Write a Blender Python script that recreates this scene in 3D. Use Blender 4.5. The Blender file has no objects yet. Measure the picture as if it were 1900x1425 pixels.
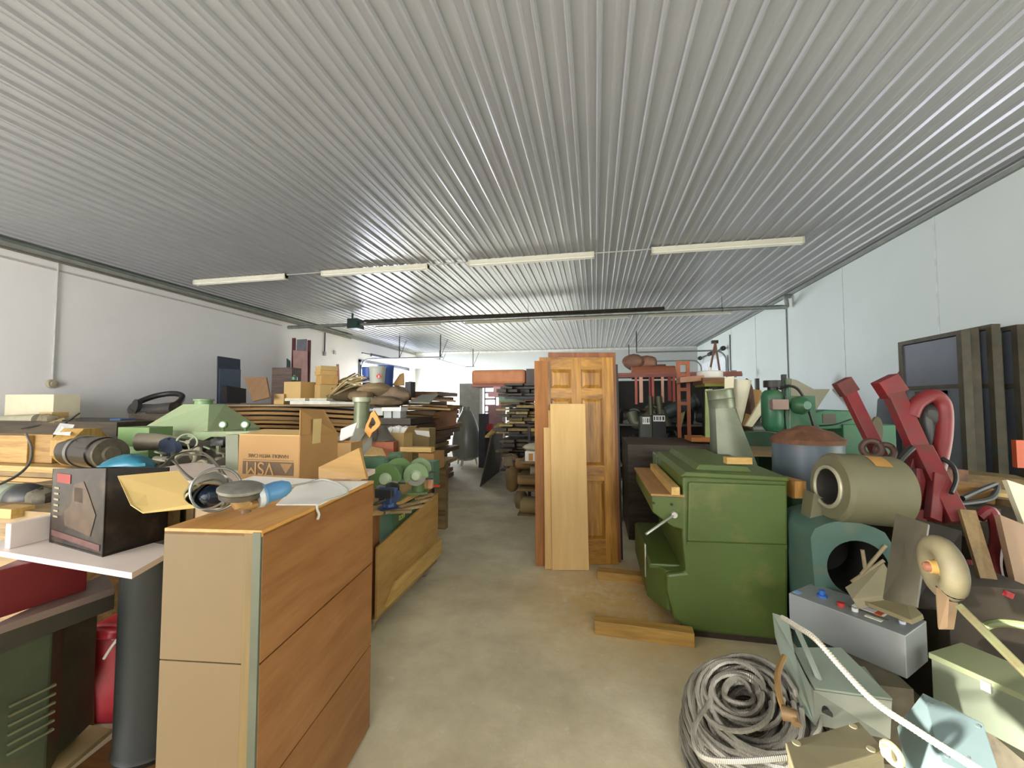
import bpy, bmesh, math, random
from mathutils import Vector, Matrix, Euler
from math import sin, cos, tan, pi, radians, atan2, sqrt
C = bpy.context.scene.collection
rnd = random.Random(7)
R = radians
# ---------------------------------------------------------------- camera
FPX = 767.0; YAW = R(11.43); PIT = R(2.65); HC = 1.57
cd = bpy.data.cameras.new('camera'); cam = bpy.data.objects.new('camera', cd); C.objects.link(cam)
cd.sensor_width = 36.0; cd.lens = 36.0*FPX/1900.0; cd.clip_start = 0.02; cd.clip_end = 200
cam.location = (0, 0, HC); cam.rotation_euler = (pi/2+PIT, 0, YAW)
bpy.context.scene.camera = cam
# ---------------------------------------------------------------- world, sun, area lights, exposure
W = bpy.data.worlds.new('world'); bpy.context.scene.world = W; W.use_nodes = True
wn = W.node_tree.nodes; wl = W.node_tree.links; wn.clear()
wo = wn.new('ShaderNodeOutputWorld'); wb = wn.new('ShaderNodeBackground')
wb.inputs[0].default_value = (0.80, 0.86, 1.0, 1); wb.inputs[1].default_value = 6.0
wl.new(wb.outputs[0], wo.inputs[0])
def area(name, loc, rot, sx, sy, power, col):
    l = bpy.data.lights.new(name, 'AREA'); l.shape = 'RECTANGLE'; l.size = sx; l.size_y = sy; l.energy = power; l.color = col
    o = bpy.data.objects.new(name, l); C.objects.link(o); o.location = loc; o.rotation_euler = rot; return o
# daylight in the far left doorway and an assumed one behind the camera; the rear window is added fill
area('daylight_far_doorway', (-9.9, 18.0, 1.9), (0, -pi/2, 0), 2.7, 4.2, 950, (0.80, 0.86, 1.0))
area('daylight_near_doorway', (-6.2, -3.85, 1.9), (pi/2, 0, 0), 4.4, 3.2, 480, (1.0, 0.96, 0.90))
area('added_rear_fill', (1.4, -3.85, 2.55), (pi/2, 0, 0), 3.0, 1.3, 110, (1.0, 0.95, 0.88))  # soft fill from an unseen window, added to brighten from behind
sun = bpy.data.lights.new('sun', 'SUN'); sun.energy = 28.0; sun.angle = R(3); sun.color = (1, 0.97, 0.93)
so = bpy.data.objects.new('sun', sun); C.objects.link(so); so.location = (-20, 10, 10)
so.rotation_euler = Vector((1.0, 0.62, -0.11)).to_track_quat('-Z', 'Y').to_euler()
vs = bpy.context.scene.view_settings
vs.view_transform = 'Standard'; vs.look = 'None'; vs.gamma = 1.0; vs.use_curve_mapping = False; vs.exposure = 0.35
# ---------------------------------------------------------------- survey: sight lines of the place -> real positions
_r = Vector((cos(YAW), sin(YAW), 0)); _f = Vector((-sin(YAW)*cos(PIT), cos(YAW)*cos(PIT), sin(PIT))); _u = _r.cross(_f)
def ray(px, py): return _f + _r*((px-950)/FPX) + _u*((712.5-py)/FPX)
def Q(px, py, y): d = ray(px, py); return Vector((0, 0, HC)) + d*(y/d.y)
def QZ(px, py, z): d = ray(px, py); return Vector((0, 0, HC)) + d*((z-HC)/d.z)
def QX(px, py, x): d = ray(px, py); return Vector((0, 0, HC)) + d*(x/d.x)
# ---------------------------------------------------------------- materials
def _new(name):
    m = bpy.data.materials.new(name); m.use_nodes = True
    return m, m.node_tree.nodes, m.node_tree.links, m.node_tree.nodes['Principled BSDF']
def lin(c):
    if isinstance(c, str):
        c = [int(c[i:i+2], 16)/255 for i in (0, 2, 4)]
    return tuple(((v+0.055)/1.055)**2.4 if v > 0.04045 else v/12.92 for v in c)
_cache = {}
def paint(col, rough=0.5, metal=0.0, var=0.12, scale=6.0, bump=0.0, dirt=None, dirt_amt=0.35):
    key = ('p', col, rough, metal, var, scale, bump, dirt, dirt_amt)
    if key in _cache: return _cache[key]
    m, n, l, b = _new('paint_'+str(col)); a = lin(col)
    tc = n.new('ShaderNodeTexCoord'); ns = n.new('ShaderNodeTexNoise'); ns.inputs['Scale'].default_value = scale; ns.inputs['Detail'].default_value = 6
    l.new(tc.outputs['Object'], ns.inputs['Vector'])
    cr = n.new('ShaderNodeValToRGB'); cr.color_ramp.elements[0].position = 0.3; cr.color_ramp.elements[1].position = 0.7
    cr.color_ramp.elements[0].color = (*[v*(1-var) for v in a], 1); cr.color_ramp.elements[1].color = (*[min(1, v*(1+var)) for v in a], 1)
    l.new(ns.outputs['Fac'], cr.inputs['Fac']); out = cr.outputs['Color']
    if dirt:
        n2 = n.new('ShaderNodeTexNoise'); n2.inputs['Scale'].default_value = scale*0.7; n2.inputs['Detail'].default_value = 9; n2.inputs['Roughness'].default_value = 0.7
        l.new(tc.outputs['Object'], n2.inputs['Vector'])
        r2 = n.new('ShaderNodeValToRGB'); r2.color_ramp.elements[0].position = 0.62-0.25*dirt_amt; r2.color_ramp.elements[1].position = 0.80-0.2*dirt_amt
        l.new(n2.outputs['Fac'], r2.inputs['Fac'])
        mx = n.new('ShaderNodeMix'); mx.data_type = 'RGBA'; l.new(r2.outputs['Color'], mx.inputs[0]); l.new(out, mx.inputs[6]); mx.inputs[7].default_value = (*lin(dirt), 1)
        out = mx.outputs[2]
    l.new(out, b.inputs['Base Color'])
    b.inputs['Roughness'].default_value = rough; b.inputs['Metallic'].default_value = metal
    if bump:
        bp = n.new('ShaderNodeBump'); bp.inputs['Strength'].default_value = bump; bp.inputs['Distance'].default_value = 0.01
        n3 = n.new('ShaderNodeTexNoise'); n3.inputs['Scale'].default_value = scale*5; l.new(tc.outputs['Object'], n3.inputs['Vector'])
        l.new(n3.outputs['Fac'], bp.inputs['Height']); l.new(bp.outputs[0], b.inputs['Normal'])
    _cache[key] = m; return m
def wood(c1, c2, axis='Z', scale=7.0, rough=0.55, stretch=0.08, dist=2.0):
    key = ('w', c1, c2, axis, scale, rough, stretch)
    if key in _cache: return _cache[key]
    m, n, l, b = _new('wood_'+c1)
    tc = n.new('ShaderNodeTexCoord'); mp = n.new('ShaderNodeMapping')
    s = [1, 1, 1]; s['XYZ'.index(axis)] = stretch; mp.inputs['Scale'].default_value = s
    l.new(tc.outputs['Object'], mp.inputs['Vector'])
    ns = n.new('ShaderNodeTexNoise'); ns.inputs['Scale'].default_value = scale*3; ns.inputs['Detail'].default_value = 8; ns.inputs['Distortion'].default_value = dist*0.3
    l.new(mp.outputs[0], ns.inputs['Vector'])
    n2 = n.new('ShaderNodeTexNoise'); n2.inputs['Scale'].default_value = scale*14; n2.inputs['Detail'].default_value = 4
    l.new(mp.outputs[0], n2.inputs['Vector'])
    ad = n.new('ShaderNodeMix'); ad.data_type = 'FLOAT'; ad.inputs[0].default_value = 0.35
    l.new(ns.outputs['Fac'], ad.inputs[2]); l.new(n2.outputs['Fac'], ad.inputs[3])
    cr = n.new('ShaderNodeValToRGB'); cr.color_ramp.elements[0].position = 0.36; cr.color_ramp.elements[1].position = 0.62
    cr.color_ramp.elements[0].color = (*lin(c2), 1); cr.color_ramp.elements[1].color = (*lin(c1), 1)
    l.new(ad.outputs[0], cr.inputs['Fac']); l.new(cr.outputs['Color'], b.inputs['Base Color'])
    b.inputs['Roughness'].default_value = rough
    _cache[key] = m; return m
def concrete():
    m, n, l, b = _new('concrete_floor')
    tc = n.new('ShaderNodeTexCoord')
    def nz(s, d, lo, hi, c0, c1):
        ns = n.new('ShaderNodeTexNoise'); ns.inputs['Scale'].default_value = s; ns.inputs['Detail'].default_value = d; ns.inputs['Roughness'].default_value = 0.65
        l.new(tc.outputs['Object'], ns.inputs['Vector'])
        cr = n.new('ShaderNodeValToRGB'); cr.color_ramp.elements[0].position = lo; cr.color_ramp.elements[1].position = hi
        cr.color_ramp.elements[0].color = (*c0, 1); cr.color_ramp.elements[1].color = (*c1, 1)
        l.new(ns.outputs['Fac'], cr.inputs['Fac']); return cr.outputs['Color'], ns
    base, _ = nz(1.3, 10, 0.35, 0.65, lin('bcb090'), lin('e4dab8'))
    spot, _ = nz(9, 8, 0.62, 0.70, (0, 0, 0), (1, 1, 1))
    dust, _ = nz(0.9, 5, 0.45, 0.7, (0, 0, 0), (1, 1, 1))
    mx = n.new('ShaderNodeMix'); mx.data_type = 'RGBA'; ma = n.new('ShaderNodeMath'); ma.operation = 'MULTIPLY'; ma.inputs[1].default_value = 0.5
    l.new(spot, ma.inputs[0]); l.new(ma.outputs[0], mx.inputs[0]); l.new(base, mx.inputs[6]); mx.inputs[7].default_value = (*lin('f0e8d0'), 1)
    # sawdust spread round the planer
    sp = n.new('ShaderNodeVectorMath'); sp.operation = 'DISTANCE'; sp.inputs[1].default_value = (0.25, 3.45, 0)
    l.new(tc.outputs['Object'], sp.inputs[0])
    mr = n.new('ShaderNodeMapRange'); mr.inputs[1].default_value = 0.2; mr.inputs[2].default_value = 1.1; mr.inputs[3].default_value = 0.85; mr.inputs[4].default_value = 0
    l.new(sp.outputs['Value'], mr.inputs[0])
    nn, nso = nz(14, 9, 0.35, 0.6, (0.25, 0.25, 0.25), (1, 1, 1))
    m2 = n.new('ShaderNodeMath'); m2.operation = 'MULTIPLY'; l.new(mr.outputs[0], m2.inputs[0]); l.new(nn, m2.inputs[1])
    mx2 = n.new('ShaderNodeMix'); mx2.data_type = 'RGBA'; l.new(m2.outputs[0], mx2.inputs[0]); l.new(mx.outputs[2], mx2.inputs[6]); mx2.inputs[7].default_value = (*lin('d2a552'), 1)
    l.new(mx2.outputs[2], b.inputs['Base Color']); b.inputs['Roughness'].default_value = 0.62
    bp = n.new('ShaderNodeBump'); bp.inputs['Strength'].default_value = 0.25; bp.inputs['Distance'].default_value = 0.01
    l.new(nso.outputs['Fac'], bp.inputs['Height']); l.new(bp.outputs[0], b.inputs['Normal'])
    return m
def emit(col, s):
    m, n, l, b = _new('lit'); b.inputs['Emission Color'].default_value = (*lin(col), 1); b.inputs['Emission Strength'].default_value = s; return m
# ---------------------------------------------------------------- mesh builder (world coordinates)
class MB:
    def __init__(s): s.v = []; s.f = []; s.m = []; s.sm = []
    def add(s, vs_, fs, m=0, smooth=False):
        o = len(s.v); s.v += [Vector(p) for p in vs_]
        for f in fs: s.f.append([i+o for i in f]); s.m.append(m); s.sm.append(smooth)
        return s
    def box(s, c, d, rz=0, rx=0, ry=0, m=0):
        M = Euler((rx, ry, rz), 'XYZ').to_matrix(); c = Vector(c); h = [k/2 for k in d]
        vs_ = [c + M @ Vector((x*h[0], y*h[1], z*h[2])) for x in (-1, 1) for y in (-1, 1) for z in (-1, 1)]
        return s.add(vs_, [(0,1,3,2), (4,6,7,5), (0,4,5,1), (2,3,7,6), (0,2,6,4), (1,5,7,3)], m)
    def bb(s, a, b, m=0):
        return s.box([(a[i]+b[i])/2 for i in range(3)], [abs(b[i]-a[i]) for i in range(3)], m=m)
    def prism(s, pts, vec, m=0, smooth=False):
        pts = [Vector(p) for p in pts]; vec = Vector(vec); n = len(pts)
        s.add(pts + [p+vec for p in pts], [tuple(range(n))[::-1], tuple(range(n, 2*n))], m)
        return s.add(pts + [p+vec for p in pts], [(i, (i+1) % n, n+(i+1) % n, n+i) for i in range(n)], m, smooth)
    def slab(s, pts, t, m=0):
        pts = [Vector(p) for p in pts]; nrm = (pts[1]-pts[0]).cross(pts[-1]-pts[0]).normalized()
        return s.prism(pts, nrm*t, m)
    def ring(s, c, ax, r, n):
        ax = ax.normalized(); a = ax.orthogonal().normalized(); b = ax.cross(a)
        return [c + (a*cos(2*pi*i/n) + b*sin(2*pi*i/n))*r for i in range(n)]
    def cyl(s, p0, p1, r0, r1=None, n=20, m=0, caps=True):
        p0 = Vector(p0); p1 = Vector(p1); r1 = r0 if r1 is None else r1; ax = p1-p0
        vs_ = s.ring(p0, ax, r0, n) + s.ring(p1, ax, r1, n)
        s.add(vs_, [(i, (i+1) % n, n+(i+1) % n, n+i) for i in range(n)], m, True)
        if caps: s.add(s.ring(p0, ax, r0, n), [tuple(range(n))[::-1]], m); s.add(s.ring(p1, ax, r1, n), [tuple(range(n))], m)
        return s
    def lathe(s, p0, axis, prof, n=28, m=0, smooth=True, caps=True):
        """prof: list of (distance along axis, radius)"""
        p0 = Vector(p0); ax = Vector(axis).normalized(); vs_ = []; k = len(prof)
        for d, r in prof: vs_ += s.ring(p0+ax*d, ax, max(r, 1e-4), n)
        fs = [(j*n+i, j*n+(i+1) % n, (j+1)*n+(i+1) % n, (j+1)*n+i) for j in range(k-1) for i in range(n)]
        s.add(vs_, fs, m, smooth)
        if caps: s.add(vs_[:n], [tuple(range(n))[::-1]], m); s.add(vs_[-n:], [tuple(range(n))], m)
        return s
    def tube(s, pts, r, n=8, m=0, caps=True):
        pts = [Vector(p) for p in pts]; k = len(pts); vs_ = []; up = None
        for i, p in enumerate(pts):
            t = (pts[min(i+1, k-1)] - pts[max(i-1, 0)]).normalized()
            if up is None: up = t.orthogonal().normalized()
            up = (up - t*up.dot(t)); up = up.normalized() if up.length > 1e-5 else t.orthogonal().normalized()
            b = t.cross(up)
            vs_ += [p + (up*cos(2*pi*j/n) + b*sin(2*pi*j/n))*r for j in range(n)]
        fs = [(j*n+i, j*n+(i+1) % n, (j+1)*n+(i+1) % n, (j+1)*n+i) for j in range(k-1) for i in range(n)]
        s.add(vs_, fs, m, True)
        if caps: s.add(vs_[:n], [tuple(range(n))[::-1]], m); s.add(vs_[-n:], [tuple(range(n))], m)
        return s
    def torus(s, c, ax, Rr, r, n=28, k=10, m=0, a0=0, a1=2*pi, sq=1.0):
        c = Vector(c); ax = Vector(ax).normalized(); a = ax.orthogonal().normalized(); b = ax.cross(a)
        full = abs(a1-a0-2*pi) < 1e-6; N = n if full else n+1
        pts = [c + (a*cos(a0+(a1-a0)*i/n) + b*sin(a0+(a1-a0)*i/n)*sq)*Rr for i in range(N)]
        if full: pts.append(pts[0])
        return s.tube(pts, r, k, m, caps=not full)
    def blob(s, c, d, seed=0, amp=0.15, n=12, k=8, m=0, rz=0):
        c = Vector(c); rr = random.Random(seed); ph = [rr.uniform(0, 6.3) for _ in range(6)]; vs_ = []
        M = Matrix.Rotation(rz, 3, 'Z')
        for j in range(k+1):
            th = pi*j/k
            for i in range(n):
                a = 2*pi*i/n
                w = 1 + amp*(sin(2*a+ph[0]+th)+sin(3*a+ph[1]-2*th)*0.7+sin(5*a+ph[2]+3*th)*0.4+sin(4*th+ph[3])*0.5)
                q = Vector((sin(th)*cos(a)*w*d[0], sin(th)*sin(a)*w*d[1], cos(th)*d[2]*(1+amp*0.5*sin(3*a+ph[4]))))
                vs_.append(c + M @ q)
        fs = [(j*n+i, (j+1)*n+i, (j+1)*n+(i+1) % n, j*n+(i+1) % n) for j in range(k) for i in range(n)]
        return s.add(vs_, fs, m, True)
def smooth_path(pts, n=6):
    pts = [Vector(p) for p in pts]; out = []
    for i in range(len(pts)-1):
        p0 = pts[max(i-1, 0)]; p1 = pts[i]; p2 = pts[i+1]; p3 = pts[min(i+2, len(pts)-1)]
        for k in range(n):
            t = k/n
            out.append(0.5*((2*p1)+(p2-p0)*t+(2*p0-5*p1+4*p2-p3)*t*t+(3*p1-p0-3*p2+p3)*t**3))
    return out+[pts[-1]]
_off = {}
def obj(name, mb, mat, parent=None, bevel=0.0, label=None, cat=None, group=None, kind=None):
    """link the builder's shape as ONE mesh object; world coordinates in, origin at the thing's base"""
    vs_ = mb.v
    if parent is not None: off = _off[parent]
    else:
        xs = [p.x for p in vs_]; ys = [p.y for p in vs_]; zs = [p.z for p in vs_]
        off = Vector(((min(xs)+max(xs))/2, (min(ys)+max(ys))/2, min(zs)))
        if kind == 'structure': off = Vector((0, 0, 0))
    me = bpy.data.meshes.new(name)
    me.from_pydata([p-off for p in vs_], [], mb.f)
    mats = mat if isinstance(mat, (list, tuple)) else [mat]
    for q in mats: me.materials.append(q)
    for p, i, sm in zip(me.polygons, mb.m, mb.sm): p.material_index = min(i, len(mats)-1); p.use_smooth = sm
    bm = bmesh.new(); bm.from_mesh(me); bmesh.ops.remove_doubles(bm, verts=bm.verts, dist=1e-5)
    bmesh.ops.recalc_face_normals(bm, faces=bm.faces); bm.to_mesh(me); bm.free()
    if any(mb.sm): me.set_sharp_from_angle(angle=R(38))
    o = bpy.data.objects.new(name, me); C.objects.link(o)
    if parent is not None: o.parent = parent; _off[o] = _off[parent]
    else: o.location = off; _off[o] = off
    if bevel:
        bv = o.modifiers.new('bevel', 'BEVEL'); bv.width = bevel; bv.segments = 2; bv.limit_method = 'ANGLE'; bv.angle_limit = R(50)
    tag(o, label, cat, group, kind); return o
def tag(o, label=None, cat=None, group=None, kind=None):
    if label: o['label'] = label
    if cat: o['category'] = cat
    if group: o['group'] = group
    if kind: o['kind'] = kind
    return o
def thing(name, loc, label, cat, group=None):
    o = bpy.data.objects.new(name, None); C.objects.link(o); o.empty_display_size = 0.1; o.location = loc; _off[o] = Vector(loc)
    return tag(o, label, cat, group)
def structure(name, mb, mat, bevel=0): return obj(name, mb, mat, None, bevel, kind='structure')
def text(name, s, size, mat, parent, origin, xdir, ydir, ext=0.0006, align='CENTER'):
    """lettering as real mesh: baseline from origin along xdir"""
    cu = bpy.data.curves.new(name, 'FONT'); cu.body = s; cu.size = size; cu.extrude = ext; cu.align_x = align; cu.align_y = 'CENTER'
    t = bpy.data.objects.new(name+'_tmp', cu); C.objects.link(t)
    dg = bpy.context.evaluated_depsgraph_get(); dg.update(); me = bpy.data.meshes.new_from_object(t.evaluated_get(dg))
    C.objects.unlink(t); bpy.data.objects.remove(t)
    X = Vector(xdir).normalized(); Y = Vector(ydir).normalized(); Z = X.cross(Y); O = Vector(origin)-_off[parent]
    M = Matrix(((X.x, Y.x, Z.x, O.x), (X.y, Y.y, Z.y, O.y), (X.z, Y.z, Z.z, O.z), (0, 0, 0, 1)))
    me.transform(M); me.materials.clear(); me.materials.append(mat)
    o = bpy.data.objects.new(name, me); C.objects.link(o); o.parent = parent; _off[o] = _off[parent]; return o
# palette
M_wall = paint('dcdcd8', 0.75, var=0.02, scale=1.5)
M_ceil = paint('a2a3a6', 0.26, metal=0.0, var=0.03, scale=1.2)
M_galv = paint('9a9d98', 0.38, 0.75, var=0.2, scale=9)
M_steel = paint('8c8c88', 0.35, 0.9, var=0.15)
M_dsteel = paint('3c3c3a', 0.5, 0.4, var=0.3, dirt='6a5a44')
M_black = paint('1a1918', 0.5, var=0.2)
M_rust = paint('6b4630', 0.8, var=0.35, scale=10, dirt='3c2a20')
M_grime = paint('57503f', 0.8, var=0.4, scale=8, dirt='2f2a22')
M_card = paint('aa8452', 0.8, var=0.06, scale=3)
M_card2 = paint('a37a48', 0.8, var=0.08, scale=3)
M_cardl = paint('c4a46a', 0.8, var=0.05, scale=3)
M_white = paint('e6e4dc', 0.5, var=0.03)
M_paper = paint('f2f1ea', 0.5, var=0.02)
M_cream = paint('ddd3b2', 0.6, var=0.05)
M_pine = wood('cdab66', 'b08a4a', 'X'); M_piney = wood('cdab66', 'b08a4a', 'Y'); M_pinez = wood('dcb974', 'c89e58', 'Z')
M_ply = wood('b58c52', '8e6a3c', 'X', 4); M_plyd = wood('7a5c3a', '5a4128', 'X', 4)
M_oldx = wood('9a8156', '6c5436', 'X'); M_oldy = wood('9a8156', '6c5436', 'Y'); M_oldz = wood('9a8156', '6c5436', 'Z')
M_dark = wood('4c4030', '2c251b', 'X')
M_mach = paint('86a678', 0.45, var=0.1, scale=5, dirt='8a8460', dirt_amt=0.4)
M_green = paint('4c5e28', 0.45, var=0.08, scale=3, dirt='6e6c3a', dirt_amt=0.2)
M_dgreen = paint('2f5a40', 0.45, var=0.2, scale=6, dirt='5a5238', dirt_amt=0.5)
M_red = paint('a02426', 0.5, var=0.15, scale=8, dirt='5a3028', dirt_amt=0.35)
M_blue = paint('2c4f8a', 0.45, var=0.15, dirt='3a4048', dirt_amt=0.4)
M_grey = paint('a3a9a2', 0.45, var=0.04, scale=4, dirt='8d8a7a', dirt_amt=0.2)
# ================================================================ the room
XL, XR, YB, YF, ZC = -9.75, 4.85, -4.0, 21.3, 4.37
structure('floor', MB().bb((XL-0.1, YB-0.1, -0.15), (XR+0.1, YF+0.1, 0)), concrete())
# ceiling: ribbed steel sheets, ribs every 9 inches along the room
mb = MB(); prof = []; x = XL; sp = 0.2286
while x < XR - 0.02:
    for dx, z in ((0, 0), (0.085, 0), (0.100, -0.006), (0.118, -0.006), (0.133, 0), (0.180, 0), (0.192, -0.028), (0.212, -0.028), (0.2255, 0)):
        if x+dx < XR: prof.append((x+dx, z))
    x += sp
prof.append((XR, 0))
vs_ = []; n = len(prof)
ys = [YB, YF]
for y in ys:
    vs_ += [Vector((px, y, ZC+z)) for px, z in prof]
mb.add(vs_, [(i, i+1, n+i+1, n+i) for i in range(n-1)])
mb.bb((XL, YB, ZC+0.03), (XR, YF, ZC+0.1))
structure('ceiling', mb, M_ceil)
mb = MB(); mb.bb((XR, YB, 0), (XR+0.12, YF, ZC))
structure('wall_right', mb, paint('c8d0cb', 0.7, var=0.02, scale=1.2))
# left wall with the far doorway
DY0, DY1, DZ = 15.8, 20.3, 3.3
mb = MB(); mb.bb((XL-0.15, YB, 0), (XL, DY0, ZC)); mb.bb((XL-0.15, DY1, 0), (XL, YF, ZC)); mb.bb((XL-0.15, DY0, DZ), (XL, DY1, ZC))
structure('wall_left', mb, paint('ebe8e5', 0.75, var=0.02, scale=1.5))
structure('wall_far', MB().bb((XL, YF, 0), (XR, YF+0.12, ZC)), paint('b4b8b4', 0.75, var=0.02))
# wall behind the camera: assumed doorway, and an unseen window added for the rear fill
mb = MB()
mb.bb((XL, YB-0.12, 0), (-8.4, YB, ZC)); mb.bb((-4.0, YB-0.12, 0), (-0.1, YB, ZC)); mb.bb((2.9, YB-0.12, 0), (XR, YB, ZC))
mb.bb((-8.4, YB-0.12, 3.5), (-4.0, YB, ZC)); mb.bb((-0.1, YB-0.12, 0), (2.9, YB, 1.9)); mb.bb((-0.1, YB-0.12, 3.2), (2.9, YB, ZC))
structure('wall_back', mb, M_wall)
structure('ground_outside', MB().bb((-40, -30, -0.3), (XL-0.15, 50, -0.16)), paint('8f8c80', 0.9))
# jamb lining of the far doorway
mb = MB(); g = 0.06
mb.bb((XL-0.15, DY0-0.12, 0), (XL+0.04, DY0, DZ+0.1)); mb.bb((XL-0.15, DY1, 0), (XL+0.04, DY1+0.12, DZ+0.1)); mb.bb((XL-0.15, DY0-0.12, DZ), (XL+0.04, DY1+0.12, DZ+0.12))
structure('door_1', mb, paint('6d7078', 0.6))
# trims at the eaves
structure('trim_1', MB().bb((XR-0.05, YB, ZC-0.09), (XR, YF, ZC-0.025)), paint('7f857d', 0.6))
structure('trim_2', MB().bb((XL, YB, ZC-0.16), (XL+0.03, YF, ZC-0.06)), paint('9c9c96', 0.6))
structure('trim_3', MB().bb((XL, YF-0.03, ZC-0.12), (XR, YF, ZC-0.025)), paint('d0d0c8', 0.6))
# seam battens of the wall sheets on the right
mb = MB()
for y in (7.0, 9.3, 13.9, 16.2):
    mb.bb((XR-0.008, y-0.015, 0), (XR, y+0.015, ZC-0.09))
structure('trim_4', mb, paint('c6ccc8', 0.6))
# ---- ceiling strip lights (tubes off), two rows
def strip_light(x0, x1, y, label, cyaw=0):
    t = thing('strip_light', ((x0+x1)/2, y, ZC-0.13), label, 'light', 'eight foot strip lights under the ribbed ceiling')
    obj('housing', MB().bb((x0, y-0.05, ZC-0.085), (x1, y+0.05, ZC-0.022)).prism([(x0, y-0.05, ZC-0.085), (x0, y-0.022, ZC-0.115), (x0, y+0.022, ZC-0.115), (x0, y+0.05, ZC-0.085)], (x1-x0, 0, 0)), paint('d9d6c2', 0.5, var=0.04), t)
    for s in (-1, 1):
        obj('tube', MB().cyl((x0+0.03, y+s*0.034, ZC-0.115), (x1-0.03, y+s*0.034, ZC-0.115), 0.016, n=10), paint('efede0', 0.3, var=0.01), t)
    for xx in (x0, x1-0.03):
        obj('end_cap', MB().bb((xx, y-0.056, ZC-0.132), (xx+0.03, y+0.056, ZC-0.022)), paint('c9c5ae', 0.5), t)
    return t
near = [(-8.88, -6.5, 'leftmost long fluorescent strip light in the near row, closest to the left wall'), (-5.63, -3.25, 'second long fluorescent strip light from the left in the near row, by the ceiling glare'),
        (-2.41, 0.0, 'third long fluorescent strip light from the left in the near row'), (1.0, 3.44, 'rightmost long fluorescent strip light in the near row, nearest the right wall')]
for a, b_, lb in near: strip_light(a, b_, 7.65, lb)
for k, (a, b_) in enumerate(((-7.6, -5.2), (-4.3, -2.1), (-1.35, 1.05), (1.6, 4.0))):
    strip_light(a, b_, 13.3, ['far row strip light hanging past the pipe nearest the open doorway', 'far row strip light left of centre behind the long pipe', 'far row strip light above the wooden doors', 'far row strip light nearest the right wall'][k])
# feed conduit between the near lights
for k, (a, b_) in enumerate(((-6.5, -5.63), (-3.25, -2.41), (0.0, 1.0))):
    obj('light_conduit', MB().cyl((a, 7.65, ZC-0.04), (b_, 7.65, ZC-0.04), 0.012, n=8), paint('b0b0a8', 0.5), label=['thin conduit joining the two leftmost near strip lights', 'thin conduit joining the two middle near strip lights', 'thin conduit joining the two rightmost near strip lights'][k], cat='conduit')
# ---- long pipe across the room under the ceiling, with tube heater
yp = 11.45
t = thing('tube_heater', (-2, yp, ZC-0.3), 'long horizontal tube heater crossing the room below the ceiling', 'heater')
A = Q(535, 608, yp); B = Q(1452, 569, yp); zt = (A.z+B.z)/2
obj('pipe', MB().cyl((A.x, yp, zt), (B.x, yp, zt), 0.055, n=16), M_galv, t)
D0 = Q(678, 600, yp).x; D1 = Q(1232, 580, yp).x
obj('reflector', MB().prism([(D0, yp-0.16, zt+0.03), (D0, yp-0.09, zt+0.12), (D0, yp+0.09, zt+0.12), (D0, yp+0.16, zt+0.03), (D0, yp+0.15, zt+0.03), (D0, yp+0.085, zt+0.11), (D0, yp-0.085, zt+0.11), (D0, yp-0.15, zt+0.03)], (D1-D0, 0, 0)), paint('4a3f30', 0.5, 0.3, dirt='2a241c', dirt_amt=0.6), t, label='dark sooty reflector over the pipe')
c = Q(660, 596, yp)
obj('burner_box', MB().bb((c.x-0.17, yp-0.2, zt-0.14), (c.x+0.17, yp+0.2, zt+0.16)).cyl((c.x-0.1, yp-0.02, zt+0.1), (c.x-0.1, yp-0.02, ZC-0.02), 0.03, n=10), paint('1f3a30', 0.5), t, bevel=0.01, label='dark green burner box')
for px in (736, 842, 980, 1085, 1340): 
    x = Q(px, 590, yp).x
    obj('hanger', MB().tube([(x, yp, zt+0.05), (x, yp, ZC-0.02)], 0.006, 6).torus((x, yp, zt), (1, 0, 0), 0.06, 0.006, 16, 6), M_dsteel, t)
obj('wall_flue', MB().tube(smooth_path([(B.x, yp, zt), (B.x+0.1, yp, zt+0.01), (4.72, yp+0.02, ZC-0.12), (4.83, yp+0.03, ZC-0.12)], 4), 0.05, 12), M_galv, t)
# ---- left wall: eaves pipes and conduit drop with socket
obj('eaves_pipe', MB().tube([(XL+0.10, -3, ZC-0.06), (XL+0.10, 15, ZC-0.06)], 0.035, 8), paint('6e776e', 0.5, 0.3), label='grey pipe running along the left wall just below the ceiling, upper of two', cat='pipe')
obj('eaves_pipe', MB().tube([(XL+0.08, -3, ZC-0.20), (XL+0.08, 15, ZC-0.20)], 0.022, 8), paint('7e776a', 0.5, 0.3), label='thin pipe running along the left wall, lower of two under the ceiling', cat='pipe')
obj('wall_rail', MB().bb((XL, -3, ZC-0.36), (XL+0.02, 11.3, ZC-0.33)), paint('b9b4ae', 0.6), label='pale narrow rail high along the left wall', cat='rail')
p = QX(95, 712, XL)
t = thing('socket_conduit', (XL+0.04, p.y, p.z-0.08), 'vertical metal conduit with round socket on the left wall', 'conduit')
obj('conduit', MB().tube([(XL+0.025, p.y, p.z+0.05), (XL+0.025, p.y, ZC-0.2)], 0.016, 8), paint('b8b8b4', 0.4, 0.2), t)
obj('socket', MB().cyl((XL, p.y, p.z), (XL+0.06, p.y, p.z), 0.085, 0.075, 20).cyl((XL+0.06, p.y, p.z), (XL+0.075, p.y, p.z), 0.045, 0.04, 16), paint('a69c84', 0.5), t, label='round brownish socket')
p = QX(601, 655, XL)
t = thing('switch_conduit', (XL+0.04, p.y, p.z-0.1), 'dark conduit with small switch box on left wall behind the stacked cartons', 'conduit')
obj('conduit', MB().tube([(XL+0.03, p.y, p.z+0.03), (XL+0.03, p.y, ZC-0.2)], 0.02, 8), M_dsteel, t)
obj('switch_box', MB().bb((XL, p.y-0.05, p.z-0.1), (XL+0.06, p.y+0.05, p.z+0.05)), M_galv, t)
p = QX(620, 654, XL)
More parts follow.
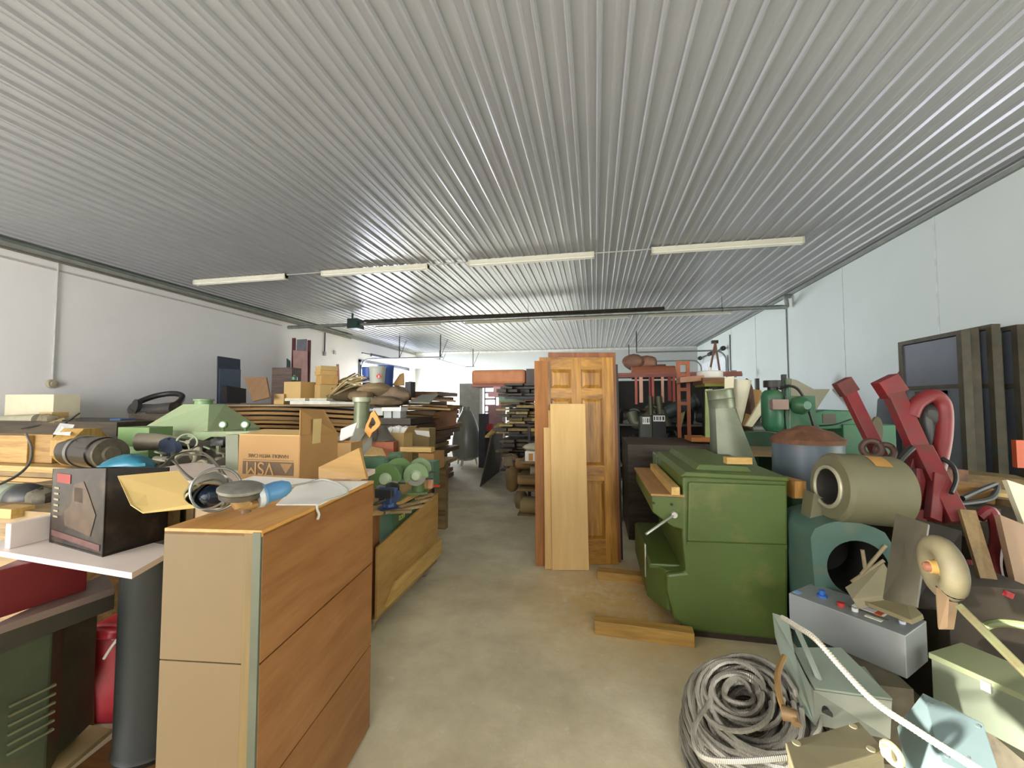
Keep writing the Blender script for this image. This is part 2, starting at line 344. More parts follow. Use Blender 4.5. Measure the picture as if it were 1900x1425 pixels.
obj('wall_box', MB().bb((XL, p.y-0.06, p.z-0.07), (XL+0.05, p.y+0.06, p.z+0.07)), paint('c4c0bc', 0.5), bevel=0.005, label='small pale junction box on the left wall near the doorway', cat='junction box')
# ---- right wall conduits
p = QX(1464, 700, XR); 
obj('conduit', MB().tube([(XR-0.02, p.y, 1.2), (XR-0.02, p.y, ZC-0.1)], 0.016, 8), paint('777c7a', 0.5, 0.3), label='thin vertical conduit on the right wall above the green machine', cat='conduit')
p = QX(1350, 660, XR)
obj('conduit', MB().tube([(XR-0.02, 16.3, 1.4), (XR-0.02, 16.3, ZC-0.3)], 0.02, 8), paint('5c605e', 0.5, 0.3), label='thin vertical conduit on the right wall beside the far white door', cat='conduit')
# ---- open sectional door with tracks at the far left doorway
t = thing('overhead_door', (XL+2.0, (DY0+DY1)/2, DZ+0.05), 'white sectional overhead door parked open on tracks by the bright doorway', 'overhead door')
for k in range(5):
    x0 = XL+0.45+k*0.56
    obj('door_section', MB().bb((x0, DY0+0.05, DZ+0.10), (x0+0.55, DY1-0.05, DZ+0.15)), paint('e4e6ea', 0.5), t, bevel=0.006)
for y in (DY0-0.02, DY1+0.02):
    path = [(XL+0.06, y, 0.02), (XL+0.06, y, DZ-0.25)] + [(XL+0.06+0.38*(1-cos(a)), y, DZ-0.25+0.38*sin(a)) for a in [pi/2*i/6 for i in range(1, 7)]] + [(XL+3.7, y, DZ+0.13)]
    obj('track', MB().tube(path, 0.03, 6), paint('8d9096', 0.4, 0.6), t)
for (x, y) in ((XL+1.8, DY0-0.02), (XL+3.6, DY0-0.02), (XL+1.8, DY1+0.02), (XL+3.6, DY1+0.02)):
    obj('hanger', MB().bb((x-0.02, y-0.005, DZ+0.1), (x+0.02, y+0.005, ZC-0.02)).box((x+0.16, y, DZ+0.5), (0.02, 0.008, 0.8), ry=0.4), M_dsteel, t)
obj('spring_shaft', MB().cyl((XL+0.15, DY0-0.1, DZ+0.38), (XL+0.15, DY1+0.1, DZ+0.38), 0.03, n=10).cyl((XL+0.15, DY0+0.6, DZ+0.38), (XL+0.15, DY1-0.6, DZ+0.38), 0.065, n=14), paint('50525a', 0.4, 0.5), t, label='dark torsion spring shaft')
# ---- far right: closed white door with operator frame and tracks
def wpx(px, py): return QX(px, py, XR)
y0 = 16.6; y1 = 20.2
t = thing('overhead_door', (XR-0.1, (y0+y1)/2, 0), 'white closed overhead door in the far right corner', 'overhead door')
for k in range(6):
    obj('door_section', MB().bb((XR-0.07, y0, 0.02+k*0.56), (XR-0.02, y1, 0.02+k*0.56+0.55)), paint('dfe4e6', 0.5), t, bevel=0.006)
for y in (y0-0.04, y1+0.04):
    path = [(XR-0.09, y, 0.02), (XR-0.09, y, 3.15)] + [(XR-0.09-0.38*(1-cos(a)), y, 3.15+0.38*sin(a)) for a in [pi/2*i/6 for i in range(1, 7)]] + [(XR-3.3, y, 3.53)]
    obj('track', MB().tube(path, 0.03, 6), paint('7d827e', 0.4, 0.6), t)
    obj('hanger', MB().bb((XR-3.3, y-0.006, 3.5), (XR-3.26, y+0.006, ZC-0.02)), M_dsteel, t)
obj('spring_shaft', MB().cyl((XR-0.16, y0-0.1, 3.62), (XR-0.16, y1+0.1, 3.62), 0.022, n=10).cyl((XR-0.16, y0, 3.62), (XR-0.16, y0+0.12, 3.62), 0.09, n=16).cyl((XR-0.16, y1-0.12, 3.62), (XR-0.16, y1, 3.62), 0.09, n=16).cyl((XR-0.16, 18.2, 3.62), (XR-0.16, 18.6, 3.62), 0.08, n=16), M_dsteel, t)
# ================================================================ big things first
def fr(o, ang):
    """frame: origin, x-axis at angle, returns mapper"""
    o = Vector(o); X = Vector((cos(ang), sin(ang), 0)); Y = Vector((-sin(ang), cos(ang), 0))
    return (lambda x, y, z: o + X*x + Y*y + Vector((0, 0, z)))
def lbox(mb, F, a, b_, m=0):
    v = [F(x, y, z) for x in (a[0], b_[0]) for y in (a[1], b_[1]) for z in (a[2], b_[2])]
    return mb.add(v, [(0,1,3,2), (4,6,7,5), (0,4,5,1), (2,3,7,6), (0,2,6,4), (1,5,7,3)], m)
M_mdf = paint('746040', 0.65, var=0.04, scale=4)
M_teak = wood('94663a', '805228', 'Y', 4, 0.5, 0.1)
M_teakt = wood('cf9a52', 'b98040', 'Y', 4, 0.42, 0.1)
# ---- wooden drawer cabinet, front left: side with tan panel faces the camera, drawer fronts face the aisle
ZT = 1.19; W_, L_ = 0.315, 0.80
F = fr((-0.98, 1.08, 0), R(6.5))     # near right corner
t = thing('drawer_cabinet', F(-W_/2, L_/2, 0), 'tall wooden cabinet with tan end panel and three brown fronts facing the aisle, front left', 'cabinet')
obj('body', lbox(lbox(MB(), F, (-W_, 0.018, 0.02), (-0.02, L_-0.01, ZT-0.02)), F, (-W_+0.02, 0.05, 0), (-0.04, L_-0.05, 0.02)), M_mdf, t)
for k in range(3):
    z0 = 0.03+k*0.3853; obj('end_panel', lbox(MB(), F, (-W_, 0, z0), (-0.052, 0.018, z0+0.382)), M_mdf, t, bevel=0.002)
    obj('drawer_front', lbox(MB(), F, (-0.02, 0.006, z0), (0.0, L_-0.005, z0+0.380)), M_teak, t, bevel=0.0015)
obj('edge_strip', lbox(MB(), F, (-0.052, -0.002, 0.02), (-0.026, 0.02, ZT-0.01)), wood('7e683c', '6c5832', 'Z', 4), t, label='pale wooden corner strip')
obj('metal_trim', lbox(MB(), F, (-0.026, -0.003, 0.02), (-0.001, 0.006, ZT-0.006)), paint('5c6050', 0.5, 0.3), t, label='grey metal corner trim')
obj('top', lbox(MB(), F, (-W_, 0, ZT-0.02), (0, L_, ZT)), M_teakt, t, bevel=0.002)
# ---- white laminated counter behind, carries the carton
CZ = 1.14
mb = MB(); mb.slab([(-2.75, 1.92, CZ-0.03), (-1.32, 1.92, CZ-0.03), (-1.42, 2.5, CZ-0.03), (-2.9, 2.5, CZ-0.03)], 0.03)
t = thing('workbench', (-2.0, 2.5, 0), 'pale laminated bench behind the wooden cabinet, under the printed carton', 'bench')
obj('worktop', mb, paint('e0cdbf', 0.45, var=0.04), t)
for x, y in ((-2.6, 2.0), (-1.42, 2.0), (-2.75, 2.42), (-1.47, 2.42)):
    obj('leg', MB().bb((x-0.03, y-0.03, 0), (x+0.03, y+0.03, CZ-0.03)), M_oldz, t)
# ---- six panel oak door and what leans with it
def lean(px0, px1, pyb, pyt, yb, yt):
    """four corners of a leaning board: bottom on the floor at pixel row pyb"""
    pass
B0 = QZ(1003, 1048, 0); B1 = QZ(1148, 1048, 0)
dirx = (B1-B0); dirx.normalize(); ang = atan2(dirx.y, dirx.x)
LEAN = R(3.5); HD = 2.04; WD = 0.755
DF = fr(B0, ang)
def leaned(F, lean_a, base_y=0.0):
    ca, sa = cos(lean_a), sin(lean_a)
    return lambda x, y, z: F(x, base_y + y*ca + z*sa, z*ca - y*sa + (0.045*sa))
G = leaned(DF, LEAN)
oak = wood('b8842e', '7c5118', 'Z', 4, 0.38, 0.06); oakx = wood('b8842e', '7c5118', 'X', 4, 0.38, 0.06)
t = thing('panel_door', (DF(WD/2, 0, 0)), 'golden oak six panel door leaning upright in the aisle', 'door')
st = 0.115; rails = [(0, 0.235), (0.80, 0.145), (1.62, 0.10), (HD-0.125, 0.125)]
TH = 0.040
mb = MB(); lbox(mb, G, (0, 0, 0), (st, TH, HD)); lbox(mb, G, (WD-st, 0, 0), (WD, TH, HD)); lbox(mb, G, (WD/2-0.05, 0, 0.002), (WD/2+0.05, TH, HD-0.001))
obj('stile', mb, oak, t, bevel=0.002)
mb = MB()
for z, h in rails:
    lbox(mb, G, (st, 0.0005, z), (WD/2-0.05, TH-0.0005, z+h)); lbox(mb, G, (WD/2+0.05, 0.0005, z), (WD-st, TH-0.0005, z+h))
obj('rail', mb, oakx, t)
for a_, b_ in ((st, WD/2-0.05), (WD/2+0.05, WD-st)):
    for z0, z1 in ((0.235, 0.80), (0.945, 1.62), (1.72, HD-0.125)):
        mb = MB(); lbox(mb, G, (a_, 0.016, z0), (b_, 0.028, z1))
        q = 0.035; o1 = [G(a_+0.006, 0.016, z0+0.006), G(b_-0.006, 0.016, z0+0.006), G(b_-0.006, 0.016, z1-0.006), G(a_+0.006, 0.016, z1-0.006)]
        i1 = [G(a_+q, 0.003, z0+q), G(b_-q, 0.003, z0+q), G(b_-q, 0.003, z1-q), G(a_+q, 0.003, z1-q)]
        mb.add(o1+i1, [(0,1,5,4), (1,2,6,5), (2,3,7,6), (3,0,4,7), (4,5,6,7)])
        obj('panel', mb, oak, t)
# slab doors behind
G2 = leaned(DF, LEAN, 0.05)
obj('slab_door', lbox(MB(), G2, (0.10, 0.01, 0.0), (0.80, 0.045, 2.10)), wood('955c2e', '74421e', 'Z', 3, 0.4, 0.05), label='flat reddish brown door standing behind the oak door', cat='door', bevel=0.002)
obj('slab_door', lbox(MB(), leaned(DF, LEAN, 0.11), (0.155, 0.01, 0.0), (0.835, 0.045, 1.98)), paint('2a2622', 0.5), label='black edged flat door rearmost behind the oak door', cat='door', bevel=0.002)
obj('plywood_board', lbox(MB(), leaned(DF, LEAN, -0.035), (-0.05, 0, 0), (0.085, 0.018, 2.0)), wood('a86c2c', '8a561e', 'Z', 4), label='narrow orange board at the left edge of the oak door', cat='board')
# maple boards in front
G3 = leaned(DF, R(5.0), -0.14)
obj('maple_board', lbox(MB(), G3, (0.10, 0, 0), (0.445, 0.02, 1.565)), wood('dcb878', 'cfa866', 'Z', 2.5, 0.5, 0.05), label='wide pale maple board leaning in front of the oak door', cat='board', bevel=0.001)
obj('maple_board', lbox(MB(), leaned(DF, R(5.0), -0.115), (0.035, 0, 0), (0.36, 0.018, 1.33)), wood('d6b070', 'c89e5c', 'Z', 2.5, 0.5, 0.05), label='shorter pale maple board, half hidden left of the wide one', cat='board')
obj('maple_board', lbox(MB(), leaned(DF, R(5.0), -0.095), (0.085, 0, 0), (0.40, 0.016, 1.50)), wood('d2aa68', 'c4985a', 'Z', 2.5, 0.5, 0.05), label='thin pale maple board sandwiched behind the widest maple board', cat='board')

# ---- green thickness planer
y0, y1 = 3.02, 4.22
A = lambda px, py: Q(px, py, y0)
t = thing('thickness_planer', (0.85, 3.6, 0), 'large green thickness planer standing on two timbers', 'machine')
def pp(pts): return [A(*p) for p in pts]
body = [(1266, 884), (1462, 889), (1463, 1035), (1463, 1200), (1440, 1209), (1275, 1183), (1252, 1150), (1238, 1100), (1237, 1066), (1272, 1062), (1266, 1000)]
P_ = pp(body)
P_[5] = A(1278, 1183); 
for p in P_: p.z = max(p.z, 0.045)
obj('body', MB().prism(P_, (0, y1-y0, 0)), M_green, t, bevel=0.018)
obj('base_skirt', MB().prism([(P_[6].x+0.07, y0+0.03, 0.0), (P_[3].x-0.05, y0+0.03, 0.0), (P_[3].x-0.05, y0+0.03, 0.06), (P_[6].x+0.07, y0+0.03, 0.06)], (0, y1-y0-0.06, 0)), paint('3a3024', 0.8, dirt='5c4a30'), t).name = 'plinth'  # dark brown recessed base below the body
# raised cover panel on the end
cv = pp([(1276, 893), (1457, 899), (1458, 1009), (1274, 1003)])
obj('end_cover', MB().prism(cv, (0, -0.03, 0)), M_green, t, bevel=0.012)
obj('end_cover_lip', MB().prism(pp([(1274, 1004), (1459, 1010), (1459, 1018), (1274, 1010)]), (0, -0.012, 0)), M_green, t).name = 'cover_lip'
zt = A(1266, 884).z
x0, x1 = A(1266, 884).x, A(1462, 889).x
obj('top_cover', MB().prism([(x0-0.02, y0-0.02, zt), (x1, y0-0.02, zt-0.01), (x1, y0-0.02, zt+0.02), (x0+0.02, y0-0.02, zt+0.035)], (0, y1-y0+0.03, 0)), M_green, t, bevel=0.01)
obj('hood_step', MB().prism([(x0+0.10, y0+0.12, zt+0.02), (x1-0.17, y0+0.12, zt+0.02), (x1-0.2, y0+0.12, zt+0.062), (x0+0.14, y0+0.12, zt+0.07)], (0, y1-y0-0.1, 0)), M_green, t, bevel=0.008)
obj('rear_head', MB().bb((x0-0.02, y1-0.05, 0.62), (x0+0.32, y1+0.16, zt+0.02)), M_green, t, bevel=0.015, label='dusty upright rear end')
# lower ledge and infeed base extends toward the aisle
lz = A(1240, 1064).z
obj('ledge', MB().prism([(0.36, y0+0.12, lz-0.02), (x0+0.05, y0+0.12, lz-0.02), (x0+0.05, y0+0.12, lz+0.02), (0.37, y0+0.12, lz+0.015)], (0, y1-y0-0.15, 0)), M_green, t, bevel=0.01)
obj('lower_case', MB().prism([(0.47, y0+0.05, lz), (0.36, y0+0.25, lz), (0.36, y1, lz), (x0+0.1, y1, lz), (x0+0.1, y0+0.05, lz)], (0, 0, -(lz-0.14))), M_green, t, bevel=0.01)
# infeed table
ta = Q(1182, 882, 3.62); tz = 0.945
T0 = QZ(1188, 886, tz); T1 = QZ(1208, 916, tz); T2 = QZ(1262, 920, tz)
tb = [(T1.x, T1.y, tz), (x0+0.02, T1.y, tz), (x0+0.02, y1, tz), (T0.x, y1, tz)]
obj('infeed_table', MB().prism(tb, (0, 0, -0.015)), wood('a87f4a', '8c6636', 'Y', 4), t, label='worn brown infeed table')
tb2 = [(p[0], p[1], p[2]-0.016) for p in tb]
obj('table_apron', MB().prism([(T1.x+0.005, 0, tz-0.016), (x0+0.02, 0, tz-0.016), (x0+0.02, 0, tz-0.24), (T1.x+0.16, 0, tz-0.24), (T1.x+0.01, 0, tz-0.12)], (0, 0.0001, 0)) and MB().prism([(T1.x+0.005, T1.y+0.005, tz-0.016), (x0+0.02, T1.y+0.005, tz-0.016), (x0+0.02, T1.y+0.005, tz-0.24), (T1.x+0.14, T1.y+0.005, tz-0.22), (T1.x+0.01, T1.y+0.005, tz-0.13)], (0, y1-T1.y-0.01, 0)), M_green, t, bevel=0.008)
for (px, py) in ((1213, 930), (1246, 933)):
    q = Q(px, py, T1.y); obj('bolt', MB().cyl((q.x, T1.y+0.01, q.z-0.012), (q.x, T1.y-0.006, q.z-0.012), 0.008, n=10), M_black, t)
q = Q(1251, 955, T1.y-0.02); e = Q(1199, 991, T1.y-0.20)
obj('lever', MB().tube([q+Vector((0, 0.05, 0)), q, e], 0.009, 8).cyl(q+Vector((0, 0.06, 0)), q-Vector((0, 0.015, 0)), 0.02, n=12), paint('c9c9c4', 0.3, 0.7), t, label='bright steel lever')
# wooden strip on the infeed table
s0 = Vector((x0-0.06, T1.y-0.01, tz)); 
obj('timber_strip', MB().bb((x0-0.075, T1.y-0.02, tz), (x0-0.02, y1-0.1, tz+0.055)), M_piney, label='pale square timber lying along the green planer infeed table', cat='timber', bevel=0.002)
# label plate
obj('maker_plate', MB().bb((x0-0.004, y0+0.16, 0.88), (x0+0.002, y0+0.24, 0.98)), paint('c9c4b8', 0.4, 0.4), t)
obj('side_plate', MB().bb((0.355, y0+0.30, 0.26), (0.362, y0+0.33, 0.5)), paint('d8dcd0', 0.4), t, label='narrow pale strip label')
obj('wood_scrap', MB().box((0.98, 3.2, zt+0.0955), (0.17, 0.06, 0.045), rz=0.1), M_pine, label='small pine offcut lying on top of the green planer', cat='offcut')
# timbers under it
def beam(pa, pb, h, w, lab):
    a_ = QZ(pa[0], pa[1], h); b_ = QZ(pb[0], pb[1], h); d = (b_-a_).normalized(); nn = Vector((-d.y, d.x, 0))
    b_ = b_ + d*0.10
    mb = MB().prism([a_, b_, b_+nn*w, a_+nn*w], (0, 0, -h))
    return obj('timber', mb, wood('c2994e', '96743a', 'X', 5), label=lab, cat='timber', bevel=0.003, group=None)
beam((1103, 1152), (1258, 1172), 0.09, 0.09, 'nearer rough timber on the floor in front of the green planer')
beam((1108, 1060), (1195, 1070), 0.07, 0.11, 'further rough timber on the floor by the foot of the oak door')
# ---- cart bench
CX0, CX1 = -2.15, -1.44; CY0, CY1 = 2.56, 3.72; cz = 0.84
t = thing('bench_cart', ((CX0+CX1)/2, (CY0+CY1)/2, 0), 'wooden bench on casters carrying green bench grinders, with a plywood side', 'cart')
M_bt = wood('cda765', 'a5814a', 'Y', 5)
obj('top', MB().prism([(CX0, CY0+0.05, cz-0.035), (CX1-0.10, CY0, cz-0.035), (CX1, CY0+0.07, cz-0.035), (CX1, CY1-0.1, cz-0.035), (CX1-0.06, CY1, cz-0.035), (CX0, CY1, cz-0.035)], (0, 0, 0.035)), M_bt, t, bevel=0.004)
for x, y in ((CX0+0.05, CY0+0.12), (CX1-0.10, CY0+0.10), (CX0+0.05, CY1-0.12), (CX1-0.10, CY1-0.12)):
    obj('leg', MB().bb((x-0.045, y-0.045, 0.13), (x+0.045, y+0.045, cz-0.035)), wood('8c5a32', '6c4226', 'Z'), t)
    obj('caster', MB().cyl((x-0.02, y, 0.05), (x+0.02, y, 0.05), 0.05, n=18).bb((x-0.03, y-0.03, 0.06), (x+0.03, y+0.03, 0.11)), paint('8a7f6a', 0.6), t)
obj('shelf', MB().bb((CX0, CY0+0.02, 0.10), (CX1-0.02, CY1-0.02, 0.13)), M_oldy, t, bevel=0.002)
yy0, yy1 = CY0+0.04, CY1-0.03
obj('side_panel', MB().prism([(CX1-0.025, yy0, 0.13), (CX1-0.025, yy1, 0.13), (CX1-0.025, yy1, 0.74), (CX1-0.025, yy0, 0.60)], (0.015, 0, 0)), wood('b79052', '9b7740', 'Y', 2.5, stretch=0.15), t, label='plywood side panel with sloping top edge')
obj('cleat', MB().prism([(CX1-0.008, yy0+0.10, 0.16), (CX1-0.008, yy1+0.04, 0.16), (CX1-0.008, yy1+0.04, 0.30), (CX1-0.008, yy0+0.24, 0.28)], (0.02, 0, 0)), M_piney, t)
# green machine under the cart top
t = thing('motor_cabinet', (-1.72, 3.05, 0.13), 'dark green metal cabinet with yellow lettering inside the bench cart', 'machine')
obj('body', MB().bb((-1.98, 2.85, 0.13), (-1.475, 3.40, 0.78)), M_dgreen, t, bevel=0.01)
text('lettering', 'ton', 0.075, paint('c9c060', 0.5), t, (-1.473, 3.0, 0.70), (0, 1, 0), (0, 0, 1))
# ================================================================ placing helpers
def pbox(name, px, y, dep, mat, label, cat, rz=0, group=None, bevel=0.003, parent=None, z0=None, m=None, rx=0, ry=0, dust=None):
    """box whose near face, at distance y, spans the sight-line rectangle px = (x0, y0, x1, y1)"""
    a_ = Q(px[0], (px[1]+px[3])/2, y); b_ = Q(px[2], (px[1]+px[3])/2, y)
    t_ = Q((px[0]+px[2])/2, px[1], y).z; u_ = Q((px[0]+px[2])/2, px[3], y).z
    if z0 is not None: u_ = z0
    mb = MB().box(((a_.x+b_.x)/2, y+dep/2, (t_+u_)/2), (abs(b_.x-a_.x), dep, abs(t_-u_)), rz=rz, rx=rx, ry=ry)
    return obj(name, mb, mat, parent, bevel, label, cat, group)
def pslab(name, pts, th, mat, label, cat, group=None, parent=None, bevel=0.0):
    """board through the points (px, py, y), th thick"""
    return obj(name, MB().slab([Q(*p) for p in pts], th), mat, parent, bevel, label, cat, group)
def ptube(name, pts, r, mat, label=None, cat=None, parent=None, n=8, k=6):
    return obj(name, MB().tube(smooth_path([Q(*p) for p in pts], k), r, n), mat, parent, 0, label, cat)
def junk_board(name, c, L, w, h, rz, mat, label, cat='board', group=None, ry=0, rx=0):
    return obj(name, MB().box(c, (L, w, h), rz=rz, ry=ry, rx=rx), mat, None, 0.002, label, cat, group)

# ================================================================ right side, near
# grey electrical control box
z = 0.52
K = [QZ(1463, 1100, z), QZ(1500, 1077, z), QZ(1708, 1140, z), QZ(1680, 1180, z)]
K[1].z = K[2].z = z
ang = atan2(K[3].y-K[0].y, K[3].x-K[0].x); Lb = (K[3]-K[0]).length; Wb = 0.26
FB = fr(K[0], ang)
FBz = lambda x, y, zz: FB(x, y, 0) + Vector((0, 0, zz - z))
t = thing('control_box', FBz(Lb/2, Wb/2, z-0.26), 'large grey electrical control box with blue knob and red and white buttons', 'electrical box')
obj('enclosure', lbox(MB(), FBz, (0, 0, z-0.19), (Lb, Wb, z)), paint('808482', 0.42, var=0.03), t, bevel=0.004)
obj('knob', MB().cyl(FBz(0.115, 0.11, z), FBz(0.115, 0.11, z+0.012), 0.024, n=20).cyl(FBz(0.115, 0.11, z+0.012), FBz(0.115, 0.11, z+0.035), 0.015, n=16), paint('2f5fa8', 0.4), t, label='blue selector knob')
obj('push_button', MB().cyl(FBz(0.215, 0.075, z), FBz(0.215, 0.075, z+0.018), 0.017, n=18), paint('b33a34', 0.3), t, label='red push button')
obj('push_button', MB().cyl(FBz(0.275, 0.075, z), FBz(0.275, 0.075, z+0.016), 0.014, n=18), paint('d8d8d2', 0.3), t, label='white push button')
obj('label_plate', lbox(MB(), FBz, (0.24, 0.13, z), (0.37, 0.175, z+0.002)), M_paper, t, label='white label with orange end')
obj('label_plate', lbox(MB(), FBz, (0.335, 0.122, z), (0.362, 0.18, z+0.004)), paint('d4623c', 0.5), t, label='orange label stripe')
obj('label_plate', lbox(MB(), FBz, (0.32, 0.055, z), (0.385, 0.08, z+0.003)), paint('dcdcc8', 0.5), t, label='small pale label')
obj('label_plate', lbox(MB(), FBz, (0.004, 0.03, z), (0.04, 0.07, z+0.0015)), paint('7ea0d0', 0.5), t, label='small blue label')
obj('push_button', MB().cyl(FBz(0.44, 0.13, z), FBz(0.44, 0.13, z+0.012), 0.013, n=18), paint('c8ccd0', 0.3), t, label='clear lamp button')
obj('name_slot', lbox(MB(), FBz, (0.235, 0.095, z), (0.40, 0.108, z+0.003)), paint('5e5a4c', 0.5), t)
# grey-green junction box, far right
z2 = 0.46
K2 = [QZ(1722, 1210, z2), QZ(1752, 1172, z2), QZ(1900, 1290, z2)]
an2 = atan2(K2[2].y-K2[0].y, K2[2].x-K2[0].x); F2 = fr(K2[0], an2); F2z = lambda x, y, zz: F2(x, y, 0) + Vector((0, 0, zz-z2))
t = thing('junction_box', F2z(0.25, 0.12, 0.2), 'olive grey metal junction box with overhanging lid at the right edge', 'electrical box')
obj('enclosure', lbox(MB(), F2z, (0.006, 0.006, z2-0.22), (0.55, 0.24, z2-0.02)), paint('5f6652', 0.5, var=0.06), t, bevel=0.004)
obj('lid', lbox(MB(), F2z, (0, 0, z2-0.025), (0.556, 0.246, z2)), paint('757a58', 0.5, var=0.05), t, bevel=0.003)
obj('lid_clip', lbox(MB(), F2z, (0.17, -0.008, z2-0.05), (0.20, 0.004, z2-0.012)), paint('b9b9a8', 0.4, 0.4), t)
# bluish square box corner-up
yy = 1.5
P4 = [Q(1712, 1285, 1.72), Q(1825, 1342, 1.62), Q(1868, 1470, 1.45), Q(1748, 1415, 1.50)]
nrm = Vector((0.15, 0.35, -1)).normalized()
t = thing('outlet_box', (P4[2]+P4[0])/2 - Vector((0, 0, 0.3)), 'pale blue grey steel box tipped on its corner with screw heads, bottom right', 'electrical box')
mb = MB()
apex = Q(1712, 1285, 1.72); L1 = Q(1662, 1388, 1.62); L2 = Q(1700, 1470, 1.5)
mb.prism([P4[0], P4[1], P4[2], P4[3]], Vector((-0.07, 0.02, -0.14)))
obj('enclosure', mb, paint('6c7d7b', 0.45, var=0.08, dirt='7c8076', dirt_amt=0.3), t, bevel=0.003)
nn = (P4[1]-P4[0]).cross(P4[3]-P4[0]).normalized()
if nn.y > 0: nn = -nn
for u, v in ((0.12, 0.12), (0.88, 0.12), (0.88, 0.88), (0.12, 0.88), (0.5, 0.3), (0.5, 0.75)):
    p = P4[0]*(1-u)*(1-v) + P4[1]*u*(1-v) + P4[2]*u*v + P4[3]*(1-u)*v
    obj('screw', MB().cyl(p-nn*0.002, p+nn*0.003, 0.006, n=10), paint('7f8a88', 0.4, 0.4), t)
# open steel enclosure beneath the control box
t = thing('steel_enclosure', (0.98, 1.95, 0.02), 'pale steel enclosure lying open under the grey control box', 'electrical box')
Mse = paint('7c8679', 0.42, var=0.06, dirt='80806c', dirt_amt=0.25)
fl = [Q(1433, 1137, 2.20), Q(1462, 1146, 2.17), Q(1475, 1215, 2.05), Q(1510, 1285, 1.90), Q(1512, 1345, 1.80), Q(1490, 1320, 1.84), Q(1452, 1230, 2.03), Q(1438, 1180, 2.13)]
obj('flange', MB().slab(fl, 0.012), Mse, t)
# top face and front face
tp = [Q(1470, 1205, 2.10), Q(1560, 1205, 2.15), Q(1655, 1300, 1.92), Q(1512, 1280, 1.90)]
obj('top_plate', MB().slab(tp, -0.01), Mse, t)
fp = [Q(1510, 1281, 1.895), Q(1655, 1301, 1.915), Q(1652, 1372, 1.86), Q(1512, 1345, 1.80)]
fb = [p + Vector((0.03, 0.22, 0)) for p in fp]
obj('body', MB().add(fp+fb, [(0,1,2,3), (7,6,5,4), (0,4,5,1), (1,5,6,2), (2,6,7,3), (3,7,4,0)]), paint('77796a', 0.5, var=0.08), t)
q = Q(1532, 1322, 1.855); obj('knockout_hole', MB().cyl(q+Vector((0, -0.012, 0)), q+Vector((0, 0.01, 0)), 0.019, n=18), M_black, t, label='round dark knockout hole')
rib = smooth_path([Q(1480, 1170, 2.1), Q(1500, 1215, 2.0), Q(1520, 1262, 1.95)], 5)
obj('inner_bracket', MB().tube(rib, 0.012, 6), Mse, t)
# small beige enclosures
def flatbox(pts, h, mat, label, lab2=None, name='terminal_box', mat2=None):
    P = [Q(*p) for p in pts]; base = [p-Vector((0, 0, h)) for p in P]
    t = thing(name, (base[0]+base[2])/2, label, 'electrical box')
    obj('enclosure', MB().prism(base, (0, 0, h*0.8)), mat, t, bevel=0.003)
    c = (P[0]+P[1]+P[2]+P[3])/4
    rim = [c+(p-c)*1.04 - Vector((0, 0, h*0.2)) for p in P]
    obj('cover', MB().prism(rim, (0, 0, h*0.2)), mat2 or mat, t, bevel=0.003)
    return t, P
t, P = flatbox([(1461, 1378, 1.42), (1592, 1340, 1.58), (1640, 1393, 1.46), (1480, 1440, 1.30)], 0.10, paint('787054', 0.5, dirt='5a523e', dirt_amt=0.4), 'dusty beige terminal box in front of the cable coil, bottom edge')
c_ = (P[0]+P[1]+P[2]+P[3])/4
for f_ in ((P[0]*0.8+c_*0.2), (P[1]*0.8+c_*0.2), (P[2]*0.75+c_*0.25)):
    obj('knockout', MB().cyl(f_+Vector((0, 0, -0.01)), f_+Vector((0, 0, 0.0035)), 0.011, n=16), paint('8c8464', 0.5), t)
obj('cable_clamp', MB().torus(Q(1655, 1398, 1.44), (1, 0.4, 0.1), 0.025, 0.009, 16, 8).cyl(Q(1640, 1392, 1.45), Q(1660, 1400, 1.43), 0.018, n=12), paint('a39a78', 0.5, 0.3), t)
# coil of armored cable: one long cable wound round and round
pts = []; rr = random.Random(3)
cc = Vector((0.70, 2.03, 0)); turns = 66; NS = 24
tiltM = Matrix.Rotation(R(20), 3, 'X') @ Matrix.Rotation(R(-18), 3, 'Y')
rads = [rr.uniform(0.02, 0.30) for _ in range(turns+1)]
for i in range(turns*NS):
    a_ = 2*pi*i/NS; k_ = i//NS; f_ = (i % NS)/NS
    rad = rads[k_]*(1-f_)+rads[k_+1]*f_
    u_ = max(0.0, (rad-0.10)/0.20)
    h_ = 0.40*sqrt(max(0.02, 1-u_**2.2))*(0.35+0.65*((k_*0.618) % 1)**0.5) + 0.01*sin(a_*2+k_)
    rad *= 1.06; p = Vector((rad*cos(a_)+0.02*sin(k_*1.3), rad*sin(a_)*0.95+0.02*cos(k_*1.7), h_))
    p = tiltM @ p
    pts.append(cc + Vector((p.x, p.y, max(0.012, p.z+0.03))))
mb = MB().tube(pts, 0.010, 6)
m_arm, n_, l_, b_ = _new('armored_cable')
tc = n_.new('ShaderNodeTexCoord'); vo = n_.new('ShaderNodeTexNoise'); vo.inputs['Scale'].default_value = 4
cr = n_.new('ShaderNodeValToRGB'); cr.color_ramp.elements[0].color = (*lin('6e6a60'), 1); cr.color_ramp.elements[1].color = (*lin('c0bbae'), 1)
cr.color_ramp.elements[0].position = 0.3; cr.color_ramp.elements[1].position = 0.65
wv = n_.new('ShaderNodeTexWave'); wv.inputs['Scale'].default_value = 60; bp = n_.new('ShaderNodeBump'); bp.inputs['Strength'].default_value = 0.6; bp.inputs['Distance'].default_value = 0.002
l_.new(tc.outputs['Object'], vo.inputs['Vector']); l_.new(vo.outputs['Fac'], cr.inputs['Fac']); l_.new(cr.outputs[0], b_.inputs['Base Color'])
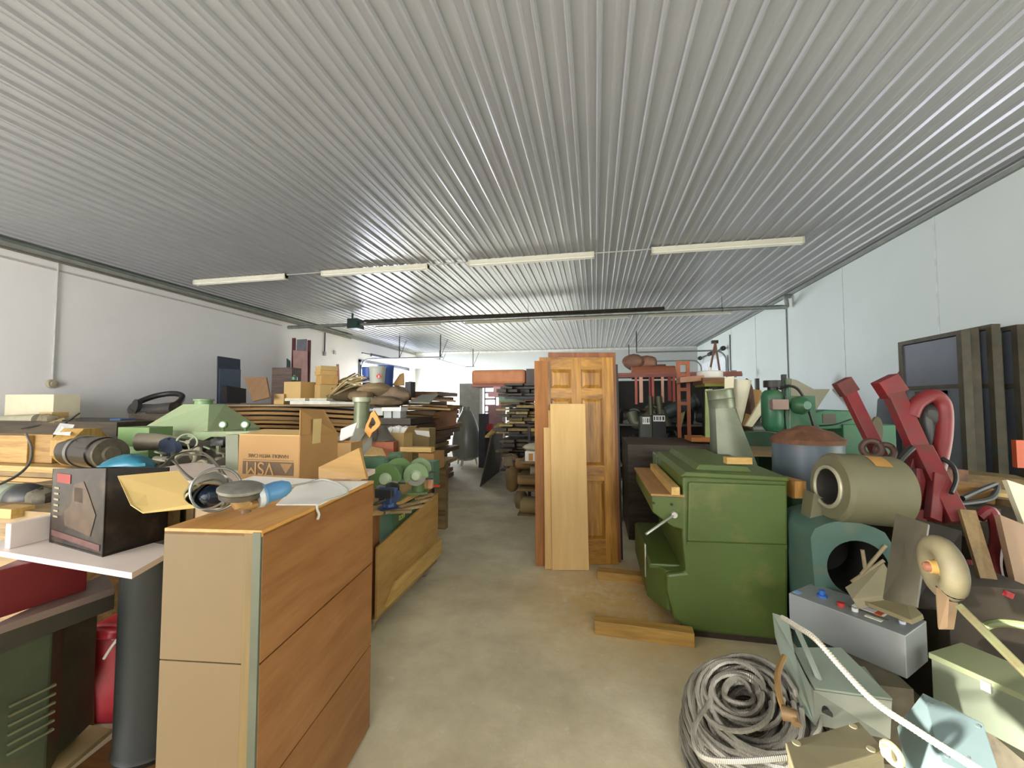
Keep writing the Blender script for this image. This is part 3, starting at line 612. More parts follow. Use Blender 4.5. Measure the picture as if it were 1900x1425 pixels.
l_.new(tc.outputs['Object'], wv.inputs['Vector']); l_.new(wv.outputs['Fac'], bp.inputs['Height']); l_.new(bp.outputs[0], b_.inputs['Normal'])
b_.inputs['Metallic'].default_value = 0.6; b_.inputs['Roughness'].default_value = 0.42
t = thing('cable_coil', (0.66, 1.98, 0), 'big tangled coil of grey armored electrical cable on the floor', 'cable')
obj('cable', mb, m_arm, t)
e_ = [Q(1455, 1218, 1.95), Q(1443, 1250, 1.85), Q(1446, 1290, 1.75), Q(1458, 1325, 1.66)]
obj('cable_end', MB().tube(smooth_path(e_, 5), 0.011, 8), paint('8a6a3c', 0.6), t, label='bare brown cable end')
obj('connector', MB().cyl(Q(1452, 1322, 1.66), Q(1480, 1330, 1.64), 0.025, 0.018, 12).cyl(Q(1470, 1318, 1.66), Q(1478, 1345, 1.62), 0.015, n=10), paint('6b5436', 0.5, 0.4), t)
obj('cable_loop', MB().tube(smooth_path([Q(1318, 1300, 1.75), Q(1288, 1350, 1.62), Q(1300, 1400, 1.5), Q(1360, 1412, 1.45), Q(1470, 1404, 1.42)], 8), 0.009, 8), m_arm, t)
# long bright armored cable lying diagonally
m_br = paint('c9c2b2', 0.4, 0.5, var=0.1)
path = smooth_path([Q(1452, 1146, 2.12), Q(1478, 1162, 2.0), Q(1512, 1185, 1.86), Q(1560, 1238, 1.76), Q(1620, 1300, 1.62), Q(1700, 1355, 1.48), Q(1790, 1412, 1.36), Q(1850, 1450, 1.28)], 12)
mb = MB().tube(path, 0.0085, 8)
for i in range(0, len(path)-1): mb.torus(path[i], (path[min(i+1, len(path)-1)]-path[max(i-1, 0)]), 0.0088, 0.0025, 8, 5)
obj('armored_cable', mb, m_br, label='bright spiral armored cable draped diagonally over the grey boxes', cat='cable')
# ---------------------------------------------------------------- junk heap under the right side
t = thing('pallet', (2.0, 2.0, 0), 'low wooden pallet under the grey electrical boxes', 'pallet')
for k in range(7): obj('slat', MB().bb((1.42, 1.12+k*0.17, 0.09), (2.45, 1.24+k*0.17, 0.11)), M_dark, t)
for x in (1.44, 1.9, 2.36): obj('runner', MB().bb((x, 1.12, 0.0), (x+0.08, 2.28, 0.09)), M_dark, t)
obj('metal_box', MB().bb((1.06, 2.16, 0.0), (1.34, 2.40, 0.33)), M_grime, label='grimy metal case on the floor supporting the grey control box', cat='case')
obj('metal_box', MB().bb((1.55, 1.85, 0.115), (2.3, 2.25, 0.24)), M_grime, label='grimy flat case under the olive junction box', cat='case')
# ---------------------------------------------------------------- teal blower housing with dark round inlet
t = thing('fan_housing', (1.75, 3.0, 0), 'teal fan housing with large dark round opening beside the green planer', 'fan')
yf = 2.72
pts = [(1503, 985), (1540, 968), (1590, 968), (1640, 985), (1668, 1030), (1672, 1090), (1640, 1180), (1520, 1180)]
PT = [Q(px, py, yf) for px, py in pts]
M_teal = paint('455f55', 0.45, var=0.08, dirt='62624e', dirt_amt=0.3)
cI = Q(1592, 1055, yf); rI = 0.155
n = 32; outer = []
cen = cI
def hit(poly, c, a):
    d = Vector((cos(a), 0, sin(a))); best = None
    for i in range(len(poly)):
        p, q = poly[i], poly[(i+1) % len(poly)]; e = q-p
        den = d.x*e.z - d.z*e.x
        if abs(den) < 1e-9: continue
        w = p-c; tt = (w.x*e.z - w.z*e.x)/den; uu = (w.x*d.z - w.z*d.x)/den
        if tt > 0 and -1e-6 <= uu <= 1+1e-6 and (best is None or tt < best): best = tt
    return c + d*(best or 0.2)
outer = [hit(PT, cen, 2*pi*i/n) for i in range(n)]; inner = [cen + Vector((cos(2*pi*i/n)*rI, 0, sin(2*pi*i/n)*rI)) for i in range(n)]
mb = MB(); D_ = Vector((0, 0.42, 0)); tin = Vector((0, 0.03, 0))
mb.add(outer+inner, [(i, (i+1) % n, n+(i+1) % n, n+i) for i in range(n)])
mb.add(inner+[p+Vector((0, 0.38, 0)) for p in inner], [(i, (i+1) % n, n+(i+1) % n, n+i) for i in range(n)], 1, True)
mb.add([p+Vector((0, 0.38, 0)) for p in inner], [tuple(range(n))], 1)
mb.add(outer+[p+D_ for p in outer], [(i, (i+1) % n, n+(i+1) % n, n+i) for i in range(n)], 0, True)
mb.add([p+D_ for p in outer], [tuple(range(n))])
obj('housing', mb, [M_teal, paint('1d1a16', 0.7)], t)
obj('foot', MB().bb((PT[7].x+0.02, yf+0.02, 0), (PT[6].x-0.02, yf+0.4, PT[6].z+0.01)), M_teal, t)
for (pa, pb) in (((1600, 1020), (1606, 1058)), ((1644, 1012), (1598, 1066)), ((1640, 1040), (1580, 1080))):
    obj('spoke', MB().tube([Q(*pa, yf-0.01), Q(*pb, yf-0.01)], 0.010, 8), paint('8a7c5e', 0.6), t)
# grey blower cylinder above it
t = thing('blower_cylinder', (1.7, 3.0, 0.86), 'grey green blower cylinder with open dark round end lying on the teal fan housing', 'blower')
c0 = Q(1538, 903, 2.80)
ax = Vector((1, 0.10, -0.06)).normalized(); Ln = 0.34; rO = 0.20
axb = ax
Mb = paint('625f46', 0.6, var=0.08, scale=5, dirt='6c5a40', dirt_amt=0.3)
obj('shell', MB().lathe(c0, ax, [(0.0, 0.115), (0.0, rO-0.02), (0.02, rO), (Ln, rO), (Ln, 0.12), (Ln-0.02, 0.10)], 40, caps=False), Mb, t)
obj('inlet', MB().lathe(c0, ax, [(-0.012, 0.118), (-0.012, 0.104), (0.06, 0.09), (0.20, 0.09), (0.20, 0.001)], 32, caps=False), [paint('2a2722', 0.6)], t, label='dark round inlet')
obj('rim', MB().torus(c0-ax*0.008, ax, 0.115, 0.012, 32, 8), paint('a7a48c', 0.4, 0.4), t)
q = c0 + ax*0.22
ring = ax.orthogonal()
up = (Vector((0, -0.45, 0.9)) - ax*Vector((0, -0.45, 0.9)).dot(ax)).normalized(); sd = ax.cross(up)
pc = c0+ax*0.20+up*(rO+0.002)
mb = MB()
for i in range(5):
    a0_, a1_ = (-0.25+0.1*i), (-0.25+0.1*(i+1))
    p0 = c0+ax*0.16+(up*cos(a0_)+sd*sin(a0_))*(rO+0.003); p1 = c0+ax*0.16+(up*cos(a1_)+sd*sin(a1_))*(rO+0.003)
    mb.add([p0, p0+ax*0.09, p1+ax*0.09, p1], [(0, 1, 2, 3)])
obj('sticker', mb, paint('a87c3c', 0.6), t, label='faded orange sticker')
obj('foot_bracket', MB().prism([Q(1500, 985, 2.86), Q(1548, 988, 2.86), Q(1548, 935, 2.86), Q(1510, 915, 2.86)], (0, 0.12, 0)), Mb, t)
# ---------------------------------------------------------------- blue drum with rusty lid
dc = Q(1497, 820, 3.85); rD = (Q(1560, 830, 3.85).x-Q(1432, 830, 3.85).x)/2*0.98
t = thing('steel_drum', (dc.x, 3.85, 0), 'blue grey steel drum with rusty domed lid behind the green planer', 'drum')
zt_ = Q(1497, 822, 3.85-rD).z
obj('shell', MB().lathe((dc.x, 3.85, 0), (0, 0, 1), [(0, rD), (0.02, rD+0.01), (0.04, rD), (0.4, rD), (0.41, rD+0.012), (0.43, rD), (0.8, rD), (0.81, rD+0.012), (0.83, rD), (zt_, rD)], 40), paint('4e5a62', 0.45, var=0.1, dirt='6b4a36', dirt_amt=0.25), t)
obj('lid', MB().lathe((dc.x, 3.85, zt_), (0, 0, 1), [(-0.02, rD+0.012), (0.015, rD+0.014), (0.03, rD-0.01), (0.075, rD*0.72), (0.095, rD*0.42), (0.10, rD*0.40), (0.12, rD*0.25), (0.125, 0.02)], 40), M_rust, t, label='rusty domed lid')
# ---------------------------------------------------------------- galvanised duct transition
t = thing('duct_elbow', (1.2, 4.4, 0.9), 'galvanised sheet metal duct elbow standing behind the green planer', 'duct')
Mg = paint('767b66', 0.4, 0.4, var=0.15, dirt='7d8060', dirt_amt=0.35)
yd = 4.42
c0 = Q(1335, 722, yd); c1 = Q(1340, 757, yd); r_ = (Q(1360, 735, yd).x-Q(1311, 735, yd).x)/2
obj('collar', MB().lathe(c0, c1-c0, [(0, r_*1.02), (0.01, r_*1.04), (0.02, r_), ((c1-c0).length*0.5, r_), ((c1-c0).length*0.52, r_*1.03), ((c1-c0).length*0.56, r_), ((c1-c0).length, r_)], 28, caps=False), Mg, t)
e0 = Q(1388, 860, yd+0.02)
secA = [c1+Vector((r_*cos(2*pi*i/24), r_*sin(2*pi*i/24), -0.0)) for i in range(24)]
def sqp(i, c, w, d):
    a_ = 2*pi*i/24; x = cos(a_); y = sin(a_); m_ = max(abs(x), abs(y)); return c + Vector((x/m_*w, y/m_*d, 0))
zb = Q(1360, 868, yd).z; xl = Q(1324, 868, yd).x; xr = Q(1398, 868, yd).x
secB = [sqp(i, Vector(((xl+xr)/2, yd, zb)), (xr-xl)/2, 0.16) for i in range(24)]
obj('transition', MB().add(secA+secB, [(i, (i+1) % 24, 24+(i+1) % 24, 24+i) for i in range(24)], 0, True), Mg, t)
obj('square_boot', MB().prism([(xl, yd-0.16, 0.0), (xr, yd-0.16, 0.0), (xr, yd+0.16, 0.0), (xl, yd+0.16, 0.0)], (0, 0, zb)), Mg, t)
# ---------------------------------------------------------------- green radial arm saw
t = thing('radial_arm_saw', (2.1, 4.7, 0), 'dark green radial arm machine with upright motor and horizontal arm near the right wall', 'machine')
ym = 4.7
def qx(px, py, y=ym): return Q(px, py, y)
Mrg = paint('2a6040', 0.42, var=0.12, scale=5, dirt='5a5a3a', dirt_amt=0.35)
m0 = qx(1434, 800); m1 = qx(1434, 724)
obj('motor', MB().lathe(m0, (0, 0, 1), [(0, 0.06), (0.03, 0.085), (0.06, 0.10), (m1.z-m0.z-0.06, 0.10), (m1.z-m0.z-0.02, 0.085), (m1.z-m0.z, 0.06)], 26), Mrg, t)
obj('motor_cap', MB().cyl(m1+Vector((0, 0, -0.01)), m1+Vector((0, 0, 0.03)), 0.05, n=20).cyl(m1+Vector((0, 0, 0.03)), m1+Vector((0, 0, 0.10)), 0.085, n=24), M_black, t, label='black motor cap')
obj('switch_box', MB().bb(qx(1434, 760, ym-0.20), qx(1457, 741, ym-0.12)), paint('8c7468', 0.5), t, bevel=0.004, label='dull pinkish switch box')
obj('feed_column', MB().cyl(qx(1462, 800), qx(1461, 706), 0.028, n=14).cyl(qx(1461, 712), qx(1461, 703), 0.034, n=12), M_dgreen, t)
obj('gear_head', MB().lathe(qx(1480, 752, ym-0.12), (0.25, -1, 0), [(0, 0.085), (0.05, 0.09), (0.09, 0.07), (0.13, 0.04)], 22).bb(qx(1458, 790, ym-0.02), qx(1496, 735, ym+0.16)), Mrg, t)
obj('arm', MB().prism([qx(1440, 800), qx(1600, 795), qx(1600, 762), qx(1530, 760), qx(1480, 772), qx(1440, 780)], (0, 0.16, 0)), Mrg, t, bevel=0.015)
obj('vent_panel', MB().bb(qx(1527, 785, ym-0.006), qx(1549, 768, ym+0.01)), paint('4a4438', 0.6), t)
obj('hose', MB().tube(smooth_path([qx(1446, 722, ym-0.05), qx(1462, 716, ym-0.1), qx(1480, 722, ym-0.12), (qx(1495, 745, ym-0.1)), qx(1505, 775, ym-0.08), qx(1512, 800, ym-0.05)], 8), 0.013, 8), M_black, t)
obj('cord', MB().tube(smooth_path([qx(1520, 790, ym-0.08), qx(1548, 788, ym-0.1), qx(1580, 778, ym-0.1)], 6), 0.008, 6), M_black, t)
obj('column_base', MB().bb(qx(1566, 850, ym-0.02), qx(1622, 785, ym+0.3)), Mrg, t, bevel=0.01)
obj('cabinet', MB().prism([(qx(1440, 800).x, ym-0.05, 0), (qx(1618, 800).x, ym-0.05, 0), (qx(1618, 800).x, ym+0.5, 0), (qx(1440, 800).x, ym+0.5, 0)], (0, 0, 1.02)), M_dgreen, t, bevel=0.01)
obj('table', MB().bb((qx(1330, 845, 4.75).x+0.28, 4.62, 1.03), (qx(1640, 845, 4.75).x, 5.3, 1.07)), M_oldx, t)
pbox('pine_block', (1390, 811, 1425, 822), 5.65, 0.10, M_pine, 'pale squared pine offcut lying left of the blue drum', 'offcut')
# ---------------------------------------------------------------- red folding engine hoist
t = thing('engine_hoist', (1.95, 3.1, 0), 'faded red steel hoist frame with two upright arms by the right wall', 'hoist')
M_red2 = paint('701a1c', 0.5, var=0.2, scale=7, dirt='52342a', dirt_amt=0.5)
def qbar(p, q, w, d, mat, name='bar', parent=None, label=None):
    p = Q(*p); q = Q(*q); ax = (q-p).normalized(); side = ax.cross(Vector((0, 1, 0))).normalized(); fw = side.cross(ax)
    v = [p+side*s*w/2+fw*u*d/2 for s, u in ((-1, -1), (1, -1), (1, 1), (-1, 1))]
    return obj(name, MB().prism(v, q-p), mat, parent, 0.004, label)
qbar((1572, 722, 3.3), (1662, 905, 3.2), 0.075, 0.06, M_red2, 'arm', t)
qbar((1561, 706, 3.3), (1577, 730, 3.3), 0.105, 0.07, paint('5e2824', 0.6, dirt='3c2a24'), 'arm_bracket', t)
qbar((1652, 718, 3.1), (1706, 838, 3.0), 0.092, 0.07, M_red2, 'arm', t)
qbar((1640, 702, 3.1), (1660, 732, 3.1), 0.125, 0.09, M_red2, 'arm_bracket', t)
qbar((1706, 830, 3.0), (1776, 970, 2.8), 0.098, 0.08, M_red2, 'arm', t)
qbar((1708, 818, 3.02), (1668, 958, 2.98), 0.055, 0.05, M_red2, 'strut', t)
qbar((1705, 870, 2.95), (1705, 945, 2.9), 0.055, 0.05, M_red2, 'strut', t)
qbar((1738, 880, 2.9), (1730, 965, 2.8), 0.06, 0.05, M_red2, 'strut', t)
obj('curved_handle', MB().tube(smooth_path([Q(1690, 772, 3.05), Q(1702, 748, 3.05), Q(1730, 734, 3.05), Q(1750, 752, 3.05), Q(1752, 800, 3.03), Q(1744, 850, 3.0), Q(1733, 890, 2.95)], 8), 0.042, 12), M_red2, t)
obj('hydraulic_pump', MB().cyl(Q(1722, 765, 3.1), Q(1727, 850, 3.08), 0.05, n=16).blob(Q(1722, 770, 3.1), (0.08, 0.07, 0.09), 3, 0.2), M_dsteel, t)
obj('hose', MB().tube(smooth_path([Q(1693, 830, 2.92), Q(1680, 842, 2.9), Q(1665, 860, 2.88), Q(1657, 880, 2.88)], 6), 0.018, 8), M_black, t)
obj('hose', MB().tube(smooth_path([Q(1748, 850, 2.95), Q(1768, 865, 2.9), Q(1774, 890, 2.85), Q(1765, 915, 2.8)], 6), 0.012, 8), M_black, t)
obj('clamp', MB().torus(Q(1617, 832, 3.15), (0.3, 1, 0), 0.05, 0.02, 20, 8).torus(Q(1642, 838, 3.15), (0.3, 1, 0), 0.045, 0.02, 20, 8), paint('4a3428', 0.6), t)
obj('base_leg', MB().bb((1.70, 3.15, 0.0), (1.80, 3.4, 0.14)).bb((2.25, 3.15, 0.0), (2.35, 3.4, 0.14)).bb((1.70, 3.2, 0.04), (2.35, 3.3, 0.14)), M_red2, t)
obj('mast', MB().bb((1.97, 3.2, 0.1), (2.1, 3.32, 0.95)), M_red2, t)
# oval brass-grey link plate
obj('link_plate', MB().prism([Q(1628+11*cos(a)+0.0, 800+27*sin(a), 3.5) for a in [2*pi*i/20 for i in range(20)]], (0, 0.02, 0)), paint('6a6452', 0.5, 0.3), t)
# ---------------------------------------------------------------- framed panels leaning on the right wall
zt_ = 2.40; A0 = QZ(1687, 635, zt_); A1 = QZ(1783, 612, zt_)
M_pf = paint('5f656e', 0.55, var=0.05, scale=3, dirt='5a5a58', dirt_amt=0.2); M_fe = paint('4c4638', 0.7, var=0.3, dirt='3a4a4c')
ya, yb_ = A1.y, A0.y; xx = A1.x
pos = [0.0, 0.16, 0.30, 0.42, 0.56]
for k, dx in enumerate(pos):
    x0 = xx+dx; th = 0.085; ln = 0.0
    lb = ['nearest tall blue grey framed panel of the row standing at the right wall', 'second tall framed panel of the row at the right wall', 'third tall framed panel of the row at the right wall', 'fourth tall framed panel of the row at the right wall', 'tall framed panel closest to the right wall'][k]
    t = thing('room_divider', (x0+th/2, (ya+yb_)/2, 0), lb, 'panel', 'framed panels standing at the right wall')
    dz = (0, 0.03, 0.06, 0.0, 0.05)[k]; y_s = ya + (0, 0.1, 0.02, 0.16, 0.05)[k]
    obj('sheet', MB().bb((x0+0.02, y_s+0.06, 0.03), (x0+th-0.02, yb_-0.06, zt_-0.06+dz)), M_pf, t)
    for (p0_, p1_) in (((x0, y_s, 0), (x0+th, y_s+0.07, zt_+dz)), ((x0, yb_-0.07, 0), (x0+th, yb_, zt_+dz)), ((x0, y_s+0.07, zt_-0.05+dz), (x0+th, yb_-0.07, zt_+dz)), ((x0, y_s+0.07, 1.74), (x0+th, yb_-0.07, 1.79))):
        obj('frame_member', MB().bb(p0_, p1_), M_fe, t)
    if k == 0:
        obj('recess_trim', MB().bb((x0-0.01, y_s+0.25, 1.1), (x0+0.03, y_s+0.30, 1.72)).bb((x0-0.01, y_s+0.25, 1.68), (x0+0.03, y_s+0.72, 1.72)), paint('3a382e', 0.7), t)
pslab('blue_grey_sheet', [(1628, 742, 7.1), (1688, 662, 7.0), (1683, 985, 6.75), (1612, 985, 6.8)], 0.05, M_pf, 'blue grey panel with slanting edge leaning behind the row of framed panels', 'panel')
# ---------------------------------------------------------------- cream triangular panels on right wall
obj('wall_cupboard', MB().bb((3.3, 9.2, 0), (4.8, 10.6, 1.36)), M_dark, label='dark low cupboard at the right wall behind the green saw', cat='cupboard')
pslab('angular_board', [(1456, 700, 10.0), (1478, 705, 10.0), (1510, 722, 9.9), (1540, 722, 9.8), (1515, 760, 9.4), (1470, 758, 9.4), (1455, 748, 9.6)], 0.05, M_cream, 'cream angular panel leaning on the right wall behind the green saw', 'panel')
obj('paper_cone', MB().cyl(Q(1372, 705, 5.9), Q(1366, 801, 5.9), 0.14, 0.045, 24), paint('d6cfb4', 0.6), label='tall cream paper cone standing point down right of the duct elbow', cat='cone')
pslab('cream_card', [(1345, 700, 5.7), (1362, 698, 5.7), (1358, 802, 5.7), (1343, 802, 5.7)], 0.02, M_cream, 'narrow upright cream card behind the duct elbow', 'card')
obj('brown_bag', MB().blob(Q(1387, 756, 6.2), (0.10, 0.10, 0.38), 5, 0.12), paint('5c4438', 0.85), label='dark brown bag slumped behind the tan leaning board', cat='bag')
pslab('tan_board', [(1396, 722, 6.3), (1412, 724, 6.3), (1416, 735, 6.3), (1394, 792, 6.0), (1377, 790, 6.0)], 0.03, M_card, 'tan tapered board leaning beside the blue drum', 'board')
pslab('cream_wedge', [(1417, 735, 6.0), (1418, 762, 5.95), (1396, 792, 5.8), (1384, 790, 5.8)], 0.03, M_cream, 'pale cream wedge leaning in front of the tan tapered board', 'board')
pslab('grey_tray', [(1398, 801, 5.6), (1432, 802, 5.6), (1430, 796, 5.9), (1402, 796, 5.9)], 0.03, M_galv, 'flat grey tray between the duct elbow and the drum', 'tray')
pbox('storage_case', (1366, 803, 1450, 870), 5.5, 0.9, M_dgreen, 'dark green storage case behind the duct elbow', 'case', z0=0)
# ================================================================ right side, junk between boxes and wall
# hand truck with pneumatic wheel lying on its side
t = thing('hand_truck', (1.75, 2.05, 0.24), 'old hand truck lying on the heap with one dusty tyre standing up', 'hand truck')
wc = Q(1748, 1053, 2.05); wax = Vector((-0.93, 0.16, -0.05)).normalized(); rw = 0.085
tyre = obj('tyre', MB().torus(wc, wax, rw, 0.042, 36, 14), paint('564e36', 0.75, var=0.2, scale=12), t)
obj('rim', MB().lathe(wc-wax*0.02, wax, [(0, 0.07), (0.015, 0.066), (0.02, 0.045), (0.035, 0.028), (0.06, 0.026), (0.062, 0.001)], 24), paint('a8894c', 0.4, 0.3), tyre, label='yellowish steel wheel rim')
obj('hub_cap', MB().lathe(wc+wax*0.038, wax, [(0, 0.02), (0.02, 0.018), (0.026, 0.002)], 16), paint('8a5c48', 0.5, 0.4), tyre)
obj('fork', MB().prism([Q(1737, 1090, 2.0), Q(1762, 1095, 2.0), Q(1758, 1165, 1.92), Q(1742, 1168, 1.92)], (0.01, 0.02, 0)), paint('6c563c', 0.6), t)
obj('fork', MB().prism([Q(1745, 1110, 2.15), Q(1778, 1120, 2.15), Q(1770, 1168, 2.1), Q(1745, 1168, 2.1)], (0.01, 0.02, 0)), paint('6c563c', 0.6), t)
qbar((1783, 1128, 1.98), (1915, 1260, 1.62), 0.035, 0.025, paint('5e6040', 0.55, dirt='57432c', dirt_amt=0.5), 'frame_tube', t)
obj('frame_tube', MB().tube(smooth_path([Q(1820, 1165, 1.95), Q(1850, 1156, 1.93), Q(1900, 1160, 1.9), Q(1960, 1175, 1.85)], 6), 0.014, 8), paint('646c48', 0.5), t)
# bent dark sheet
pslab('sheet_metal', [(1662, 952, 2.5), (1722, 972, 2.35), (1700, 1125, 2.1), (1638, 1110, 2.25)], 0.012, paint('5a5444', 0.6, var=0.2, dirt='6e6450'), 'bent dull brown sheet metal left of the tyre', 'sheet metal')
pslab('dark_board', [(1700, 962, 2.75), (1785, 985, 2.65), (1780, 1130, 2.35), (1695, 1125, 2.45)], 0.02, paint('332f28', 0.7, var=0.3), 'dark panel standing behind the tyre', 'panel')
pbox('dark_case', (1760, 1090, 1930, 1150), 2.46, 0.4, paint('332a1e', 0.7, var=0.3), 'dark brown case behind the olive junction box at the right edge', 'case', z0=0)
pslab('rag', [(1568, 1090, 2.5), (1640, 1045, 2.55), (1636, 1105, 2.4), (1582, 1112, 2.4)], 0.05, paint('8e866a', 0.8, var=0.1), 'dusty pale triangular bag leaning on the teal fan inlet', 'bag')
pslab('cardboard_scrap', [(1590, 1108, 2.45), (1680, 1108, 2.4), (1712, 1140, 2.3), (1690, 1150, 2.25), (1610, 1118, 2.38)], 0.02, paint('7a7050', 0.8), 'curled dusty board behind the grey control box', 'board')
pslab('pine_board', [(1781, 945, 2.75), (1811, 947, 2.75), (1868, 1130, 2.5), (1838, 1135, 2.5)], 0.02, wood('8e744c', '725c3a', 'Z'), 'weathered narrow board leaning right of the tyre', 'board')
pslab('plywood_sheet', [(1855, 955, 2.8), (1990, 1010, 2.8), (2000, 1140, 2.6), (1895, 1128, 2.6)], 0.03, paint('92765c', 0.7, var=0.06), 'pinkish plywood sheet leaning at the right edge', 'board')
pslab('white_sheet', [(1868, 890, 3.2), (1990, 930, 3.2), (1990, 1010, 3.1), (1905, 985, 3.1)], 0.03, M_cream, 'cream white panel corner leaning at the right edge above the pinkish plywood', 'panel')
obj('bent_steel', MB().tube(smooth_path([Q(1815, 960, 2.95), Q(1838, 948, 2.95), Q(1850, 990, 2.9), Q(1845, 1050, 2.8), Q(1862, 1112, 2.7)], 6), 0.03, 8).tube([Q(1795, 1040, 2.8), Q(1812, 1115, 2.7)], 0.022, 8), M_red2, label='red bent steel bracket between the weathered board and the pinkish plywood', cat='bracket')
obj('red_fastener', MB().cyl(Q(1868, 1107, 2.46), Q(1872, 1098, 2.46), 0.02, n=10), M_red, label='small red cap in front of the pinkish plywood', cat='cap')
obj('steel_rod', MB().cyl(Q(1785, 1068, 2.6), Q(1985, 1105, 2.6), 0.011, n=8), paint('4c4434', 0.5, 0.4), label='dark rod lying across the boards at the right edge', cat='rod')
# debris bench behind hoist: brown boards, cardboard, hoses
obj('work_table', MB().bb((2.35, 2.95, 0.0), (3.85, 4.6, 0.70)), M_dark, label='low dark work table loaded with scraps by the framed panels', cat='table')
for k, (px, py, y, L, w, h, rz, m_, lb) in enumerate([
    (1790, 905, 3.9, 0.75, 0.42, 0.03, 0.5, wood('8e7446', '6e5634', 'X'), 'flat brown plywood scrap in front of the framed panels'),
    (1735, 905, 3.5, 0.5, 0.25, 0.10, -0.3, M_card2, 'brown carton scrap behind the red hoist legs'),
    (1828, 915, 3.6, 0.35, 0.25, 0.05, 0.2, M_cardl, 'light carton flap right of the red hoist'),
    (1715, 880, 4.1, 0.4, 0.3, 0.14, 0.1, M_rust, 'rusty box behind the red hoist'),
    (1800, 885, 4.3, 0.6, 0.3, 0.08, -0.4, wood('80683c', '5c4828', 'X'), 'brown board tipped against the framed panels'),
    (1850, 930, 3.4, 0.45, 0.10, 0.05, -0.5, M_oldx, 'grey offcut at the edge of the low dark table'),
    (1790, 950, 3.3, 0.4, 0.2, 0.07, 0.6, M_grime, 'grimy flat scrap on the low dark table')]):
    c = Q(px, py, y); obj('scrap_board', MB().box((c.x, c.y, max(c.z, 0.72+h/2)), (L, w, h), rz=rz, ry=0.05), m_, None, 0.003, lb, 'scrap', None)
obj('rubber_hose', MB().tube(smooth_path([Q(1785, 925, 3.1), Q(1830, 905, 3.3), Q(1850, 900, 3.4), Q(1838, 925, 3.2), Q(1780, 935, 3.1)], 8), 0.016, 8), M_black, label='black rubber hose loop in front of the framed panels', cat='hose')
obj('orange_crate', MB().bb(Q(1888, 868, 4.1), Q(1960, 818, 4.1)+Vector((0, 0.04, 0))), paint('b04a24', 0.6), label='orange crate edge at the right border among framed panels', cat='crate')
# red legs/feet debris near teal fan
pbox('wood_block', (1468, 893, 1492, 925), 3.05, 0.2, wood('c08f48', '8e6630', 'Z'), 'orange brown wood blocks beside the green planer end', 'block', rz=0.2)
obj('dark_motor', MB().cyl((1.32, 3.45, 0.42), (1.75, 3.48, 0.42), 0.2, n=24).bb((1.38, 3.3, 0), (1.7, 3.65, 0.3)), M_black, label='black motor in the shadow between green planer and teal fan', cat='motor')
pbox('base_cabinet', (1470, 925, 1500, 1000), 3.25, 0.08, M_dgreen, 'dark green cabinet side behind the right end of the planer', 'cabinet', z0=0)
# ================================================================ centre right: rack behind the doors
rackt = t = thing('storage_rack', (1.6, 7.6, 0), 'steel storage rack crowded with machine parts behind the green planer', 'rack')
RX0, RX1, RY0, RY1 = 0.35, 2.9, 7.2, 8.3
for x in (RX0, RX1):
    for y in (RY0, RY1): obj('post', MB().bb((x-0.03, y-0.03, 0), (x+0.03, y+0.03, 2.02)), M_dsteel, t)
for z in (0.35, 0.8, 1.22): obj('shelf', MB().bb((RX0, RY0, z-0.03), (RX1, RY1, z)), M_dark, t)
obj('depth_shade_board', MB().bb((RX0+0.03, RY1-0.02, 0.35), (RX1-0.45, RY1+0.01, 2.0)), paint('262420', 0.8, var=0.3), t, label='dark board standing in for the shaded depth of the rack')  # near-black sheet stands in for the shade deep in the rack
obj('top_rail', MB().bb((RX0, RY0-0.02, 2.0), (RX1-0.6, RY0+0.02, 2.05)), paint('7c4a40', 0.6), t, label='reddish top rail')
rr = random.Random(11)
names = ['gearbox', 'electric_motor', 'pulley_guard', 'pump_body', 'casting']
for k in range(30):
    lvl = (1.22, 1.22, 0.8, 1.22)[k % 4]; kk = k//4 if k % 4 else k//4
    x = RX0+0.18+ (k*0.377) % (RX1-RX0-0.35); y = RY0+0.22+0.28*(k % 3)
    s = rr.uniform(0.10, 0.16)*(1.0 if lvl > 1 else 0.85); nm = names[k % 5]
    mm = [M_dsteel, M_grime, paint('3c4438', 0.5, 0.3, var=0.2), paint('4a4a44', 0.5, 0.4, var=0.2), paint('33383c', 0.45, 0.4)][k % 5]
    mb = MB()
    if k % 5 in (0, 3): mb.lathe((x-s, y, lvl+s+0.0), (1, 0.2, 0.0), [(0, s*0.5), (s*0.3, s), (s*1.2, s), (s*1.5, s*0.6), (s*2, s*0.4)], 18).bb((x-s*0.6, y-s*0.7, lvl), (x+s*0.6, y+s*0.7, lvl+s*0.7))
    elif k % 5 == 1: mb.cyl((x-s*1.3, y, lvl+s), (x+s*1.3, y-0.05, lvl+s), s, n=20).cyl((x+s*1.3, y-0.05, lvl+s), (x+s*1.7, y-0.06, lvl+s), s*0.2, n=10).bb((x-s*0.4, y-s*0.4, lvl+s*1.5), (x+s*0.4, y+s*0.4, lvl+s*2.1))
    elif k % 5 == 2: mb.torus((x, y, lvl+s*1.3), (0.3, 1, 0.1), s*1.05, s*0.25, 24, 8).cyl((x, y-0.03, lvl+s*1.3), (x, y+0.03, lvl+s*1.3), s*0.35, n=12)
    else: mb.blob((x, y, lvl+s*0.95), (s*1.3, s, s), k, 0.12)
    wh = ['left end', 'left part', 'middle', 'right part', 'right end'][min(4, int((x-RX0)/(RX1-RX0)*5))]; lv = {1.22: 'top shelf', 0.8: 'middle shelf'}[lvl]
    o = obj(nm, mb, mm, None, 0, 'dark %s on the %s, %s of the parts rack, %s' % (nm.replace('_', ' '), lv, wh, ['front row', 'middle row', 'back row'][k % 3]), 'machine part', 'dark machine parts on the rack')
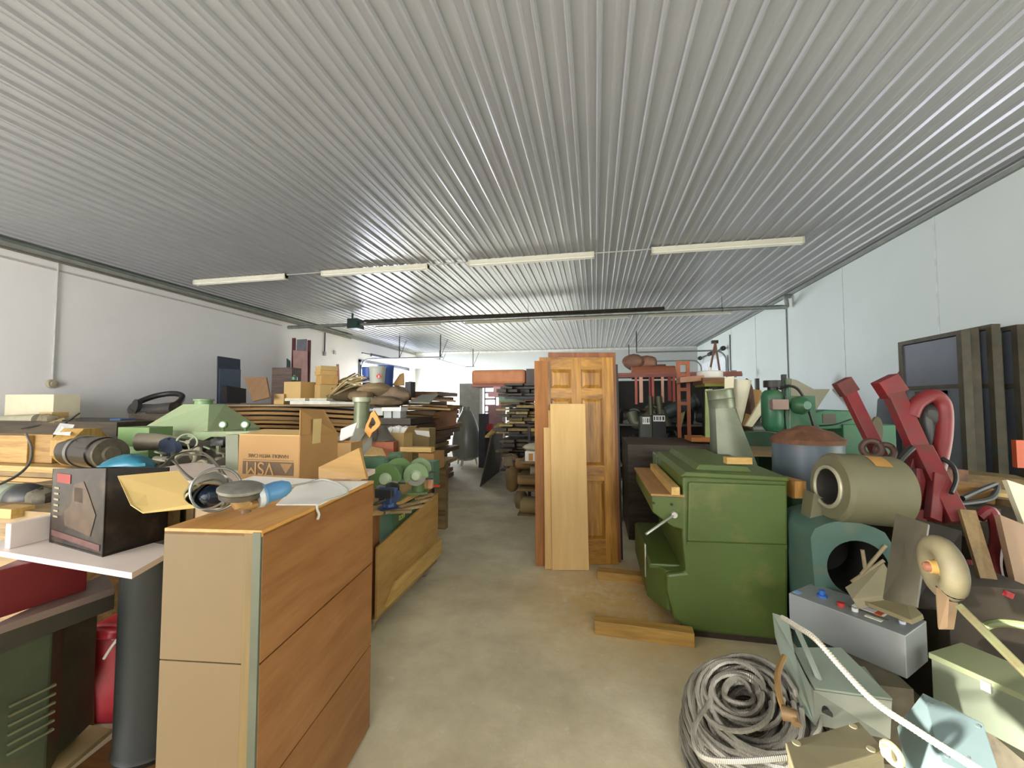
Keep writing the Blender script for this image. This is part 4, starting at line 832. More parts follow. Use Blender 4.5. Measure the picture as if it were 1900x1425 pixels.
# green-dark duct and pipes
obj('flexible_duct', MB().tube(smooth_path([Q(1172, 765, 7.35), Q(1180, 785, 7.3), Q(1195, 780, 7.3), Q(1215, 765, 7.3)], 8), 0.10, 14), paint('5a5c48', 0.5, 0.3, var=0.2), label='bent grey duct pipe at the left end of the parts rack', cat='duct')
obj('duct_pipe', MB().cyl(Q(1230, 768, 7.1), Q(1290, 742, 7.1), 0.12, 0.09, 20).cyl(Q(1288, 743, 7.1), Q(1293, 741, 7.1), 0.11, n=20), paint('4a5454', 0.4, 0.4, var=0.2), label='dark horizontal duct pipe on top of the parts rack', cat='duct')
for k, (px0, py0, px1, py1, r_) in enumerate(((1222, 735, 1228, 790, 0.05), (1207, 735, 1208, 770, 0.035), (1240, 790, 1228, 760, 0.05))):
    obj('steel_pipe', MB().cyl(Q(px0, py0, 7.0), Q(px1, py1, 7.0), r_, n=12), paint('50523f', 0.5, 0.4), label=['thick leaning pipe in the middle of the parts rack', 'thin upright pinkish pipe on the parts rack', 'short crossing pipe behind the barcode label'][k], cat='pipe')
def barcode(px, y, label, nb):
    a_ = Q(px[0], px[1], y); b_ = Q(px[2], px[3], y); mb = MB().bb((a_.x, y, b_.z), (b_.x, y+0.008, a_.z)); w = b_.x-a_.x; h = a_.z-b_.z
    t = thing('barcode_sticker', ((a_.x+b_.x)/2, y, b_.z), label, 'label')
    card = obj('card', mb, M_paper, t)
    mb = MB(); rr = random.Random(nb); x = a_.x+w*0.06
    while x < b_.x-w*0.08:
        ww = rr.choice((0.01, 0.018, 0.026)); mb.bb((x, y-0.002, b_.z+h*0.2), (min(x+ww, b_.x-w*0.05), y, a_.z-h*0.15)); x += ww+rr.choice((0.012, 0.02))
    obj('bars', mb, M_black, card)
pbox('parts_bin', (1188, 772, 1210, 845), 6.95, 0.22, paint('4a4f46', 0.6), 'grey green bin carrying the left barcode label', 'bin')
barcode((1192, 774, 1206, 787), 6.94, 'small square barcode label left of the wide one', 4)
pbox('parts_bin', (1211, 768, 1236, 845), 6.95, 0.22, paint('2a2a28', 0.6), 'black bin carrying the wide barcode label', 'bin')
barcode((1212, 771, 1234, 782), 6.94, 'wide white barcode label on the parts rack', 9)
pslab('olive_strip', [(1254, 792, 7.1), (1264, 792, 7.1), (1272, 757, 7.1), (1262, 757, 7.1)], 0.03, paint('8a8a50', 0.6), 'olive strip standing on the parts rack', 'strip')
pslab('lime_board', [(1309, 722, 5.3), (1322, 722, 5.3), (1324, 820, 5.3), (1309, 820, 5.3)], 0.03, paint('a3b070', 0.6), 'pale lime green board standing left of the duct elbow', 'board')
pbox('orange_board', (1283, 812, 1318, 820), 5.25, 0.4, paint('b06c30', 0.6), 'orange board end sticking out at the parts rack right end', 'board')
pbox('wood_crate', (1165, 826, 1325, 880), 5.0, 1.1, M_dark, 'low wooden crate full of parts behind the green planer', 'crate', z0=0)
# rolls and planks on top of rack
def roll(px0, px1, py, r_, y, mat, label, nm='paper_roll'):
    a_ = Q(px0, py, y); b_ = Q(px1, py, y); b_.z = a_.z
    t = obj(nm, MB().lathe(a_, b_-a_, [(0, r_*0.35), (0, r_), ((b_-a_).length, r_), ((b_-a_).length, r_*0.35)], 26, caps=True), mat, None, 0, label, 'roll')
    return t
obj('rack_deck', MB().bb((RX0, RY0, 2.051), (RX1-0.6, RY1, 2.08)), paint('8a5444', 0.7), label='reddish plank deck on top of the parts rack', cat='deck')
roll(1172, 1252, 692, 0.115, 7.55, paint('8e5238', 0.7), 'long reddish brown roll on top of the parts rack')
roll(1172, 1235, 683, 0.06, 7.95, paint('6a3c2c', 0.7), 'thinner dark brown roll behind the long reddish one on the rack')
obj('cloth_bundle', MB().blob(Q(1176, 672, 7.9), (0.20, 0.2, 0.15), 4, 0.1), paint('7c5a48', 0.8), label='rounded brown bundle at the left end on top of the rack', cat='bundle')
obj('cloth_bundle', MB().blob(Q(1200, 674, 7.95), (0.22, 0.2, 0.14), 9, 0.1), paint('8a6450', 0.8), label='rounded brown bundle second from left on top of the rack', cat='bundle')
for k, px in enumerate((1180, 1190, 1206, 1211, 1229, 1243, 1250)):
    a_ = Q(px, 706, 7.14); b_ = Q(px+(2, -1, 1, 0, 1, -2, 0)[k], 750-(k % 3)*3, 7.14)
    obj('slat', MB().bb((a_.x-0.02-(k % 2)*0.015, 7.12, b_.z), (a_.x+0.02, 7.15, 2.0)), [paint('a05040', 0.6), paint('c89a84', 0.6), paint('7c3430', 0.6)][k % 3], rackt)
# orange chair-like frame
t = thing('wooden_trestle', Q(1267, 755, 6.6), 'orange wooden ladder back frame standing before the parts rack', 'trestle')
yf2 = 6.6
for px in (1258.5, 1276.5):
    a_ = Q(px, 670, yf2); obj('upright', MB().bb((a_.x-0.025, yf2, 0.0), (a_.x+0.025, yf2+0.04, a_.z)), paint('a8603c', 0.55), t)
for py in (673, 695, 703, 722, 748):
    a_ = Q(1258, py, yf2); b_ = Q(1277, py, yf2); obj('rung', MB().bb((a_.x, yf2+0.004, a_.z-0.03), (b_.x, yf2+0.036, a_.z+0.02)), paint('a8603c', 0.55), t)
pslab('tan_board', [(1262, 700, 6.3), (1306, 696, 6.3), (1306, 706, 6.3), (1262, 710, 6.3)], 0.3, paint('b48268', 0.6), 'pinkish tan board lying level left of the white round lid', 'board')
# table with white round lid
t = thing('pedestal_table', (Q(1328, 710, 6.3).x, 6.5, 0), 'small brown table with yellow green edge behind the duct elbow', 'table')
a_ = Q(1304, 700, 6.2); b_ = Q(1348, 700, 6.2)
obj('table_top', MB().bb((a_.x, 6.2, a_.z-0.09), (b_.x, 6.8, a_.z-0.005)), wood('8e6032', '6c4624', 'X'), t)
obj('edge', MB().bb((a_.x+0.02, 6.19, a_.z-0.13), (b_.x-0.02, 6.79, a_.z-0.09)), paint('8c8a3c', 0.6), t)
obj('pedestal', MB().bb((a_.x+0.1, 6.3, 0), (b_.x-0.1, 6.7, a_.z-0.13)), M_dsteel, t)
cx_ = (a_.x+b_.x)/2
obj('drum_cover', MB().lathe((cx_, 6.45, a_.z-0.003), (0, 0, 1), [(0, 0.16), (0.02, 0.175), (0.09, 0.175), (0.105, 0.16), (0.11, 0.02)], 36).cyl((cx_, 6.45, a_.z+0.1), (cx_, 6.45, a_.z+0.16), 0.02, n=10), M_white, label='white round lid on the small brown table', cat='lid')
ya_ = 9.5; t = thing('tripod_stand', (Q(1327, 690, ya_).x, ya_, 0), 'tall brown A shaped stand behind the white round lid', 'stand')
for dx in (-12, 10):
    obj('leg', MB().cyl(Q(1327, 636, ya_), Q(1327+dx, 700, ya_), 0.022, n=8).cyl(Q(1327+dx, 700, ya_), Vector((Q(1327+dx*1.3, 718, ya_).x, ya_, 0.0)), 0.022, n=8), paint('7c5440', 0.6), t)
obj('head', MB().bb(Q(1321, 637, ya_), Q(1333, 631, ya_)+Vector((0, 0.08, 0))), M_dsteel, t)
pbox('wall_switch', (1356, 687, 1367, 700), 13.9, 0.1, paint('9a9a96', 0.5), 'small grey switch plate on the right wall behind the cream card', 'switch')
# ================================================================ left foreground
# white laminated shelf resting on the saw and the drum
SZ = 0.95
t = thing('laminate_shelf', (-2.1, 1.35, SZ-0.03), 'white laminate shelf with upstand lying under the black carton, front left', 'shelf')
s0 = QZ(-40, 1016, SZ); s1 = QZ(245, 1063, SZ); s2 = QZ(330, 1015, SZ); s3 = s0 + (s2-s1)*1.25
Mlam = paint('e3d6cc', 0.35, var=0.03)
obj('board', MB().slab([s0, s1, s2, s3], -0.022), Mlam, t)
d_ = (s1-s0).normalized(); pv = Vector((-d_.y, d_.x, 0))
u0 = QZ(8, 1018, SZ); u1 = u0 + (s2-s1).normalized()*0.02 + Vector((0.0, 0.50, 0))
obj('upstand', MB().prism([u0, u0+Vector((0.03, 0.0, 0)), u1+Vector((0.03, 0, 0)), u1], (0, 0, 0.105)), Mlam, t, bevel=0.003)
# black printed carton
c0 = QZ(190, 1034, SZ); c1 = QZ(91, 1006, SZ); c2 = QZ(310, 1000, SZ); h = 0.0
up = None
t = thing('printed_carton', (c0+c1+c2)/3, 'open black printed carton with one yellow flap folded down, on the white shelf', 'carton')
c3 = c1 + (c2-c0)
m_pr, n_, l_, b_ = _new('black_print')
tc = n_.new('ShaderNodeTexCoord'); vo = n_.new('ShaderNodeTexNoise'); vo.inputs['Scale'].default_value = 11; vo.inputs['Detail'].default_value = 5
cr = n_.new('ShaderNodeValToRGB'); cr.color_ramp.elements[0].color = (*lin('171310'), 1); cr.color_ramp.elements[1].color = (*lin('4c3a2c'), 1); cr.color_ramp.elements[0].position = 0.5; cr.color_ramp.elements[1].position = 0.72
l_.new(tc.outputs['Object'], vo.inputs['Vector']); l_.new(vo.outputs['Color'], cr.inputs['Fac']); l_.new(cr.outputs[0], b_.inputs['Base Color']); b_.inputs['Roughness'].default_value = 0.35
C4 = [c0, c2, c3, c1]
hs = [0.355, 0.325, 0.30, 0.325]
wt = 0.006; cm_ = (c0+c1+c2+c3)/4
for k in range(4):
    a_ = C4[k]; b2 = C4[(k+1) % 4]; nn = (cm_-(a_+b2)/2).normalized()*wt
    obj('side', MB().prism([a_, b2, b2+Vector((0, 0, hs[(k+1) % 4])), a_+Vector((0, 0, hs[k]))], nn), m_pr, t)
obj('base', MB().slab([p+Vector((0, 0, 0.006)) for p in C4], 0.005), m_pr, t)
fa = c0+Vector((0, 0, 0.372)); fb_ = c2+Vector((0, 0, 0.345))
def at_depth(px, py, s):
    d = ray(px, py); return Vector((0, 0, HC)) + d*s
sA = (fa-Vector((0, 0, HC))).length
f0 = at_depth(218, 883, 1.60); f1 = at_depth(331, 873, 1.68); f2 = at_depth(381, 931, 1.50); f3 = at_depth(372, 940, 1.49); f4 = at_depth(265, 951, 1.42); f5 = at_depth(242, 936, 1.44)
obj('flap', MB().slab([f0, f1, f2, f3, f4, f5], 0.004), paint('d8b872', 0.75, var=0.04), t, label='yellow inner side of the folded flap')
zd0 = Vector((0, 0, 1)); xw = (c0-c1); ff = lambda u, v: c1+xw*u+zd0*v-((c0-c1).normalized().cross(zd0))*(-0.0012)
for nm_, pl, cc_2 in (('print_picture', [(0.30, 0.09), (0.78, 0.07), (0.86, 0.16), (0.72, 0.24), (0.62, 0.29), (0.44, 0.27), (0.40, 0.18), (0.28, 0.15)], '4c3a2a'), ('print_picture', [(0.46, 0.20), (0.62, 0.20), (0.62, 0.26), (0.46, 0.26)], '6a5540'), ('print_picture', [(0.05, 0.035), (0.95, 0.02), (0.95, 0.045), (0.05, 0.06)], '5c3a34')):
    obj(nm_, MB().prism([ff(u, v) for u, v in pl], (c0-c1).normalized().cross(zd0)*0.0008), paint(cc_2, 0.4, var=0.35, scale=18), t)
txt = paint('b8a890', 0.5); redp = paint('8a2a20', 0.5)
xd = (c0-c1).normalized(); zd = Vector((0, 0, 1)); nf = xd.cross(zd).normalized()
obj('print_block', MB().prism([c1+xd*0.05+zd*0.27-nf*(-0.001), c1+xd*0.17+zd*0.27+nf*0.001, c1+xd*0.17+zd*0.31+nf*0.001, c1+xd*0.05+zd*0.31+nf*0.001], nf*0.001), redp, t, label='dull red printed bar')
for k in range(6): obj('print_line', MB().prism([c1+xd*0.03+zd*(0.24-0.025*k)+nf*0.001, c1+xd*0.07+zd*(0.24-0.025*k)+nf*0.001, c1+xd*0.07+zd*(0.248-0.025*k)+nf*0.001, c1+xd*0.03+zd*(0.248-0.025*k)+nf*0.001], nf*0.001), paint('8f8468', 0.5), t)
# table saw: dark cast table and green base
t = thing('table_saw', (-2.2, 1.45, 0), 'old dark green machine base with grey table top carrying a maroon case, bottom left', 'machine')
TZ = 0.74
q0 = QZ(212, 1090, TZ); q1 = QZ(-60, 1182, TZ); q2 = q0 + Vector((-0.30, 0.16, 0)); q3 = q1 + Vector((-0.15, 0.50, 0))
obj('table', MB().slab([q0, q1, q3, q2], 0.03), paint('8c7c74', 0.4, 0.4, var=0.1), t)
obj('apron', MB().prism([q0+Vector((-0.01, 0.01, -0.03)), q1+Vector((0, 0.01, -0.03)), q3+Vector((0, 0, -0.03)), q2+Vector((0, 0, -0.03))], (0, 0, -0.07)), paint('38342a', 0.6, var=0.2), t)
Msaw = paint('3a4430', 0.5, var=0.25, dirt='5a4e34', dirt_amt=0.4)
b0 = q0*0.42+q1*0.58; b0 = b0 + Vector((0, 0.05, 0))
obj('base', MB().prism([Vector((b0.x, b0.y, TZ-0.10)), Vector((q1.x, q1.y+0.05, TZ-0.10)), Vector((q3.x, q3.y, TZ-0.10)), Vector((b0.x-0.1, b0.y+0.1, TZ-0.10))], (0, 0, -(TZ-0.16))), Msaw, t, bevel=0.01)
k0 = QZ(20, 1440, 0.05); k1 = QZ(128, 1358, 0.05)
obj('foot_tube', MB().cyl(k0, k1, 0.045, n=18), paint('5c6a4c', 0.45, var=0.15), t)
obj('foot_tube', MB().cyl(k0+Vector((-0.5, 0.25, 0)), k1+Vector((-0.3, 0.45, 0)), 0.045, n=18), paint('5c6a4c', 0.45, var=0.15), t)
for i in range(6):
    p = Vector((b0.x*0.75+q1.x*0.25, 0, 0.25+0.035*i)); yv = b0.y*0.75+(q1.y+0.05)*0.25
    obj('vent_louvre', MB().box((p.x, yv-0.004, p.z), (0.13, 0.012, 0.008), rz=atan2(q1.y-b0.y, q1.x-b0.x)), paint('6a6c50', 0.5), t)
obj('lever_arm', MB().tube([q0+Vector((-0.30, 0.06, -0.12)), q0+Vector((-0.28, 0.08, -0.45)), q0+Vector((-0.34, 0.1, -0.6))], 0.03, 8).blob(q0+Vector((-0.30, 0.05, -0.28)), (0.06, 0.05, 0.09), 6, 0.15), Msaw, t)
# maroon case on the saw table, under the shelf
q = QZ(155, 1098, TZ); q_ = QZ(-60, 1168, TZ)
obj('maroon_case', MB().prism([q+Vector((0, 0.01, 0.002)), q_+Vector((0, 0.01, 0.002)), q_+Vector((-0.1, 0.42, 0.002)), q+Vector((-0.22, 0.13, 0.002))], (0, 0, SZ-TZ-0.026)), paint('6a1b1e', 0.45, var=0.08), bevel=0.012, label='maroon case lying on the old machine table under the white shelf', cat='case')
# black drum column
dq = QZ(268, 1392, 0.05)
obj('black_drum', MB().lathe((dq.x-0.02, dq.y+0.05, 0.03), (0, 0, 1), [(0, 0.135), (0.02, 0.142), (0.04, 0.135), (SZ-0.08, 0.135), (SZ-0.065, 0.142), (SZ-0.058, 0.13)], 32), paint('1e211f', 0.5, var=0.15), label='tall black cylindrical drum standing between red tote and wooden cabinet', cat='drum')
obj('floor_board', MB().slab([QZ(120, 1440, 0.028), QZ(330, 1500, 0.028), QZ(330, 1375, 0.028), QZ(215, 1365, 0.028)], -0.027), wood('74501f', '5a3c18', 'X'), label='brown board on the floor under the black drum', cat='board')
obj('floor_board', MB().slab([QZ(40, 1430, 0.02), QZ(112, 1432, 0.02), QZ(208, 1352, 0.02), QZ(140, 1340, 0.02)], -0.02), paint('8c7a52', 0.75), label='pale cardboard strip on the floor left of the brown board', cat='cardboard')
# red tote
rt = QZ(205, 1350, 0.0)
t = thing('red_tote', (rt.x-0.02, rt.y+0.12, 0), 'red plastic tote with lid between the old machine and the black drum', 'tote')
Mrp = paint('a01f2a', 0.4, var=0.08)
FT = fr((rt.x, rt.y+0.02, 0), R(12))
def frus(F, a, b, z0, z1, m_, grow):
    return [F(a[0], a[1], z0), F(b[0], a[1], z0), F(b[0], b[1], z0), F(a[0], b[1], z0), F(a[0]-grow, a[1]-grow, z1), F(b[0]+grow, a[1]-grow, z1), F(b[0]+grow, b[1]+grow, z1), F(a[0]-grow, b[1]+grow, z1)]
bxf = [(3,2,1,0), (4,5,6,7), (0,1,5,4), (1,2,6,5), (2,3,7,6), (3,0,4,7)]
obj('bin', MB().add(frus(FT, (-0.13, 0), (0.14, 0.34), 0, 0.42, 0, 0.02), bxf), paint('7c1820', 0.4, var=0.1), t, bevel=0.008)
obj('lid', MB().add(frus(FT, (-0.165, -0.035), (0.175, 0.375), 0.42, 0.46, 0, -0.008), bxf).add(frus(FT, (-0.13, 0.0), (0.14, 0.34), 0.46, 0.475, 0, -0.01), bxf), Mrp, t, bevel=0.01)
obj('strap', MB().tube(smooth_path([Q(248, 1162, 1.60), Q(228, 1176, 1.55), Q(210, 1196, 1.53), Q(193, 1222, 1.53)], 5), 0.006, 6), M_white, t, label='white strap')
pbox('timber_post', (150, 1180, 166, 1330), 1.62, 0.05, wood('a08c5c', '84703f', 'Z'), 'short pale upright board between the old machine and the red tote', 'board', z0=0)
pbox('beige_tote', (208, 1075, 250, 1150), 2.1, 0.35, paint('b3a268', 0.7), 'beige box glimpsed under the white shelf beside the black drum', 'box', z0=0)
# stock below and behind: greenish motor etc. on crates
obj('crate', MB().bb((-4.3, 1.75, 0), (-2.90, 2.08, 0.97)), M_oldx, label='weathered plank crate supporting the motor at the left edge', cat='crate')
t = thing('electric_motor', Q(40, 940, 1.95), 'grimy grey green electric motor at the left edge behind the black carton', 'motor')
m0 = Q(-30, 922, 2.0); m1 = Q(40, 926, 1.98)
obj('housing', MB().lathe(m0, m1-m0, [(0, 0.07), (0.04, 0.095), ((m1-m0).length-0.03, 0.095), ((m1-m0).length, 0.07)], 26), paint('7c8470', 0.45, var=0.15), t)
m2 = Q(66, 925, 1.96)
obj('end_bell', MB().lathe(m1, m2-m1, [(0, 0.09), (0.03, 0.10), (0.10, 0.09), ((m2-m1).length, 0.05)], 26), M_dsteel, t)
obj('flange', MB().blob(Q(78, 928, 1.95), (0.10, 0.08, 0.075), 8, 0.2), M_grime, t)
pbox('pine_block', (-20, 944, 20, 962), 1.7, 0.1, M_pine, 'small yellow pine block at the left edge', 'block')
# ---- on top of the wooden cabinet
obj('paper_sheet', MB().slab([QZ(512, 936, ZT+0.004), QZ(594, 936, ZT+0.004), QZ(683, 893, ZT+0.004), QZ(560, 892, ZT+0.004)], -0.003), M_paper, label='bright white paper sheet on the cabinet top, nearest the aisle', cat='paper')
obj('paper_sheet', MB().slab([QZ(400, 905, ZT+0.003), QZ(520, 905, ZT+0.003), QZ(585, 889, ZT+0.003), QZ(470, 883, ZT+0.003)], -0.0025), M_paper, label='white paper sheet behind the disc grinder on the bench', cat='paper')
t = thing('disc_grinder', QZ(480, 950, ZT), 'blue handheld disc grinder lying upside down on the wooden cabinet', 'power tool')
gc = QZ(456, 948, ZT) + Vector((0, 0, 0.036)); yg = gc.y
dcn = at_depth(447, 908, 1.12)
obj('disc', MB().lathe(dcn-Vector((0, 0, 0.004)), Vector((0.12, -0.10, 1)), [(0, 0.052), (0.004, 0.055), (0.010, 0.055), (0.014, 0.048)], 36), paint('7c7a70', 0.5, 0.3, var=0.3, scale=30), t, label='grey abrasive disc')
obj('guard', MB().lathe(dcn-Vector((0, 0, 0.022)), Vector((0.12, -0.10, 1)), [(0, 0.03), (0.004, 0.050), (0.018, 0.052)], 30, caps=False), M_dsteel, t)
obj('gear_head', MB().cyl(dcn-Vector((0, 0, 0.012)), at_depth(455, 938, 1.12), 0.030, 0.026, 18).blob(at_depth(457, 932, 1.13), (0.036, 0.03, 0.024), 2, 0.1), paint('8a6a3c', 0.4, 0.4, var=0.2), t)
obj('arbor', MB().cyl(at_depth(455, 936, 1.12), at_depth(457, 951, 1.12), 0.012, n=12), paint('5a3c28', 0.5), t)
h0 = at_depth(480, 921, 1.14); h1 = at_depth(536, 903, 1.21)
obj('motor_body', MB().lathe(h0, h1-h0, [(0, 0.028), (0.012, 0.031), (0.02, 0.026), ((h1-h0).length*0.55, 0.027), ((h1-h0).length*0.8, 0.024), ((h1-h0).length, 0.016)], 24), paint('4d7da3', 0.45, var=0.12), t)
obj('collar', MB().lathe(h0-(h1-h0).normalized()*0.008, h1-h0, [(0, 0.029), (0.012, 0.032), (0.016, 0.03)], 24), paint('b8bcc0', 0.4, 0.4), t)
obj('power_cord', MB().tube(smooth_path([h1, QZ(565, 897, ZT+0.02), QZ(600, 890, ZT+0.012), QZ(630, 899, ZT+0.01), QZ(644, 915, ZT+0.008), F(0.006, 0.30, ZT+0.008), F(0.012, 0.29, ZT-0.03), F(0.012, 0.28, ZT-0.045)], 8), 0.0045, 8), paint('b8b8ae', 0.5), t)
# chrome work lamp and black junk left of the grinder
t = thing('work_lamp', QZ(392, 930, ZT-0.02), 'chrome bowl work lamp lying at the left end of the cabinet top', 'lamp')
lc = at_depth(394, 905, 1.42)
obj('reflector', MB().lathe(lc, Vector((0.3, -0.5, -0.55)), [(-0.05, 0.012), (-0.045, 0.03), (-0.02, 0.055), (0.01, 0.068), (0.035, 0.072), (0.036, 0.068), (0.01, 0.062), (-0.02, 0.05), (-0.04, 0.02)], 32, caps=False), paint('c9c4b4', 0.12, 1.0, var=0.05), t)
obj('bulb_housing', MB().blob(at_depth(398, 918, 1.40), (0.05, 0.045, 0.035), 4, 0.08), paint('16222e', 0.15), t, label='dark glossy bulb housing')
obj('wire_guard', MB().torus(at_depth(402, 908, 1.38), (0.6, -0.5, 0.1), 0.07, 0.004, 30, 6).torus(at_depth(396, 915, 1.38), (0.1, -0.6, 0.6), 0.06, 0.0035, 30, 6), M_steel, t)
obj('power_tool', MB().blob(QZ(400, 945, ZT-0.01)+Vector((0, 0.1, 0.02)), (0.09, 0.04, 0.035), 9, 0.2), M_black, label='black tool lying between the lamp and the disc grinder', cat='power tool')
obj('narrow_stand', MB().bb((-1.72, 1.52, 0), (-1.37, 1.88, 1.12)), M_oldz, label='wooden stand left of the cabinet under the work lamp', cat='stand')
# ---- printed carton VSM
k0 = Q(447, 884, 2.02); k1 = Q(557, 887, 2.0); zb = CZ + 0.002; ztp = Q(500, 808, 2.0).z
t = thing('cardboard_carton', ((k0.x+k1.x)/2, 2.1, zb), 'brown cardboard carton printed upside down, open with tall flap, on the pale bench', 'carton')
Wc = k1.x-k0.x; Dc = 0.30
FC = fr((k0.x, 2.0, 0), R(-2)); hC = ztp
def wall4(F, w, d, z0, z1, th, mat, parent, nm='side'):
    obj(nm, lbox(MB(), F, (0, 0, z0), (w, th, z1)), mat, parent); obj(nm, lbox(MB(), F, (0, d-th, z0), (w, d, z1)), mat, parent)
    obj(nm, lbox(MB(), F, (0, th, z0), (th, d-th, z1)), mat, parent); obj(nm, lbox(MB(), F, (w-th, th, z0), (w, d-th, z1)), mat, parent)
wall4(FC, Wc, Dc, zb, hC, 0.006, M_card, t)
obj('flap', MB().slab([FC(0, 0.002, hC), FC(Wc, 0.002, hC), FC(Wc-0.02, 0.15, hC+0.02), FC(0.02, 0.15, hC+0.02)], 0.005), M_cardl, t)
sx1 = FC(Wc, 0, 0)
obj('side_panel', lbox(MB(), FC, (Wc+0.001, 0.0, zb), (Wc+0.006, Dc+0.02, hC)), M_card2, t)
fl0 = Q(557, 808, 2.0); 
obj('tall_flap', MB().slab([FC(Wc, 0.0, hC), FC(Wc+0.01, Dc, hC), Q(600, 760, 2.28), Q(556, 760, 2.0)], 0.005), M_card2, t, label='tall upright side flap')
obj('bottom', lbox(MB(), FC, (0.006, 0.006, zb), (Wc-0.006, Dc-0.006, zb+0.006)), M_card, t)
obj('packing_tape', MB().slab([FC(Wc+0.007, 0.09, hC-0.05), FC(Wc+0.007, 0.16, hC-0.05), FC(Wc+0.012, 0.16, hC+0.09), FC(Wc+0.012, 0.09, hC+0.09)], 0.001), paint('c9b078', 0.3), t)
M_ink = paint('5e4a34', 0.7)
xn = FC(-1, 0, 0)-FC(0, 0, 0); ce = lambda u, v: FC(Wc*u, -0.0012, zb+(hC-zb)*v)
# printed bar (dark) with letters reversed out, upside down: x axis points left, y axis points down
bar = MB().prism([ce(0.08, 0.13), ce(0.92, 0.13), ce(0.92, 0.42), ce(0.08, 0.42)], FC(0, -0.0006, 0)-FC(0, 0, 0))
pbar = obj('print_bar', bar, M_ink, t)
text('lettering', 'VSM', 0.105, M_card, pbar, ce(0.37, 0.275)+(FC(0, -0.002, 0)-FC(0, 0, 0)), xn, (0, 0, -1), 0.0008)
obj('print_triangle', MB().prism([ce(0.70, 0.39), ce(0.90, 0.39), ce(0.80, 0.17)], FC(0, -0.0012, 0)-FC(0, 0, 0)), paint('8e6c40', 0.7), t)
obj('print_line', MB().prism([ce(0.08, 0.45), ce(0.92, 0.45), ce(0.92, 0.46), ce(0.08, 0.46)], FC(0, -0.0006, 0)-FC(0, 0, 0)), M_ink, t)
text('lettering', 'HANDLE WITH CARE', 0.028, M_ink, t, ce(0.50, 0.55)+(FC(0, -0.001, 0)-FC(0, 0, 0)), xn, (0, 0, -1), 0.0006)
# plywood wedge and panels behind cabinet
obj('plywood_wedge', MB().prism([Q(591, 888, 1.99), Q(680, 889, 1.99), Q(666, 831, 2.05), Q(591, 867, 2.0)], (0, 0.02, 0)), wood('b58e4c', '9c763a', 'X', 3), label='plywood wedge with sloping top behind the wooden cabinet', cat='board')
pslab('grey_board', [(426, 884, 2.3), (449, 884, 2.3), (449, 806, 2.3), (426, 806, 2.3)], 0.03, paint('6c7058', 0.6), 'grey green panel standing left of the printed carton', 'panel')
# ================================================================ cart load: bench grinders, vise, motor
M_gg = paint('5c7a44', 0.4, var=0.1, dirt='7a7656', dirt_amt=0.3)
def grinder(pos, yaw, s, label, guard_mat, big=1.0):
    t = thing('bench_grinder', pos, label, 'bench grinder', 'bench grinders on the cart'); p = Vector(pos)
    ax = Vector((cos(yaw), sin(yaw), 0)); h = 0.17*s; c = p+Vector((0, 0, h))
    obj('motor', MB().lathe(c-ax*0.11*s, ax, [(0, 0.045*s), (0.02*s, 0.065*s), (0.2*s, 0.065*s), (0.22*s, 0.045*s)], 26), M_gg, t)
    sd = Vector((-ax.y, ax.x, 0))
    obj('pedestal', MB().prism([p-ax*0.07*s-sd*0.08*s, p+ax*0.07*s-sd*0.08*s, p+ax*0.07*s+sd*0.08*s, p-ax*0.07*s+sd*0.08*s], (0, 0, 0.02*s)).cyl(p+Vector((0, 0, 0.015)), c, 0.05*s, 0.045*s, 18), M_gg, t)
    for k, e in enumerate((-1, 1)):
        g = c+ax*e*0.15*s; N = 22
        pts = [g + (sd*cos(a)+Vector((0, 0, 1))*sin(a))*0.095*s*big for a in [(-0.15+ (1.25*pi)*i/N)+ (0 if e < 0 else 0) for i in range(N+1)]] + [g]
        gd = obj('wheel_guard', MB().prism([q-ax*0.02*s for q in pts], ax*0.04*s, smooth=False), guard_mat, t, bevel=0.003)
        obj('grinding_wheel', MB().cyl(g-ax*0.012*s, g+ax*0.012*s, 0.08*s*big, n=28), paint('8e8a80', 0.8), gd)
        obj('hub', MB().lathe(g+ax*e*0.018*s, ax*e, [(0, 0.045*s), (0.012*s, 0.042*s), (0.03*s, 0.03*s), (0.034*s, 0.005)], 20), paint('aab898', 0.45), gd)
        obj('tool_rest', MB().box(g+sd*0.10*s-Vector((0, 0, 0.03*s)), (0.03*s, 0.06*s, 0.008), rz=yaw), M_dsteel, t)
    return t
CT = 0.842
g1 = QZ(722, 936, CT); grinder((g1.x-0.06, g1.y+0.17, CT), R(-80), 1.05, 'green bench grinder nearest the wooden cabinet, big half round guard', M_gg, 1.1)
g2 = QZ(762, 926, CT); grinder((g2.x-0.03, g2.y+0.20, CT), R(-72), 1.0, 'second green bench grinder with pale knob, further along the cart', paint('7c9468', 0.4, var=0.1))
# vise
t = thing('bench_vise', QZ(716, 948, CT), 'blue bench vise at the near corner of the cart', 'vise')
v = QZ(714, 948, CT)
Mv = paint('3a507c', 0.4, 0.2, var=0.2, dirt='5e5c58', dirt_amt=0.4)
obj('base', MB().lathe((v.x, v.y+0.06, CT), (0, 0, 1), [(0, 0.075), (0.012, 0.078), (0.02, 0.05), (0.05, 0.045)], 26), Mv, t)
obj('body', MB().bb((v.x-0.045, v.y-0.01, CT+0.045), (v.x+0.05, v.y+0.15, CT+0.11)), Mv, t, bevel=0.01)
obj('jaw', MB().bb((v.x-0.06, v.y+0.02, CT+0.10), (v.x+0.065, v.y+0.06, CT+0.15)), Mv, t, bevel=0.006)
obj('jaw', MB().bb((v.x-0.06, v.y-0.035, CT+0.09), (v.x+0.065, v.y-0.005, CT+0.15)), M_dsteel, t, bevel=0.006)
